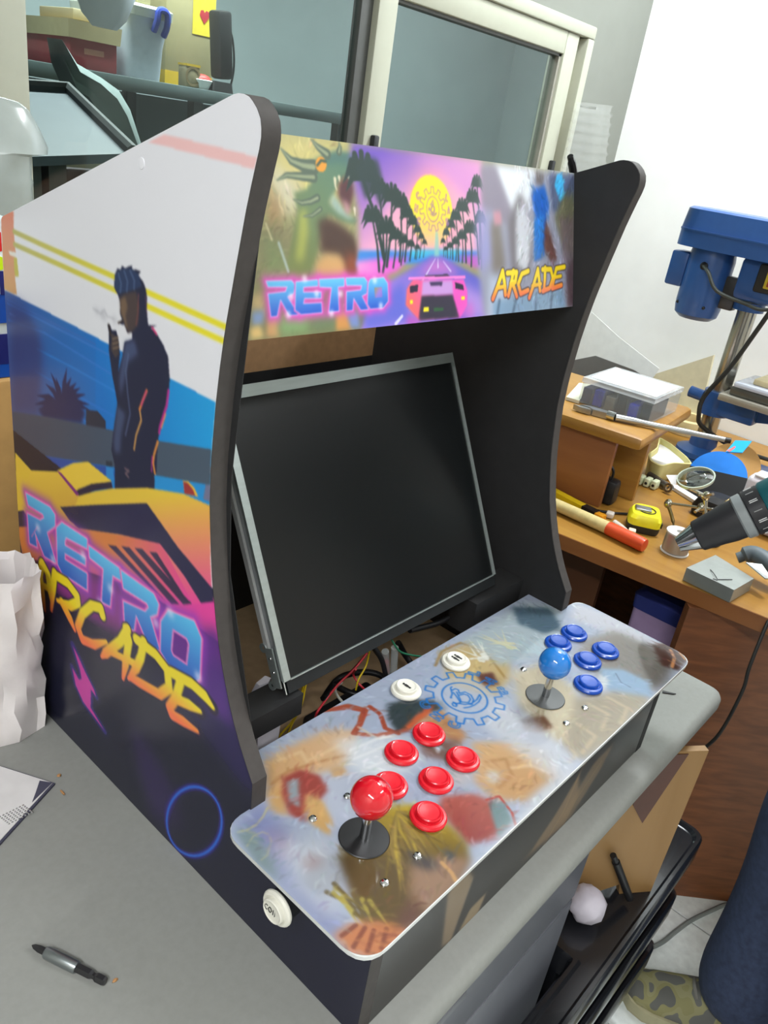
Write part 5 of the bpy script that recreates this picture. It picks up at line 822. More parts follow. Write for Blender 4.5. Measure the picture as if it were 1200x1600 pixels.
# plywood sheet, envelopes, crumpled bag and marker on the rack's top tray
ply = thing('plywood_sheet', 'light plywood sheet standing upright on the black rack under the table edge', 'plywood', (0.645, -0.41, -0.31))
dv = Vector((-0.80, 0.60, 0)); pn = Vector((-0.60, -0.80, 0))
def pp(s, z, n=0.0): return Vector((0.645, -0.407, 0)) + dv * s + pn * n + Vector((0, 0, z))
MB().prism([pp(0, -0.3105), pp(0.052, -0.3105), pp(0.058, -0.29), pp(0.11, -0.3105), pp(0.215, -0.3105), pp(0.215, -0.036), pp(0, -0.036)], pn * 0.010).build('sheet', wood('light_plywood', (140, 106, 62), (152, 118, 74), 14, 0.55, (1, 1, 0.15)), ply, ply)
MB().prism([pp(0.03, -0.04, 0.0102), pp(0.10, -0.04, 0.0102), pp(0.085, -0.13, 0.0102), pp(0.06, -0.165, 0.0102)], pn * 0.0012).build('dark_patch', mat('patch_dark_brown', (84, 54, 44), 0.5), ply, ply)  # flat dark brown patch drawn for the notch in the sheet
for k, (xx, yy, zz, a) in enumerate(((0.725, -0.338, -0.085, 0.15), (0.735, -0.358, -0.14, 0.15), (0.738, -0.378, -0.20, 0.15))):
    tag(MB().box((xx, yy, (zz - 0.306) / 2), (0.085, 0.010, zz + 0.306), rotz(a), 0.002).build('envelope', mat('pale_envelope%d' % k, ((190, 200, 206), (196, 204, 206), (120, 128, 140))[k], 0.6)), ('white envelope standing behind the plywood, tallest of three', 'white envelope standing behind the plywood, middle of three', 'blue-grey envelope standing behind the plywood, lowest of three')[k], 'envelope', 'envelopes on the rack')
def blob(c, r, seed, amp=0.18, n=16, m_=10, sc=(1, 1, 1)):
    g = np.random.default_rng(seed); b = MB().ball((0, 0, 0), 1, n=n, m=m_); out = MB(); vs = []
    for v in b.v:
        k = 1 + g.uniform(-amp, amp); vs.append((c[0] + v[0] * r * sc[0] * k, c[1] + v[1] * r * sc[1] * k, c[2] + v[2] * r * sc[2] * k))
    out.add(vs, b.f); return out
tag(blob((0.52, -0.365, -0.284), 0.026, 4, 0.10, 14, 9).build('paper_wad', mat('white_wad', (206, 200, 212), 0.5, bump=0.6), angle=45), 'white crumpled plastic wad on the black rack beside the drawers', 'plastic')
mk = thing('marker_pen', 'black marker pen leaning against the plywood sheet', 'pen', (0.575, -0.392, -0.30)); MB().cyl((0.592, -0.400, -0.2995), (0.560, -0.372, -0.225), 0.006, n=14).build('barrel', M_black if 'M_black' in globals() else mat('pen_black', (24, 24, 26), 0.4), mk, mk); MB().cyl((0.560, -0.372, -0.225), (0.554, -0.367, -0.212), 0.0045, n=14).build('cap', mat('pen_black', (24, 24, 26), 0.4), mk, mk)

# ------------------------------------------------------------------ things on the table
bt_ = thing('screwdriver_bit', 'steel screwdriver bit with a silver sleeve lying on the grey table', 'bit', (-0.131, -0.160, 0.0))
A = Vector((-0.1455,-0.1265,0.0052)); B = Vector((-0.1185,-0.1934,0.0052)); D = (B - A); L = D.length; D.normalize(); S = lambda t: A + D * (L * t)
M_st = mat('bit_steel', (150, 156, 158), 0.3, 0.9); M_dks = mat('dark_steel', (70, 70, 72), 0.35, 0.8)
MB().lathe([(0.0005, 0), (0.0022, 0.003), (0.0032, 0.008), (0.0032, L * 0.20)], A, D, 6).build('tip', M_dks, bt_, bt_, 20); MB().lathe([(0.0044, L * 0.19), (0.0052, L * 0.22), (0.0052, L * 0.60), (0.0046, L * 0.62)], A, D, 20).build('sleeve', M_st, bt_, bt_); MB().lathe([(0.0040, L * 0.62), (0.0040, L * 0.80), (0.0028, L * 0.83), (0.0028, L * 0.86), (0.0040, L * 0.89), (0.0040, L * 0.98), (0.003, L)], A, D, 6).build('shank', M_dks, bt_, bt_, 20)
# crumpled white paper bag beside the cabinet
pbg = thing('paper_bag', 'crumpled white paper bag standing against the left side of the cabinet', 'bag', (-0.075, 0.13, 0.0))
g = np.random.default_rng(11); rings = []; NR = 9
base = [(-0.008, 0.150), (-0.012, 0.120), (-0.044, 0.113), (-0.085, 0.125), (-0.135, 0.150), (-0.150, 0.180), (-0.125, 0.215), (-0.07, 0.222), (-0.02, 0.205), (-0.004, 0.178)]
base = [p for a, b in zip(base, base[1:] + base[:1]) for p in (a, ((a[0] * 2 + b[0]) / 3, (a[1] * 2 + b[1]) / 3), ((a[0] + 2 * b[0]) / 3, (a[1] + 2 * b[1]) / 3))]
for i in range(NR + 2):
    t_ = min(1.0, i / NR); z = 0.0005 + t_ * 0.205 + (0.007 if i == NR + 1 else 0); row = []; amp = 0.0 if i in (0, NR + 1) else 0.0034; sq = 1 - 0.35 * t_; mx, my = -0.075, 0.160 - 0.040 * t_
    for k, (x, y) in enumerate(base):
        f_ = 0.003 * math.sin(k * 1.7 + i * 0.9) * (1 if 0 < i <= NR else 0)
        row.append(Vector((min(-0.003, mx + (x - mx) * (1 - 0.10 * t_) + g.uniform(-amp, amp) + f_), my + (y - 0.168) * sq + g.uniform(-amp, amp) + f_, z + (0.5 * g.uniform(-amp, amp)) + (0.003 * (k % 2) if i == NR + 1 else 0))))
    rings.append(row)
MB().loft(rings, True, False).build('bag_body', mat('white_paper', (236, 230, 229), 0.75, var=0.02, bump=0.35, scale=30), pbg, pbg, 26)
sh = thing('studded_sheet', 'white paper sheet with a patch of silver studs lying at the left table edge', 'paper', (-0.11, 0.03, 0.0))
sp = [(-0.0474,0.0274,0.0020), (-0.0759,0.0810,0.0020), (-0.1328,0.1741,0.0020), (-0.2054,-0.0246,0.0020), (-0.1249,-0.0122,0.0020)]
MB().prism([(x, y, 0.0030) for x, y, z in sp], (0, 0, 0.0007)).build('paper', mat('sheet_white', (216, 214, 214), 0.6), sh, sh); MB().prism([(x + 0.0022, y - 0.0012, 0.0004) for x, y, z in sp], (0, 0, 0.0024)).build('backing', mat('sheet_backing', (70, 70, 88), 0.6), sh, sh)
MB().prism([(x, y, 0.00375) for x, y, z in ((-0.0474,0.0274,0.0020), (-0.0556,0.0377,0.0020), (-0.0656,0.0258,0.0020), (-0.0745,0.0158,0.0020))], (0, 0, 0.0003)).build('folded_corner', mat('sheet_backing', (70, 70, 88), 0.6), sh, sh)
o0, ou, ov = Vector((-0.1049,0.0180,0.0040)), Vector((-0.0825,0.0179,0.0040)), Vector((-0.1025,0.0047,0.0040)); stud = None
for a_ in range(8):
    for b_ in range(6):
        q = o0 + (ou - o0) * (a_ / 7) + (ov - o0) * (b_ / 5); 
        if stud is None: stud = MB().lathe([(0.0011, 0), (0.0008, 0.0006), (0.0003, 0.0008)], n=8).build('stud', M_chrome if 'M_chrome' in globals() else mat('stud_silver', (220, 220, 224), 0.15, 1.0), sh); so = stud
        else: so = stud.copy(); COL.objects.link(so)
        so.location = (q.x - sh.location.x, q.y - sh.location.y, 0.0037)
for i, (px_, lb) in enumerate((((-0.0366,0.0349,0.0000), 'small brown crumb on the table above the white sheet'), ((-0.1109,-0.1949,0.0000), 'tan wood chip on the table beside the screwdriver bit'), ((-0.0451,0.0112,0.0000), 'thin tan shaving on the table beside the white sheet'))):
    tag(blob((px_[0], px_[1], 0.0012), 0.0022, 20 + i, 0.3, 8, 6, ((1, 1, .5), (1.2, .6, .5), (0.5, 2.0, .5))[i]).build('wood_crumb', mat('crumb_tan', (176, 130, 84), 0.8)), lb, 'crumb')
tag(MB().prism([(0.6563,-0.3287,0.0004), (0.6656,-0.3447,0.0004), (0.6617,-0.3426,0.0004), (0.6520,-0.3306,0.0004)], (0, 0, 0.0015)).build('plastic_sliver', mat('sliver_black', (30, 30, 30), 0.5)), 'thin black sliver on the table by the right end of the cabinet', 'scrap')
# milky plastic bag and packets behind the cabinet's left back corner
ob = thing('plastic_bag', 'milky clear plastic bag with a flap standing behind the left side panel', 'bag', (0.06, 0.36, 0.0))
prof_r = [(0.1198,0.3600,0.4971), (0.1203,0.3600,0.5074), (0.1201,0.3600,0.5346), (0.1211,0.3600,0.5400), (0.1191,0.3600,0.5439), (0.1210,0.3600,0.5663), (0.1393,0.3600,0.5690), (0.1411,0.3600,0.5758), (0.1331,0.3600,0.5945), (0.1232,0.3600,0.6111), (0.1131,0.3600,0.6174), (0.0962,0.3600,0.6203)]
rings = []
for x, y, z in [(0.105, 0.36, 0.3495), (0.115, .36, .40)] + [tuple(q) for q in prof_r]:
    xl = -0.06; hx = (x - xl) / 2; cx_ = (x + xl) / 2; th = 0.035 if z < 0.56 else 0.035 * max(0.25, 1 - (z - 0.56) / 0.08)
    rings.append([(cx_ + hx * math.copysign(abs(math.cos(a)) ** 0.6, math.cos(a)), 0.36 + th * math.copysign(abs(math.sin(a)) ** 0.8, math.sin(a)), z) for a in [2 * math.pi * k / 20 for k in range(20)]])
rings.sort(key=lambda r: r[0][2]); MB().loft(rings).build('bag_body', film('milky_film', (168, 178, 176), 0.62, 0.22), ob, ob, 40)
MB().bx(-0.05, 0.085, 0.345, 0.375, 0.351, 0.5, 0.008).build('contents', mat('cream_contents', (206, 202, 170), 0.6), ob, ob)
MB().box((0.035, 0.327, 0.585), (0.05, 0.001, 0.012), None, 0).build('blue_print', mat('faded_blue_ink', (120, 136, 176), 0.5), ob, ob)
tag(MB().bx(-0.12, 0.095, 0.262, 0.42, 0.0005, (0.0348,0.2720,0.3488)[2] - 0.001, 0.003).build('cardboard_box', mat('cardboard_tan', (186, 146, 88), 0.8, var=0.08)), 'brown cardboard box on the table behind the cabinet, under the coloured packet', 'box')
pk = thing('printed_packet', 'blue and white printed packet with red and yellow spots behind the left panel edge', 'packet', (0.0, 0.28, 0.0))
zz = [(0.0348,0.2720,0.3488)[2], (0.0354,0.2720,0.3594)[2], (0.0370,0.2720,0.3838)[2], (0.0379,0.2720,0.3975)[2], (0.0385,0.2720,0.4077)[2], (0.0404,0.2720,0.4376)[2], (0.0413,0.2720,0.4507)[2], (0.0425,0.2720,0.4699)[2], (0.0431,0.2720,0.4794)[2], (0.0453,0.2720,0.5136)[2]]
xr = [(0.0528,0.2720,0.3467)[0], (0.0507,0.2720,0.4762)[0]]
MB().bx(-0.10, xr[0] + 0.004, 0.273, 0.297, zz[0], zz[9], 0.004).build('pouch', mat('packet_white', (206, 216, 218), 0.35), pk, pk)
MB().bx(-0.101, xr[0] + 0.005, 0.2715, 0.2735, zz[0], zz[2]).build('blue_band', mat('packet_blue', (24, 76, 170), 0.35), pk, pk); MB().bx(-0.101, xr[0] + 0.005, 0.2715, 0.2735, zz[4], zz[5]).build('blue_band', mat('packet_blue', (24, 76, 170), 0.35), pk, pk); MB().bx(-0.101, xr[0] + 0.005, 0.2712, 0.2735, zz[1] + 0.004, zz[2] + 0.012).build('navy_band', mat('packet_navy', (34, 40, 110), 0.35), pk, pk)
q = (0.0422,0.2715,0.4688); MB().lathe([(0.0005, 0), (0.007, 0), (0.0068, 0.0008)], (q[0], 0.2728, q[2]), (0, -1, 0), 18).build('green_spot', mat('packet_lime', (196, 226, 30), 0.4), pk, pk); q = (0.0436,0.2715,0.4902); MB().lathe([(0.0005, 0), (0.010, 0), (0.0098, 0.0008)], (q[0] - 0.002, 0.2728, q[2]), (0, -1, 0), 18).build('red_spot', mat('packet_red', (206, 40, 40), 0.4), pk, pk)
q = (0.0436,0.2715,0.4494); MB().bx(q[0] - 0.003, q[0] + 0.0035, 0.2708, 0.2716, q[2] - 0.012, q[2] + 0.012).build('dark_letter', mat('packet_navy', (34, 40, 110), 0.35), pk, pk)

# ================================================================== WOODEN DESK ALONG THE RIGHT WALL
DA = 0.1123; DO = Vector((0.974, 0.0, 0.0)); DE = Vector((math.sin(DA), -math.cos(DA), 0)); DN = Vector((math.cos(DA), math.sin(DA), 0)); DR = rotz(DA - math.pi / 2)
def dk(s, i, z=0.0): return DO + DE * s + DN * i + Vector((0, 0, z))
M_oak = wood('desk_oak', (146, 102, 40), (160, 118, 50), 7, 0.35, (7, 0.5, 7)); M_oakd = wood('desk_oak_edge', (140, 88, 48), (160, 104, 58), 16, 0.4); M_oakp = wood('desk_panel', (112, 66, 36), (138, 84, 48), 11, 0.45, (1, 1, 6))
def dbox(m, s0, s1, i0, i1, z0, z1, b=0.0): return m.box(dk((s0 + s1) / 2, (i0 + i1) / 2, (z0 + z1) / 2), (abs(s1 - s0), abs(i1 - i0), abs(z1 - z0)), DR, b)
desk = thing('wooden_desk', 'oak veneer desk along the right wall, crowded with tools', 'desk', (1.45, -0.2, ZF))
top = [dk(-0.55, 0.0), dk(1.3, 0.0), dk(1.3, 0.55), (X1 - 0.004, -1.30, 0), (X1 - 0.004, 0.62, 0), dk(-0.55, 0.70)]
top = [Vector((q[0], q[1], 0)) for q in top]; MB().loft([[q + Vector((0, 0, -0.030)) for q in top], [q + Vector((0, 0, -0.0005)) for q in top]]).build('desktop', M_oak, desk, desk)
MB().loft([[dk(-0.55, -0.0015, -0.0305), dk(1.3, -0.0015, -0.0305), dk(1.3, -0.0003, -0.0305), dk(-0.55, -0.0003, -0.0305)], [dk(-0.55, -0.0015, -0.001), dk(1.3, -0.0015, -0.001), dk(1.3, -0.0003, -0.001), dk(-0.55, -0.0003, -0.001)]]).build('edge_band', M_oakd, desk, desk)
d0, d1 = Vector((0.985, -0.243, 0)), Vector((1.56, -0.911, 0)); dd = (d1 - d0).normalized(); dp = Vector((-dd.y, dd.x, 0))
MB().prism([d0 + Vector((0, 0, ZF + 0.001)), d1 + Vector((0, 0, ZF + 0.001)), d1 + dp * 0.02 + Vector((0, 0, ZF + 0.001)), d0 + dp * 0.02 + Vector((0, 0, ZF + 0.001))], (0, 0, -ZF - 0.032)).build('leg_panel', M_oakp, desk, desk)
dbox(MB(), -0.50, 0.05, 0.10, 0.118, ZF + 0.001, -0.031).build('modesty_panel', wood('desk_panel_shaded', (84, 52, 30), (104, 64, 38), 9, 0.5), desk, desk)  # darker copy of the panel wood, with under-desk shade put into its colour
MB().bx(X1 - 0.05, X1 - 0.02, -1.2, 0.55, ZF + 0.001, -0.031).build('wall_panel', M_oakp, desk, desk)
lb_ = thing('storage_tub', 'lilac plastic tub with a blue lid under the desk', 'tub', (1.10, -0.16, ZF)); q = (0.9952,-0.1800,-0.0288)
tub = Vector((1.135, -0.185, ZF))
lb_.location = tub
MB().loft([rrect(0.05, 0.06, 0.012, 0.001), rrect(0.058, 0.068, 0.012, 0.61)]).build('tub_body', mat('lilac_plastic', (176, 150, 190), 0.5), lb_); MB().loft([rrect(0.06, 0.07, 0.012, 0.61), rrect(0.062, 0.072, 0.012, 0.640), rrect(0.05, 0.06, 0.01, 0.65)]).build('lid', mat('lid_blue', (50, 60, 130), 0.4), lb_)
# riser shelf on the desk
rs = thing('desk_riser', 'oak shelf riser on the desk with an open cubby at its end', 'shelf', dk(-0.3, 0.3))
rb = dbox(MB(), -0.56, 0.035, 0.165, 0.52, 0.149, 0.177, 0.011); rb.build('top_board', M_oak, rs, rs)
dbox(MB(), -0.55, -0.02, 0.188, 0.204, 0.0, 0.149, 0.001).build('front_board', M_oakd, rs, rs); dbox(MB(), -0.55, 0.018, 0.290, 0.306, 0.0, 0.149, 0.001).build('divider', M_oak, rs, rs); dbox(MB(), -0.55, -0.18, 0.49, 0.506, 0.0, 0.149, 0.001).build('back_board', M_oakd, rs, rs); dbox(MB(), -0.32, -0.305, 0.204, 0.290, 0.0, 0.149).build('cubby_end', M_oakp, rs, rs)
# things in the cubby
ch = thing('power_adapter', 'black power adapter with a white plug plate inside the riser cubby', 'adapter', dk(-0.045, 0.238)); dbox(MB(), -0.040, -0.002, 0.212, 0.248, 0.0005, 0.055, 0.008).build('adapter_body', mat('adapter_black', (28, 28, 30), 0.4), ch, ch); dbox(MB(), -0.052, -0.045, 0.218, 0.276, 0.01, 0.080, 0.003).build('plug_plate', mat('plug_white', (206, 206, 196), 0.5), ch, ch); MB().tube([dk(-0.020, 0.225, 0.05), dk(-0.02, 0.222, 0.075), dk(-0.035, 0.220, 0.085), dk(-0.06, 0.213, 0.06)], 0.003, 6).build('cord', mat('adapter_black', (28, 28, 30), 0.4), ch, ch)
tag(dbox(MB(), -0.15, -0.06, 0.215, 0.285, 0.0005, 0.112, 0.002).build('yellow_carton', mat('yellow_card', (226, 214, 30), 0.5)), 'bright yellow carton deep inside the riser cubby', 'box')
# compartment organizer on the riser
og = thing('parts_organizer', 'clear plastic compartment organizer box with pink-white paper lid on the riser', 'organizer', dk(-0.10, 0.39, 0.177), (0, 0, 0))
oa, ob2, oc = Vector((1.2294,0.1806,0.1785)), Vector((1.2401,0.0209,0.1785)), Vector((1.5476,0.0684,0.1785)); ue = (ob2 - oa); oL = ue.length; ue.normalize(); ve = Vector((-ue.y, ue.x, 0)); 
if ve.x < 0: ve = -ve
oD = 0.17; oH = 0.052
def oq(a, b, z): return oa + ue * (a * oL) + ve * (b * oD) + Vector((0, 0, z))
M_clear = film('clear_styrene', (200, 208, 212), 0.16, 0.1)
def obox(m, a0, a1, b0, b1, z0, z1): return m.loft([[oq(a0, b0, z), oq(a1, b0, z), oq(a1, b1, z), oq(a0, b1, z)] for z in (z0, z1)])
obox(MB(), 0, 1, 0, 1, 0.0, 0.002).build('tray_floor', M_clear, og, og)
w5 = MB()
for a0, a1, b0, b1 in ((0, 1, 0, .01), (0, 1, .99, 1), (0, .008, 0, 1), (.992, 1, 0, 1)): obox(w5, a0, a1, b0, b1, 0.002, oH - 0.006)
w5.build('tray_walls', M_clear, og, og)
for k in range(1, 6): obox(MB(), k / 6 - .004, k / 6 + .004, .01, .99, 0.002, oH - 0.01).build('divider', M_clear, og, og)
ld = MB(); ld.loft([[oq(a, b, oH - 0.006) for a, b in ((-.012, -.02), (1.012, -.02), (1.012, 1.02), (-.012, 1.02))], [oq(a, b, oH + 0.004) for a, b in ((-.01, -.015), (1.01, -.015), (1.01, 1.015), (-.01, 1.015))]])
ld.build('lid', film('lid_styrene', (220, 224, 228), 0.45, 0.15), og, og)
obox(MB(), 0.05, 0.97, 0.10, 0.92, oH + 0.0042, oH + 0.0048).build('lid_paper', mat('lid_white_paper', (226, 224, 222), 0.6), og, og); obox(MB(), 0.04, 0.10, 0.3, 0.95, oH + 0.005, oH + 0.0055).build('lid_print', mat('lid_pink', (226, 176, 170), 0.6), og, og); obox(MB(), 0.45, 0.97, 0.45, 0.80, oH + 0.005, oH + 0.0055).build('lid_print', mat('lid_pink', (226, 176, 170), 0.6), og, og)
for k, (c_, zt) in enumerate((((40, 46, 90), .034), ((34, 44, 170), .036), ((110, 108, 100), .030), ((34, 34, 38), .040), ((30, 44, 190), .030), ((28, 28, 32), .040))): obox(MB(), k / 6 + .02, (k + 1) / 6 - .02, .03, .6, 0.0025, zt).build('part_block', mat('part_%d' % k, c_, 0.5, var=0.3, scale=70), og, og)
# adjustable wrench with a long handle
wr = thing('adjustable_wrench', 'long silver adjustable wrench lying along the front of the riser', 'wrench', (1.2182,0.0494,0.1780)); M_wr = mat('wrench_steel', (176, 178, 178), 0.3, 0.85)
w0, w1, w2, w3 = Vector((1.1729,0.1478,0.1860)), Vector((1.1899,0.0890,0.1860)), Vector((1.1910,0.0719,0.1860)), Vector((1.2954,-0.1194,0.1860)); jd = (w1 - w0).normalized(); jp = Vector((-jd.y, jd.x, 0))
MB().prism([w0 + jp * .004 + Vector((0, 0, -.008)), w0 + jd * .02 + jp * .014 + Vector((0, 0, -.008)), w1 + jp * .010 + Vector((0, 0, -.008)), w1 - jp * .008 + Vector((0, 0, -.008)), w0 + jd * .03 - jp * .008 + Vector((0, 0, -.008)), w0 + jd * .02 + jp * .002 + Vector((0, 0, -.008))], (0, 0, .013)).build('head', M_wr, wr, wr); MB().prism([w0 - jd * .012 - jp * .002 + Vector((0, 0, -.007)), w0 + jd * .018 - jp * .001 + Vector((0, 0, -.007)), w0 + jd * .028 - jp * .012 + Vector((0, 0, -.007)), w0 + jd * .004 - jp * .012 + Vector((0, 0, -.007))], (0, 0, .011)).build('jaw', M_wr, wr, wr)
MB().cyl(w1, w2, 0.010, n=20).build('collar', M_chrome, wr, wr); MB().tube([w2, w2.lerp(w3, .5), w3], [0.0075, 0.0062, 0.0055], 12).build('handle', M_wr, wr, wr); MB().cyl(w3, w3 + (w3 - w2).normalized() * 0.012, 0.0058, n=14).build('end_cap', M_black, wr, wr)
# bench drill press
DX, DY = 1.68, 0.034
dpz = thing('drill_press', 'blue bench drill press with steel column standing on the desk', 'drill press', (DX, DY, 0.0)); M_db = mat('drill_blue', (44, 84, 146), 0.35, var=0.05, coat=0.2); M_col = mat('column_steel', (170, 168, 160), 0.22, 0.9)
MB().bx(DX - 0.062, DX + 0.10, DY - 0.22, DY + 0.055, 0.0005, 0.022, 0.008).build('base_plate', M_db, dpz, dpz)
MB().lathe([(0.062, 0.022), (0.060, 0.034), (0.040, 0.042), (0.034, 0.046), (0.033, 0.070), (0.028, 0.073)], (DX, DY, 0), n=32).build('column_flange', M_db, dpz, dpz)
MB().cyl((DX, DY, 0.05), (DX, DY, 0.46), 0.0225, n=32).build('column', M_col, dpz, dpz)
zc0, zc1 = (1.6800,0.0242,0.1306)[2], (1.6800,0.0304,0.1886)[2]
cl = MB().cyl((DX, DY, zc0), (DX, DY, zc1), 0.036, n=28); cl.box((DX - 0.01, DY - 0.06, (zc0 + zc1) / 2), (0.05, 0.09, (zc1 - zc0) * 0.8), None, 0.006); cl.cyl((DX - 0.02, DY + 0.03, (zc0 + zc1) / 2 + .01), (DX - 0.02, DY + 0.065, (zc0 + zc1) / 2 + .012), 0.014, n=16)
cl.prism([(DX - 0.012, DY - 0.09, zc0 + 0.01), (DX - 0.012, DY - 0.09, zc1), (DX - 0.012, DY - 0.24, zc1), (DX - 0.012, DY - 0.24, zc1 - 0.016)], (0.024, 0, 0)).build('table_bracket', M_db, dpz, dpz)
tz = zc1 + 0.002; tbk = MB().bx(DX - 0.10, DX + 0.09, DY - 0.25, DY - 0.028, tz, tz + 0.016, 0.002).build('drill_table', mat('cast_plate', (176, 170, 158), 0.4, 0.6), dpz, dpz)
vs_ = thing('machine_vise', 'steel machine vise with wrapped jaws on the drill press table', 'vise', (DX, DY - 0.14, tz + 0.016)); MB().bx(DX - 0.085, DX + 0.06, DY - 0.235, DY - 0.045, tz + 0.0165, tz + 0.036, 0.003).build('vise_body', mat('vise_steel', (110, 110, 106), 0.35, 0.8), vs_, vs_); MB().bx(DX - 0.09, DX + 0.05, DY - 0.23, DY - 0.05, tz + 0.0365, tz + 0.050, 0.005).build('wrapping', film('vise_wrap', (206, 210, 224), 0.85), vs_, vs_); MB().bx(DX - 0.07, DX + 0.05, DY - 0.24, DY - 0.085, tz + 0.0505, tz + 0.064, 0.003).build('wood_block', mat('pale_block', (206, 190, 150), 0.6), vs_, vs_)
zh0, zh1 = (1.6800,0.0406,0.3875)[2], (1.6800,0.0573,0.5075)[2]
hd = MB().cyl((DX, DY, zh0), (DX, DY, zh0 + 0.02), 0.035, n=28); hd.box((DX, DY - 0.065, (zh0 + zh1) / 2 + 0.012), (0.095, 0.20, zh1 - zh0 - 0.022), None, 0.014); hd.cyl((DX, DY - 0.13, zh0 - 0.045), (DX, DY - 0.13, zh0 + 0.03), 0.026, n=24); hd.build('head', M_db, dpz, dpz)
MB().lathe([(0.004, -0.105), (0.018, -0.09), (0.02, -0.06), (0.012, -0.045)], (DX, DY - 0.13, zh0), n=20).build('chuck', M_chrome, dpz, dpz)
sw = (1.6300,0.0098,0.4683); swb = MB().box((DX - 0.052, sw[1] - 0.018, sw[2]), (0.012, 0.062, 0.062), None, 0.005).build('switch_box', mat('switch_black', (34, 34, 34), 0.5), dpz, dpz); MB().box((DX - 0.0595, sw[1] - 0.026, sw[2]), (0.004, 0.034, 0.040), None, 0.002).build('switch_surround', mat('switch_yellow', (196, 176, 50), 0.5), swb, dpz); MB().box((DX - 0.062, sw[1] - 0.027, sw[2]), (0.004, 0.022, 0.030), None, 0.001).build('rocker', mat('switch_red', (150, 60, 50), 0.5), swb, dpz)
zm0, zm1 = (1.6800,0.1558,0.3406)[2], (1.6800,0.1711,0.5026)[2]; my = 0.5 * ((1.6800,0.2131,0.4151)[1] + (1.6800,0.0900,0.4242)[1]); mr = 0.44 * abs((1.6800,0.2131,0.4151)[1] - (1.6800,0.0900,0.4242)[1])
mo = MB().lathe([(0.002, zm0 - 0.004), (mr * .70, zm0), (mr * .93, zm0 + 0.010), (mr * .99, zm0 + 0.028), (mr * .99, zm0 + 0.034), (mr * 1.0, zm0 + 0.036), (mr, zm1 - 0.02), (mr * .94, zm1)], (DX, my, 0), n=36).build('motor', M_db, dpz, dpz)
MB().box((DX - 0.004, my + mr + 0.012, zm0 + (zm1 - zm0) * 0.66), (0.06, 0.044, (zm1 - zm0) * 0.50), None, 0.006).build('capacitor_box', M_db, mo, dpz)
for a_ in (-0.6, 0.75): MB().ball((DX - mr * math.cos(a_), my + mr * math.sin(a_), zm0 + 0.034), 0.004, n=10, m=6).build('motor_screw', M_black, mo, dpz)
gr = Vector((DX - mr * 0.98, my - mr * 0.1, zm1 - 0.035)); MB().lathe([(0.009, -0.003), (0.009, 0.003), (0.005, 0.007)], gr, (-1, 0, 0), 16).build('cable_grommet', M_black, mo, dpz)
MB().tube([gr + Vector((-0.004, 0, 0)), gr + Vector((-0.022, -0.022, -0.010)), gr + Vector((-0.024, -0.055, -0.045)), Vector((DX - 0.07, DY - 0.01, zh0 + 0.022)), Vector((DX - 0.075, DY - 0.05, zh0 + 0.018)), Vector((DX - 0.06, DY - 0.09, zh0 + 0.03))], 0.0042, 8).build('motor_cable', mat('cable_grey', (60, 64, 60), 0.5), dpz, dpz)
MB().box((DX + 0.0, (my + DY) / 2, zm0 + 0.075), (0.03, abs(my - DY) - mr - 0.01, 0.075), None, 0.004).build('motor_mount', M_dks, dpz, dpz)
pz0, pz1 = zm1 + 0.001, (1.6800,0.2204,0.5903)[2]; pyl = (1.6800,0.2340,0.5324)[1]
def pul(z, k): return [(x, y, z) for x, y in round_poly([(DX - 0.075 * k, pyl + 0.0), (DX + 0.075 * k, pyl), (DX + 0.075 * k, DY - 0.21), (DX - 0.075 * k, DY - 0.21)], 0.06, 8)]
def ins(r, d): 
    cx_ = sum(q[0] for q in r) / len(r); cy_ = sum(q[1] for q in r) / len(r); return [(cx_ + (x - cx_) * (1 - d / 0.075), cy_ + (y - cy_) * (1 - d / 0.16), z) for x, y, z in r]
hp = pz1 - pz0
MB().loft([pul(pz0, 1), pul(pz0 + hp * .40, 1), pul(pz0 + hp * .40, 1.05), pul(pz0 + hp * .45, 1.05), pul(pz0 + hp * .45, 1.0), ins(pul(pz0 + hp * .95, .97), .003), ins(pul(pz1, .92), .008)]).build('pulley_cover', M_db, dpz, dpz, 25)
MB().tube([(1.6000,-0.0449,0.4324), (1.6000,-0.0217,0.3549), (1.6000,0.0073,0.2643), (1.6000,0.0428,0.1825), (1.6000,0.0411,0.1376), (1.6200,0.0332,0.1088), (1.6600,-0.0173,0.0774), (1.80, -0.05, 0.03), (1.9, -0.2, 0.008)], 0.0055, 8).build('power_cable', mat('cable_black', (34, 34, 32), 0.5), dpz, dpz)
# moulded cream tray and rolls
ct = thing('moulded_tray', 'cream moulded pulp tray holding white paper between riser and drill press', 'tray', (1.6746,0.0907,0.0000))
rim = [Vector(q) for q in ((1.4011,0.0645,0.0450), (1.3882,0.0298,0.0450), (1.4803,0.0213,0.0450), (1.5453,-0.0142,0.0450), (1.6114,0.0221,0.0450), (1.7058,0.0988,0.0450), (1.7375,0.1448,0.0450), (1.5943,0.1064,0.0450), (1.4735,0.0953,0.0450))]
cc = sum(rim, Vector()) / len(rim); rim2 = [Vector((*q, 0)) for q in round_poly([(v.x, v.y) for v in rim], 0.02, 4)]
rim2 = [Vector((cc.x - 0.040 + (v.x - cc.x) * 0.60, cc.y - 0.008 + (v.y - cc.y) * 0.86, 0)) for v in rim2]
def rr2(k, z): return [Vector((cc.x + (v.x - cc.x) * k, cc.y + (v.y - cc.y) * k, z)) for v in rim2]
MB().loft([rr2(.9, 0.0005), rr2(1.0, .046), rr2(.93, .046), rr2(.86, .030)], True, False).build('tray_body', mat('cream_pulp', (206, 196, 134), 0.7), ct, ct, 40); MB().loft([rr2(.86, .030), rr2(.85, .033)]).build('paper_liner', mat('liner_white', (206, 202, 196), 0.7), ct, ct)
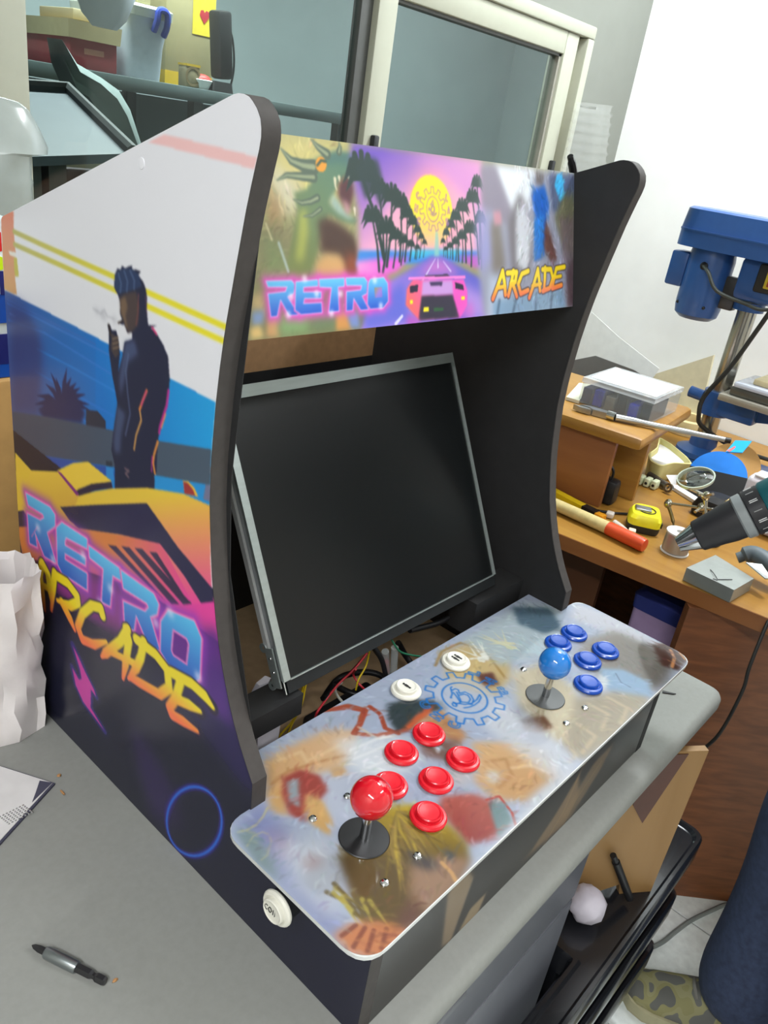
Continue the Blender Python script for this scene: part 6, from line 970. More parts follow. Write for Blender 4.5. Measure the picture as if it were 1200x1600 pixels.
q = (1.9106,0.1541,0.0200); tag(MB().lathe([(0.045, 0), (0.066, 0), (0.068, 0.02), (0.066, 0.04), (0.045, 0.04), (0.044, 0.02), (0.045, 0)], (q[0], q[1] + 0.01, 0.0005), n=36, cap0=False, cap1=False).build('tape_roll', mat('masking_tape', (208, 190, 140), 0.6)), 'cream masking tape roll lying behind the moulded tray', 'tape')
# sheets leaning near the wall
def lean(name, pts, m, lb, cat, off=(0.004, 0, 0)): return tag(MB().prism(pts, off).build(name, m), lb, cat)
_p = [Vector(q) for q in ((1.9000,0.5305,0.2489), (1.9000,0.4323,0.2035), (1.9000,0.2836,0.1484), (1.9000,0.3246,0.0863), (1.9000,0.5658,0.0162), (1.9000,0.5868,0.0922))]
lean('plastic_sheet', [_p[5], _p[0], _p[1], _p[2], (1.87, _p[3].y, 0.0005), (1.87, _p[4].y, 0.0005)], film('white_sheet_film', (232, 236, 234), 0.9, 0.3), 'glossy white plastic sheet leaning by the wall behind the organizer', 'sheet', (0.003, 0, 0))
_p = [Vector(q) for q in ((1.7600,0.5115,0.1163), (1.7600,0.4191,0.1615), (1.7600,0.2984,0.1560), (1.7600,0.2405,0.1409), (1.7600,0.2676,0.1181))]
lean('grey_pouch', [_p[0], _p[1], _p[2], _p[3], (1.74, _p[3].y, 0.0005), (1.74, _p[0].y, 0.0005)], mat('grey_pouch_film', (106, 108, 108), 0.3), 'dark grey plastic pouch in front of the white plastic sheet', 'pouch', (0.004, 0, 0))
a_, b_, c_, d_ = (1.9700,0.3582,0.0870), (1.9700,0.1707,0.2126), (1.9700,0.1519,0.0925), (1.9700,0.3506,-0.0078)
lean('leaning_board', [a_, b_, (b_[0], c_[1], 0.0005), (b_[0], d_[1], 0.0005)], mat('cream_panel', (214, 208, 178), 0.6), 'cream panel leaning against the white wall behind the organizer', 'panel', (0.012, 0, 0))
lean('paper_stack', [(1.2150,0.2031,0.1850), (1.3549,0.2498,0.1850), (1.3798,0.2295,0.1850), (1.2197,0.1738,0.1850)], mat('stack_paper', (200, 196, 176), 0.7), 'small stack of off-white papers at the left end of the organizer', 'paper', (0, 0, -0.007))
# discs, card and white case on the right
q = Vector((1.4600,-0.1053,-0.0268)); vd = (Vector((-0.336, -0.57, 0.647)) - q).normalized(); vd = (vd + Vector((0, 0.2, 0.35))).normalized(); uu, ww, _ = frame(vd); R_ = 0.064; q.z = max(q.z, 0.0); 
ds = thing('two_tone_disc', 'blue and black round disc leaning by the drill press base', 'disc', (q.x, q.y, 0.0))
def arc(c, r, a0, a1, n=24): return [c + uu * (r * math.cos(math.radians(a0 + (a1 - a0) * k / n))) + ww * (r * math.sin(math.radians(a0 + (a1 - a0) * k / n))) for k in range(n + 1)]
cc_ = Vector((1.4600,-0.0844,0.0229)); cc_.z = max(cc_.z, R_ * math.sqrt(1 - vd.z ** 2) + 0.001); MB().prism(arc(cc_, R_, 20, 175), vd * -0.004).build('blue_face', mat('disc_blue', (30, 116, 206), 0.4), ds, ds); MB().prism(arc(cc_, R_, 175, 380), vd * -0.004).build('black_face', mat('disc_black', (26, 26, 28), 0.4), ds, ds)
cb_ = Vector((1.5600,-0.0826,0.0302)); cb_.z = max(cb_.z, 0.062 * math.sqrt(1 - vd.z ** 2) + 0.006); tag(MB().prism([cb_ + uu * (0.062 * math.cos(k * math.pi / 18)) + ww * (0.062 * math.sin(k * math.pi / 18)) for k in range(36)], vd * -0.006).build('abrasive_disc', mat('disc_tan', (178, 134, 78), 0.8)), 'tan abrasive disc leaning behind the blue one', 'disc')
cd = thing('business_card', 'bright blue card with a red mark propped near the drill press base', 'card', (1.5200,-0.0899,0.1060)); MB().prism([(1.5000,-0.0744,0.1026), (1.5000,-0.1090,0.1139), (1.5400,-0.1100,0.1347), (1.5400,-0.0752,0.1237)], (0.001, 0, -0.002)).build('card', mat('card_blue', (40, 160, 230), 0.4), cd, cd); MB().prism([(1.4980,-0.0753,0.1065), (1.5180,-0.0840,0.1168), (1.5180,-0.0889,0.1155), (1.4980,-0.0829,0.1062)], (0.0005, 0, 0)).build('red_mark', mat('card_red', (206, 90, 90), 0.5), cd, cd)
wq = Vector((1.3585,-0.1693,0.0000)); tq = Vector((1.3900,-0.1630,0.1163))
wc = thing('white_case', 'white rounded plastic case standing on the desk at the right edge', 'case', (wq.x + 0.04, wq.y - 0.12, 0.0)); MB().bx(wq.x, wq.x + 0.05, wq.y - 0.26, wq.y, 0.0005, tq.z, 0.014, 4).build('case_body', mat('case_white', (206, 198, 206), 0.4), wc, wc); MB().bx(wq.x + 0.004, wq.x + 0.046, wq.y - 0.25, wq.y - 0.012, tq.z - 0.001, tq.z + 0.004, 0.002).build('case_lid', mat('case_lid', (226, 226, 230), 0.4), wc, wc)
# helping-hand magnifier
HX = 1.22; hh = thing('magnifier_stand', 'helping-hand stand with a round magnifier and steel arms on the desk', 'magnifier', (HX, -0.165, 0.0)); M_ns = mat('nickel', (190, 186, 170), 0.22, 0.95)
hb = Vector((1.2200,-0.1615,-0.0001)); MB().lathe([(0.001, 0.0005), (0.034, 0.0005), (0.034, 0.008), (0.022, 0.018), (0.010, 0.022)], (HX, hb.y - 0.004, 0), n=28).build('base', M_black, hh, hh)
MB().cyl((HX, hb.y, 0.018), (1.2200,-0.1421,0.0879), 0.0045, n=12).build('post', M_ns, hh, hh); ra, rb_ = Vector((1.2200,-0.0744,0.0438)), Vector((1.2200,-0.1897,0.0743)); MB().cyl(ra, rb_, 0.0028, n=10).build('cross_rod', M_ns, hh, hh)
for q in ((1.2200,-0.1413,0.0620), (1.2200,-0.1421,0.0879), (1.2200,-0.1536,0.0285), (1.2200,-0.0760,0.0430), (1.2200,-0.1821,0.0738)): MB().ball(q, 0.0085, (1, 1, 1.2), 12, 8).build('joint', M_ns, hh, hh)
for q0, q1 in (((1.2150,-0.1427,0.0639), (1.1900,-0.1408,0.0597)), ((1.2150,-0.1435,0.0897), (1.1900,-0.1617,0.1075)), ((1.2200,-0.1421,0.0879), (1.2000,-0.1314,0.0926))): MB().cyl(q0, q1, 0.003, n=8).build('thumb_screw', M_ns, hh, hh)
MB().tube([ra, Vector((1.2100,-0.0951,0.0230)), Vector((1.2000,-0.1112,0.0035))], [0.004, 0.0035, 0.002], 8).build('crocodile_clip', mat('brass_dark', (120, 104, 70), 0.4, 0.8), hh, hh); MB().tube([rb_, Vector((1.2300,-0.1796,0.0857)), Vector((1.2400,-0.1815,0.0924))], [0.004, 0.0035, 0.002], 8).build('crocodile_clip', mat('brass_dark', (120, 104, 70), 0.4, 0.8), hh, hh)
lc = Vector((1.2200,-0.1120,0.1151)); nl = Vector((-0.38, 0.0, 0.92)).normalized(); lu = Vector((0, 1, -0.25)).normalized(); lw = nl.cross(lu).normalized()
def lring(r, h, n=32): return [lc + nl * h + (lu * math.cos(2 * math.pi * k / n) + lw * math.sin(2 * math.pi * k / n)) * r for k in range(n)]
MB().loft([lring(.034, -.003), lring(.0365, -.003), lring(.0365, .003), lring(.034, .003), lring(.034, -.003)], False, False).build('lens_ring', mat('lens_rim', (190, 200, 186), 0.2, 0.3), hh, hh)
MB().loft([lring(.004, -.006), lring(.018, -.005), lring(.033, -.001), lring(.033, .001), lring(.018, .005), lring(.004, .006)]).build('lens', glass('lens_glass', (226, 234, 230), 0.18), hh, hh, 80)
MB().cyl(lc - lw * 0.035 if (lc - lw * 0.035).z < lc.z else lc + lw * 0.035, (1.2200,-0.1421,0.0879), 0.0035, n=10).build('lens_arm', M_ns, hh, hh)
# solder spool, tape measure, steel block, terminal strip
q = Vector((1.1079,-0.1508,0.0000)); so_ = thing('solder_spool', 'spool of silver solder wire standing on the desk edge', 'spool', (q.x, q.y, 0)); MB().lathe([(0.008, 0.0005), (0.027, 0.0005), (0.027, 0.003), (0.008, 0.003)], (q.x, q.y, 0), n=28).build('lower_flange', mat('spool_white', (206, 204, 200), 0.4), so_, so_); sp_ = [(0.024, 0.003)]
for k in range(11): sp_ += [(0.0252, 0.005 + k * 0.0034), (0.0238, 0.0066 + k * 0.0034)]
MB().lathe(sp_, (q.x, q.y, 0), n=32).build('wire_winding', mat('solder_tin', (176, 174, 174), 0.38, 0.7), so_, so_, 80); MB().lathe([(0.0075, 0.0405), (0.026, 0.0405), (0.026, 0.0435), (0.0075, 0.0435), (0.0075, 0.0405)], (q.x, q.y, 0), n=28, cap0=False, cap1=False).build('upper_flange', mat('spool_white', (206, 204, 200), 0.4), so_, so_)
q = Vector((1.1542,-0.0615,0.0000)); tm = thing('tape_measure', 'yellow and black tape measure lying on the desk', 'tape measure', (q.x, q.y, 0), (0, 0, 0.5)); tp = round_poly([(-.036, -.03), (.036, -.03), (.036, .02), (.012, .034), (-.036, .034)], .016, 5)
MB().loft([[(x * .94, y * .94, .0005) for x, y in tp], [(x, y, .006) for x, y in tp], [(x, y, .022) for x, y in tp]]).build('lower_case', mat('tape_black', (36, 36, 34), 0.5), tm); MB().loft([[(x * 1.01, y * 1.01, .016) for x, y in tp], [(x * 1.01, y * 1.01, .030) for x, y in tp], [(x * .86, y * .86, .038) for x, y in tp]]).build('upper_case', mat('tape_yellow', (216, 206, 30), 0.4), tm); MB().box((0, .008, .040), (.022, .032, .006), None, .002).build('belt_clip', M_wr, tm); MB().lathe([(.016, .038), (.018, .038), (.018, .0395), (.016, .0395)], (0, 0, 0), n=20, cap0=False, cap1=False).build('face_ring', mat('tape_black', (36, 36, 34), 0.5), tm)
for x_ in (-.026, -.013, 0.0, .014): MB().box((x_, -.0305, .023), (.009, .002, .010), None).build('printed_mark', mat('tape_black', (36, 36, 34), 0.5), tm)
bk = thing('steel_block', 'flat grey steel block with a wire offcut on the desk edge', 'block', (1.0855,-0.2446,0.0000)); tpq = [Vector(q) for q in ((1.0086,-0.2097,0.0260), (1.0042,-0.2975,0.0260), (1.0828,-0.3054,0.0260), (1.1126,-0.2233,0.0260))]
MB().loft([[v + Vector((0, 0, -0.0255)) for v in tpq], [v for v in tpq]]).build('block', mat('milled_steel', (160, 164, 160), 0.4, 0.5), bk, bk); MB().tube([(1.0397,-0.2412,0.0272), (1.0248,-0.2534,0.0290), (1.0121,-0.2646,0.0272), (1.0093,-0.2576,0.0272)], 0.0007, 6).build('wire_offcut', M_dks, bk, bk); MB().tube([(1.0133,-0.2642,0.0272), (1.0385,-0.2814,0.0272)], 0.0007, 6).build('wire_offcut', M_dks, bk, bk)
q = Vector((1.3801,0.0344,0.0000)); te = thing('terminal_strip', 'three-way white terminal strip on the desk beside the riser', 'connector', (q.x, q.y, 0)); M_te = mat('terminal_cream', (206, 214, 180), 0.4)
for k in range(3):
    b = te.location + Vector((0.002 * k, -0.0165 * (k - 1), 0)); tt = MB().box(b + Vector((0, 0, 0.011)), (0.024, 0.013, 0.020), None, 0.003).build('terminal', M_te, te, te); MB().cyl(b + Vector((-0.0124, 0, 0.010)), b + Vector((-0.0121, 0, 0.010)), 0.0035, n=12).build('terminal_hole', M_black, tt, te)
# long tools on the desk edge
ml = thing('wooden_rod', 'pale round wooden rod with an orange-red tip lying along the desk edge', 'rod', (1.0718,-0.0128,0.0000)); h0, h1, h2 = Vector((1.0545,0.1236,0.0140)), Vector((1.0535,-0.0325,0.0140)), Vector((1.0464,-0.1147,0.0145))
MB().cyl(h0, h1, 0.0120, 0.0128, 20).build('shaft', mat('worn_wood', (196, 176, 120), 0.6, var=0.15, scale=60), ml, ml); MB().lathe([(0.0132, 0), (0.0140, 0.004), (0.0140, (h2 - h1).length - 0.008), (0.0125, (h2 - h1).length - 0.001), (0.004, (h2 - h1).length)], h1, h2 - h1, 20).build('tip', mat('orange_red', (206, 74, 34), 0.4, coat=0.2), ml, ml)
def flat_tool(a, b, wdt, z0, z1, m, nm, par, root):
    a = Vector(a); b = Vector(b); d = (b - a).normalized(); p_ = Vector((-d.y, d.x, 0)) * wdt / 2
    return MB().prism([Vector((v.x, v.y, z0)) for v in (a + p_, b + p_, b - p_, a - p_)], (0, 0, z1 - z0)).build(nm, m, par, root)
kn = thing('utility_knife', 'yellow and black utility knife lying behind the wooden handle', 'knife', (1.1285,0.0702,0.0000)); M_ky = mat('knife_yellow', (222, 186, 24), 0.4)
flat_tool((1.1291,0.1600,0.0080), (1.1105,0.0518,0.0080), 0.018, 0.0005, 0.013, M_ky, 'handle', kn, kn); flat_tool((1.1105,0.0518,0.0080), (1.1068,0.0198,0.0080), 0.018, 0.0005, 0.014, M_black, 'grip', kn, kn); flat_tool((1.1068,0.0198,0.0080), (1.1046,0.0010,0.0080), 0.016, 0.001, 0.012, mat('knife_orange', (226, 150, 30), 0.4), 'end_cap', kn, kn)
kn2 = thing('screwdriver', 'yellow screwdriver with a black band next to the tape measure', 'screwdriver', (1.1099,0.0296,0.0000)); MB().cyl((1.0780,0.0819,0.0080), (1.0720,0.0113,0.0080), 0.0062, n=14).build('shank', M_black, kn2, kn2); MB().cyl((1.0698,0.0104,0.0090), (1.0758,-0.0323,0.0090), 0.0085, n=14).build('handle', M_ky, kn2, kn2)
gb = thing('glue_nozzle', 'clear glue nozzle with a cream cap beside the screwdriver tip', 'nozzle', (1.1156,-0.0404,0.0000)); MB().lathe([(0.006, 0), (0.006, 0.02), (0.0035, 0.045)], (1.1057,-0.0217,0.0075), Vector((1.0880,-0.0661,0.0065)) - Vector((1.1057,-0.0217,0.0075)), 14).build('nozzle', film('nozzle_clear', (220, 214, 206), 0.8), gb, gb); MB().box((1.0927,-0.0661,0.0080), (0.016, 0.014, 0.014), rotz(0.4), 0.002).build('cap', mat('cream_cap', (206, 198, 170), 0.5), gb, gb)
q = (1.1360,0.0033,0.0000); tag(MB().box((q[0], q[1], 0.006), (0.02, 0.016, 0.011), rotz(0.3), 0.003).build('wire_nut', mat('nut_pale', (206, 196, 186), 0.4)), 'small pale wire nut between knife and tape measure', 'connector')
cbk = thing('cable_offcut', 'black cord running from the knife grip to the tape measure', 'cord', (1.1443,0.0256,0.0000)); MB().tube([(1.1334,0.0357,0.0030), (1.1542,0.0092,0.0030), (1.1838,-0.0159,0.0030)], 0.0024, 6).build('cord', M_black, cbk, cbk)
rt = thing('steel_tube', 'dull steel tube with a ring end near the terminal strip', 'tube', (1.4386,0.0210,0.0000)); MB().cyl((1.4248,0.0525,0.0120), (1.4038,-0.0040,0.0100), 0.0085, n=16).build('barrel', mat('tube_grey', (112, 108, 100), 0.35, 0.8), rt, rt); MB().lathe([(0.006, 0), (0.011, 0), (0.011, 0.008), (0.006, 0.008), (0.006, 0)], (1.3913,-0.0136,0.0120), (-1, 0.2, 0.3), 18, False, False).build('ring', M_ns, rt, rt)
tag(MB().prism([(1.4412,0.0188,0.0200), (1.4683,0.0034,0.0200), (1.4609,-0.0026,0.0010), (1.4474,0.0011,0.0010)], (0.002, 0, 0.001)).build('paper_tag', mat('tag_white', (226, 226, 226), 0.5)), 'white triangular paper tag near the magnifier', 'tag')
bs = thing('test_strip', 'white plastic strip with a blue end under the magnifier', 'strip', (1.4293,-0.0538,0.0000)); flat_tool((1.4342,-0.0068,0.0040), (1.3983,-0.0833,0.0040), 0.022, 0.0005, 0.008, mat('strip_white', (222, 222, 224), 0.4), 'strip', bs, bs); flat_tool((1.4661,-0.0374,0.0040), (1.4548,-0.0668,0.0040), 0.02, 0.0005, 0.010, mat('strip_blue', (40, 120, 210), 0.4), 'blue_end', bs, bs)
bl = thing('tool_pouch', 'black fabric tool pouch behind the magnifier', 'pouch', (1.4473,-0.1222,0.0000)); q = Vector((1.3541,-0.1455,0.0000)); MB().loft([[(q.x + x * k, q.y + y * k * 1.4, z) for x, y in round_poly([(-.03, -.03), (.05, -.03), (.05, .04), (-.03, .04)], .02, 4)] for z, k in ((.0005, 1), (.02, 1.05), (.04, .9), (.05, .5))]).build('pouch_body', mat('pouch_black', (24, 24, 26), 0.6, bump=0.4), bl, bl)
dm = thing('scraper_tool', 'grey curved tool handle with a metal plate beside the steel block', 'scraper', (1.2185,-0.2774,0.0000)); MB().tube([(1.1296,-0.2572,0.0300), (1.1413,-0.2792,0.0450), (1.1318,-0.3156,0.0400), (1.1342,-0.3631,0.0160)], [0.010, 0.016, 0.017, 0.016], 14).build('handle', mat('handle_grey', (84, 92, 98), 0.5), dm, dm); MB().prism([(1.0991,-0.2800,0.0400), (1.1151,-0.3030,0.0420), (1.0906,-0.3318,0.0340), (1.0809,-0.3226,0.0340)], (0, 0, 0.002)).build('blade', M_wr, dm, dm)
# cable hanging down past the table corner, grey cable on the floor
tag(MB().tube([(1.13, -0.38, 0.008), (1.05, -0.372, 0.008), (1.0200,-0.3637,0.0035), (0.9850,-0.3686,-0.0821), (0.9850,-0.3730,-0.1342), (0.9850,-0.3656,-0.2325), (0.9850,-0.3455,-0.2998), (0.9850,-0.3188,-0.4161), (0.98, -0.20, ZF + 0.2), (0.95, -0.15, ZF + 0.004)], 0.0032, 8).build('black_cable', mat('cable_black', (34, 34, 32), 0.5)), 'thin black cord hanging from the desk edge past the table corner', 'cord')
tag(MB().tube([(1.2232,-0.5213,-0.7345), (1.1740,-0.4798,-0.7345), (1.1352,-0.4619,-0.7345), (1.0702,-0.4384,-0.7345), (1.0168,-0.4258,-0.7345), (0.9639,-0.4144,-0.7345), (0.9033,-0.3873,-0.7345)], 0.0048, 8).build('floor_cable', mat('cable_floor', (120, 126, 124), 0.5)), 'grey cable winding across the white floor tiles', 'cable')
# clear clamshell hung beside the window
ck = thing('blister_pack', 'clear ribbed plastic clamshell hanging on the wall right of the window', 'packaging', ((1.7647,0.6000,0.7121)[0], 0.60, (1.7647,0.6000,0.7121)[2])); rings = []
top_l, top_r, bot_l, bot_r = [Vector(q) for q in ((1.6792,0.6000,0.7786), (1.8593,0.6000,0.7918), (1.6808,0.6000,0.6042), (1.9174,0.6000,0.6013))]
for k in range(25):
    t_ = k / 24; l_ = top_l.lerp(bot_l, t_); r_ = top_r.lerp(bot_r, t_); wv = 0.5 + 0.5 * math.cos(t_ * 8 * 2 * math.pi); th = 0.012 + 0.016 * wv; e_ = 0.004 * wv
    rings.append([Vector((l_.x + (r_.x - l_.x) * u_ + (e_ if u_ > .5 else -e_), 0.605 + sgn * th * math.sin(math.pi * min(max(u_, .02), .98)) ** .5, l_.z + (r_.z - l_.z) * u_)) for u_, sgn in [(0, 0), (.08, -1), (.3, -1), (.5, -.6), (.7, -1), (.92, -1), (1, 0), (.92, 1), (.5, .6), (.08, 1)]])
MB().loft(rings).build('clamshell', film('clear_blister', (214, 218, 216), 0.14, 0.04), ck, ck, 25); MB().cyl((ck.location.x, 0.595, top_l.z - 0.004), (ck.location.x, 0.655, top_l.z - 0.002), 0.003, n=10).build('nail', M_wr, ck, ck)

# ================================================================== CORDLESS DRILL AND THE PERSON HOLDING IT
TT = Vector((0.660, -0.285, 0.215)); TA = Vector((0.380, -0.650, 0.658)).normalized(); TD = (Vector((0, 0, -1)) + TA * TA.z).normalized()
cdz = thing('cordless_drill', 'teal and black cordless drill with a steel chuck held at the right edge', 'drill', TT)
def cl_(nm, pr, m, par=cdz, n=28): return MB().lathe(pr, TT, TA, n).build(nm, m, par, cdz)
cl_('chuck', [(0.004, -0.004), (0.010, -0.003), (0.018, 0.022), (0.019, 0.026), (0.012, 0.03)], M_chrome); cl_('chuck_sleeve', [(0.018, 0.022), (0.0205, 0.024), (0.0235, 0.050), (0.0260, 0.066), (0.0265, 0.078), (0.02, 0.080)], mat('drill_black', (38, 38, 42), 0.45))
cl_('torque_ring', [(0.0265, 0.078), (0.0290, 0.080), (0.0295, 0.090), (0.0265, 0.092)], mat('ring_grey', (140, 146, 148), 0.4)); nr = cl_('number_ring', [(0.0270, 0.091), (0.0300, 0.093), (0.0305, 0.112), (0.027, 0.114)], mat('drill_black', (38, 38, 42), 0.45))
uu, ww, _ = frame(TA)
for k in range(14):
    a_ = 2 * math.pi * k / 14; c_ = TT + TA * 0.1025 + (uu * math.cos(a_) + ww * math.sin(a_)) * 0.0304; tn = uu * -math.sin(a_) + ww * math.cos(a_); mm = MB()
    for s_ in (-1, 1): mm.cyl(c_ - TA * 0.005 + tn * 0.0012 * s_ * (k % 2), c_ + TA * 0.005 + tn * 0.0012 * s_ * (k % 2), 0.0006, n=6)
    mm.build('ring_mark', mat('mark_white', (206, 206, 206), 0.5), nr, cdz)
bdy = cl_('motor_housing', [(0.0290, 0.112), (0.0320, 0.116), (0.0340, 0.15), (0.0345, 0.205), (0.031, 0.225), (0.012, 0.232)], mat('drill_teal', (30, 92, 100), 0.4))
h0 = TT + TA * 0.175 + TD * 0.02; h1 = TT + TA * 0.195 + TD * 0.15; MB().tube([h0, h0.lerp(h1, .35), h0.lerp(h1, .7), h1], [0.022, 0.0185, 0.019, 0.022], 14).build('grip', mat('drill_black', (38, 38, 42), 0.45), cdz, cdz); MB().box(h1 + TD * 0.022, (0.075, 0.10, 0.045), Matrix((TA.cross(TD), TA, TD)).transposed(), 0.008).build('battery', mat('drill_black', (38, 38, 42), 0.45), cdz, cdz); MB().box(h0 + TD * 0.022 - TA * 0.022, (0.014, 0.014, 0.026), Matrix((TA.cross(TD), TA, TD)).transposed(), 0.004).build('trigger', mat('drill_teal', (30, 92, 100), 0.4), cdz, cdz)

def skin(name, J, E, m, parent, root, levels=2):
    me = bpy.data.meshes.new(name + '_tmp'); keys = list(J); ix = {k: i for i, k in enumerate(keys)}
    me.from_pydata([tuple(J[k][0]) for k in keys], [(ix[a], ix[b]) for a, b in E], []); o = bpy.data.objects.new(name + '_tmp', me); COL.objects.link(o)
    md = o.modifiers.new('skin', 'SKIN'); md.use_smooth_shade = True; lay = me.skin_vertices[0] if me.skin_vertices else None
    if lay is None:
        bm = bmesh.new(); bm.from_mesh(me); bm.verts.layers.skin.verify(); bm.to_mesh(me); bm.free(); lay = me.skin_vertices[0]
    for i, k in enumerate(keys):
        r = J[k][1]; r = r if isinstance(r, tuple) else (r, r); lay.data[i].radius = r; lay.data[i].use_root = (i == 0)
    sb = o.modifiers.new('sub', 'SUBSURF'); sb.levels = levels; sb.render_levels = levels
    bpy.context.view_layer.update(); dg = bpy.context.evaluated_depsgraph_get(); me2 = bpy.data.meshes.new_from_object(o.evaluated_get(dg)); me2.name = name
    bpy.data.objects.remove(o); bpy.data.meshes.remove(me)
    inv = Matrix.Translation(-root.location); me2.transform(inv); me2.polygons.foreach_set('use_smooth', [True] * len(me2.polygons)); me2.materials.clear(); me2.materials.append(m); ob_ = bpy.data.objects.new(name, me2); COL.objects.link(ob_); ob_.parent = parent; return ob_
PF = Vector((-0.50, 0.866, 0)); PR = Vector((0.866, 0.50, 0))      # facing, person's right
per = thing('person', 'person in blue jeans and camouflage trainers holding the cordless drill at the right', 'person', (0.86, -0.62, ZF))
kn_r, an_r = Vector((0.915, -0.552, -0.22)), Vector((0.905, -0.585, -0.655)); hip_c = Vector((0.86, -0.66, 0.22)); hip_r = hip_c + PR * 0.10; hip_l = hip_c - PR * 0.10; kn_l = hip_l + PF * 0.04 + Vector((0, 0, -0.46)); an_l = hip_l - PF * 0.02 + Vector((0, 0, -0.88))
chest = hip_c + Vector((0, 0, 0.36)) + PF * 0.05; neck = chest + Vector((0, 0, 0.145)) + PF * 0.01; sh_r = chest + PR * 0.19 + Vector((0, 0, 0.08)); sh_l = chest - PR * 0.19 + Vector((0, 0, 0.08))
hand_r = h0.lerp(h1, 0.42) - TA * -0.0; wr_r = hand_r + TA * 0.055 + PR * 0.05 + Vector((0, 0, -0.01)); el_r = sh_r + Vector((0.03, -0.06, -0.27)); el_l = sh_l + Vector((-0.05, -0.03, -0.28)); wr_l = el_l + PF * 0.16 + Vector((0.0, 0, -0.17))
M_skin = mat('skin_tone', (206, 158, 132), 0.5, var=0.05); M_jean = mat('blue_denim', (52, 62, 88), 0.85, var=0.22, scale=90, bump=0.3); M_shirt = mat('grey_shirt', (96, 98, 104), 0.85, var=0.08)
head_c = neck + Vector((0, 0, 0.150)) + PF * 0.02
fing = {}; fe = []; pal = hand_r + TA * 0.030
J = {'pel': (hip_c, (0.12, 0.09)), 'che': (chest, (0.13, 0.09)), 'nec': (neck, 0.060), 'hd0': (head_c + Vector((0, 0, -0.090)) + PF * 0.012, 0.072), 'hd1': (head_c + Vector((0, 0, -0.03)), 0.100), 'hd2': (head_c + Vector((0, 0, 0.045)), 0.104), 'hd3': (head_c + Vector((0, 0, 0.095)), 0.072),
     'shr': (sh_r, 0.05), 'elr': (el_r, 0.040), 'wrr': (wr_r, 0.028), 'pmr': (pal + PR * 0.012, (0.026, 0.02)), 'shl': (sh_l, 0.05), 'ell': (el_l, 0.040), 'wrl': (wr_l, 0.028), 'pml': (wr_l + PF * 0.04 + Vector((0, 0, -0.05)), (0.03, 0.016)),
     'hpr': (hip_r, 0.07), 'knr': (kn_r, 0.055), 'anr': (an_r, 0.04), 'hpl': (hip_l, 0.07), 'knl': (kn_l, 0.055), 'anl': (an_l, 0.04)}
E = [('pel', 'che'), ('che', 'nec'), ('nec', 'hd0'), ('hd0', 'hd1'), ('hd1', 'hd2'), ('hd2', 'hd3'), ('che', 'shr'), ('shr', 'elr'), ('elr', 'wrr'), ('wrr', 'pmr'), ('che', 'shl'), ('shl', 'ell'), ('ell', 'wrl'), ('wrl', 'pml'), ('pel', 'hpr'), ('hpr', 'knr'), ('knr', 'anr'), ('pel', 'hpl'), ('hpl', 'knl'), ('knl', 'anl')]
gs = TA.cross(TD).normalized(); gs = gs if gs.dot(PR) > 0 else -gs
for k in range(4):
    c_ = h0.lerp(h1, 0.22 + 0.16 * k); L_ = (1, 1.08, 1.02, .85)[k]; r_ = (.0088, .009, .0086, .0078)[k]
    J['f%da' % k] = (c_ + gs * 0.028 + TA * 0.008, r_ * 1.1); J['f%db' % k] = (c_ + gs * 0.024 - TA * 0.022 * L_, r_); J['f%dc' % k] = (c_ - gs * 0.004 - TA * 0.029 * L_, r_ * .95); J['f%dd' % k] = (c_ - gs * 0.026 * L_ - TA * 0.012, r_ * .85); E += [('pmr', 'f%da' % k), ('f%da' % k, 'f%db' % k), ('f%db' % k, 'f%dc' % k), ('f%dc' % k, 'f%dd' % k)]
    b_ = wr_l + PF * 0.06 + Vector((0, 0, -0.085)) + PR * (0.027 - 0.018 * k); J['g%da' % k] = (b_, r_); J['g%db' % k] = (b_ + PF * 0.012 + Vector((0, 0, -0.035 * L_)), r_); J['g%dc' % k] = (b_ + PF * 0.034 + Vector((0, 0, -0.055 * L_)), r_ * .85); E += [('pml', 'g%da' % k), ('g%da' % k, 'g%db' % k), ('g%db' % k, 'g%dc' % k)]
c_ = h0.lerp(h1, 0.10); J['t0'] = (c_ + TA * 0.030 + gs * 0.004, .0105); J['t1'] = (c_ + TA * 0.016 - gs * 0.022, .0098); J['t2'] = (c_ - TA * 0.012 - gs * 0.027, .0085); E += [('pmr', 't0'), ('t0', 't1'), ('t1', 't2')]
J['u0'] = (wr_l + PF * 0.045 + PR * 0.045 + Vector((0, 0, -0.04)), .0105); J['u1'] = (wr_l + PF * 0.07 + PR * 0.055 + Vector((0, 0, -0.07)), .009); E += [('pml', 'u0'), ('u0', 'u1')]
body = skin('body', J, E, M_skin, per, per)
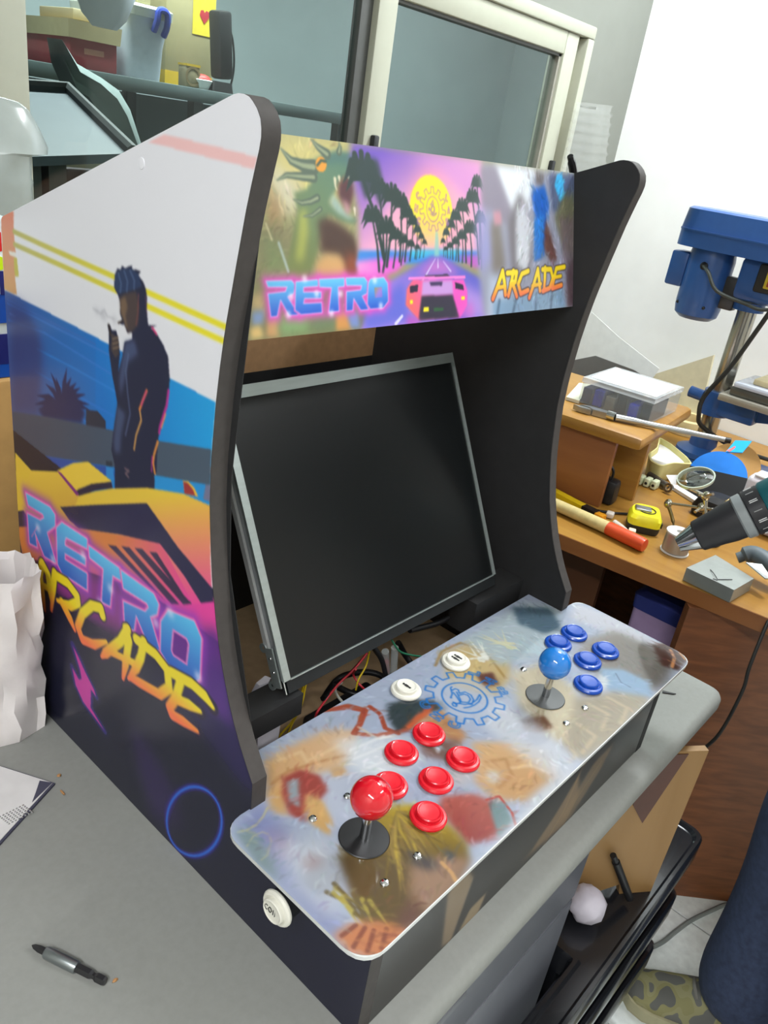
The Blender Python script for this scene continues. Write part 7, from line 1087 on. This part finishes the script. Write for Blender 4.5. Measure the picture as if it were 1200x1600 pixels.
skin('jeans', {'p': (hip_c + Vector((0, 0, 0.03)), (0.150, 0.115)), 'b': (hip_c + Vector((0, 0, 0.10)), (0.142, 0.110)), 'hr': (hip_r + Vector((0, 0, -0.06)), 0.095), 'r1': (hip_r.lerp(kn_r, .5), 0.092), 'kr': (kn_r, 0.086), 'r2': (kn_r.lerp(an_r, .45) + Vector((0.006, 0.002, 0)), 0.078), 'r3': (kn_r.lerp(an_r, .75) + Vector((-0.008, 0.008, 0)), 0.080), 'ar': (an_r + Vector((-0.018, 0.012, -0.045)), 0.090),
                'hl': (hip_l + Vector((0, 0, -0.06)), 0.095), 'l1': (hip_l.lerp(kn_l, .5), 0.092), 'kl': (kn_l, 0.082), 'l2': (kn_l.lerp(an_l, .5), 0.076), 'al': (an_l + Vector((0, 0, 0.0)), 0.078)}, [('p', 'b'), ('p', 'hr'), ('hr', 'r1'), ('r1', 'kr'), ('kr', 'r2'), ('r2', 'r3'), ('r3', 'ar'), ('p', 'hl'), ('hl', 'l1'), ('l1', 'kl'), ('kl', 'l2'), ('l2', 'al')], M_jean, per, per, 3)
skin('shirt', {'q': (hip_c + Vector((0, 0, -0.03)), (0.165, 0.128)), 'p': (hip_c + Vector((0, 0, 0.05)), (0.160, 0.122)), 'w': (hip_c + Vector((0, 0, 0.2)) + PF * .02, (0.150, 0.112)), 'c': (chest, (0.160, 0.115)), 'n': (chest + Vector((0, 0, 0.115)), 0.085), 'sr': (sh_r, 0.07), 'er': (sh_r.lerp(el_r, .7), 0.06), 'sl': (sh_l, 0.07), 'el': (sh_l.lerp(el_l, .7), 0.06)}, [('q', 'p'), ('p', 'w'), ('w', 'c'), ('c', 'n'), ('c', 'sr'), ('sr', 'er'), ('c', 'sl'), ('sl', 'el')], M_shirt, per, per, 2)
hair = MB().ball(head_c + Vector((0, 0, 0.030)) - PF * 0.010, 0.1, (1.0, 1.0, 1.02), 24, 14); hair.f = [f for f in hair.f if sum(hair.v[i][2] for i in f) / len(f) > head_c.z + 0.02 + 0.25 * max(0, sum((Vector(hair.v[i]) - head_c).dot(PF) for i in f) / len(f))]; hair.build('hair', mat('dark_hair', (40, 34, 30), 0.7, bump=0.5), per, per, 80)
for s_ in (-1, 1):
    MB().ball(head_c + PF * 0.076 + PR * 0.034 * s_ + Vector((0, 0, 0.012)), 0.013, n=12, m=8).build('eye', mat('eye_white', (226, 222, 216), 0.3), per, per); MB().ball(head_c + PF * 0.0875 + PR * 0.035 * s_ + Vector((0, 0, 0.012)), 0.0048, n=10, m=6).build('iris', mat('iris_brown', (60, 40, 28), 0.3), per, per); MB().ball(head_c + PR * 0.088 * s_ - Vector((0, 0, 0.004)), 0.028, (0.35, 0.6, 1), 12, 8).build('ear', M_skin, per, per)
MB().tube([head_c + PF * 0.080 - PR * 0.024 - Vector((0, 0, 0.056)), head_c + PF * 0.090 - Vector((0, 0, 0.054)), head_c + PF * 0.080 + PR * 0.024 - Vector((0, 0, 0.056))], 0.0055, 8).build('lips', mat('lip_tone', (170, 104, 96), 0.5), per, per)
MB().tube([head_c + PF * 0.088 + Vector((0, 0, 0.012)), head_c + PF * 0.110 - Vector((0, 0, 0.018)), head_c + PF * 0.092 - Vector((0, 0, 0.026))], [0.008, 0.013, 0.010], 10).build('nose', M_skin, per, per, 80)
# trainers: camouflage uppers, pale soles, laces
M_sh = MATS.get('camo')
def camo():
    m = bpy.data.materials.new('camouflage_upper'); m.use_nodes = True; nt = m.node_tree; b = nt.nodes['Principled BSDF']; nz = nt.nodes.new('ShaderNodeTexNoise'); cr = nt.nodes.new('ShaderNodeValToRGB'); tc = nt.nodes.new('ShaderNodeTexCoord'); nt.links.new(tc.outputs['Object'], nz.inputs['Vector']); nz.inputs['Scale'].default_value = 22; nz.inputs['Detail'].default_value = 1; cr.color_ramp.interpolation = 'CONSTANT'
    e = cr.color_ramp.elements; e[0].color = (*lin((96, 96, 92)), 1); e[1].position = 0.47; e[1].color = (*lin((138, 134, 92)), 1); x = e.new(0.56); x.color = (*lin((146, 142, 104)), 1); x = e.new(0.62); x.color = (*lin((104, 104, 100)), 1)
    nt.links.new(nz.outputs['Fac'], cr.inputs['Fac']); nt.links.new(cr.outputs['Color'], b.inputs['Base Color']); b.inputs['Roughness'].default_value = 0.8; return m
M_camo = camo()
def shoe(an, d):
    s = Vector((-d.y, d.x, 0)); base = Vector((an.x, an.y, ZF)); R = []
    outl = [(-0.08, .028), (-0.06, .036), (0.0, .038), (0.06, .042), (0.12, .047), (0.165, .044), (0.19, .030), (0.20, .010)]
    def ring(k, z): return [base + d * t + s * (w * k) + Vector((0, 0, z)) for t, w in outl] + [base + d * t - s * (w * k) + Vector((0, 0, z)) for t, w in reversed(outl)]
    sole = MB().loft([ring(1.0, 0.0005), ring(1.08, 0.012), ring(1.05, 0.028)]).build('trainer', mat('sole_pale', (170, 164, 132), 0.7), per, per)
    secs = [(-0.085, .030, .085), (-0.05, .036, .10), (0.0, .038, .105), (0.05, .040, .092), (0.10, .045, .070), (0.15, .042, .056), (0.18, .034, .048), (0.198, .016, .038)]
    rings = [[base + d * t + s * (w * math.cos(a)) + Vector((0, 0, 0.026 + max(0, math.sin(a)) ** 0.7 * (h - 0.026))) for a in [math.pi * k / 12 for k in range(13)]] for t, w, h in secs]
    MB().loft(rings, True, True, False).build('upper', M_camo, sole, per, 60); mm = MB()
    for t, h, w in ((0.045, .094, .022), (0.065, .086, .022), (0.085, .078, .020)): mm.tube([base + d * t - s * w + Vector((0, 0, h - .006)), base + d * (t + .005) + Vector((0, 0, h + .003)), base + d * t + s * w + Vector((0, 0, h - .006))], 0.0035, 6)
    mm.build('laces', mat('lace_grey', (120, 118, 112), 0.8), sole, per)
shoe(an_r + Vector((0, 0, 0)) + Vector((-0.0, 0.0, 0)), Vector((-0.46, 0.888, 0)).normalized()); shoe(an_l, PF.normalized())
# ceiling tube fixtures
for i, (c_, hx_, hy_, lb) in enumerate((((1.62, -0.12), 0.09, 0.30, 'short white ceiling tube fixture near the drill press wall'), ((1.25, -1.55), 0.47, 0.09, 'white ceiling tube fixture above the front right of the room'), ((-1.20, -1.10), 0.09, 0.64, 'white ceiling tube fixture behind the viewpoint'))):
    t = thing('ceiling_lamp', lb, 'lamp', (c_[0], c_[1], ZC)); MB().bx(-hx_, hx_, -hy_, hy_, -0.05, -0.0005, 0.008).build('housing', mat('lamp_white', (230, 230, 228), 0.5), t)
for o in list(bpy.data.objects):
    if o.type == 'MESH' and o.parent is None and 'label' not in o and 'kind' not in o: print('UNLABELLED', o.name)
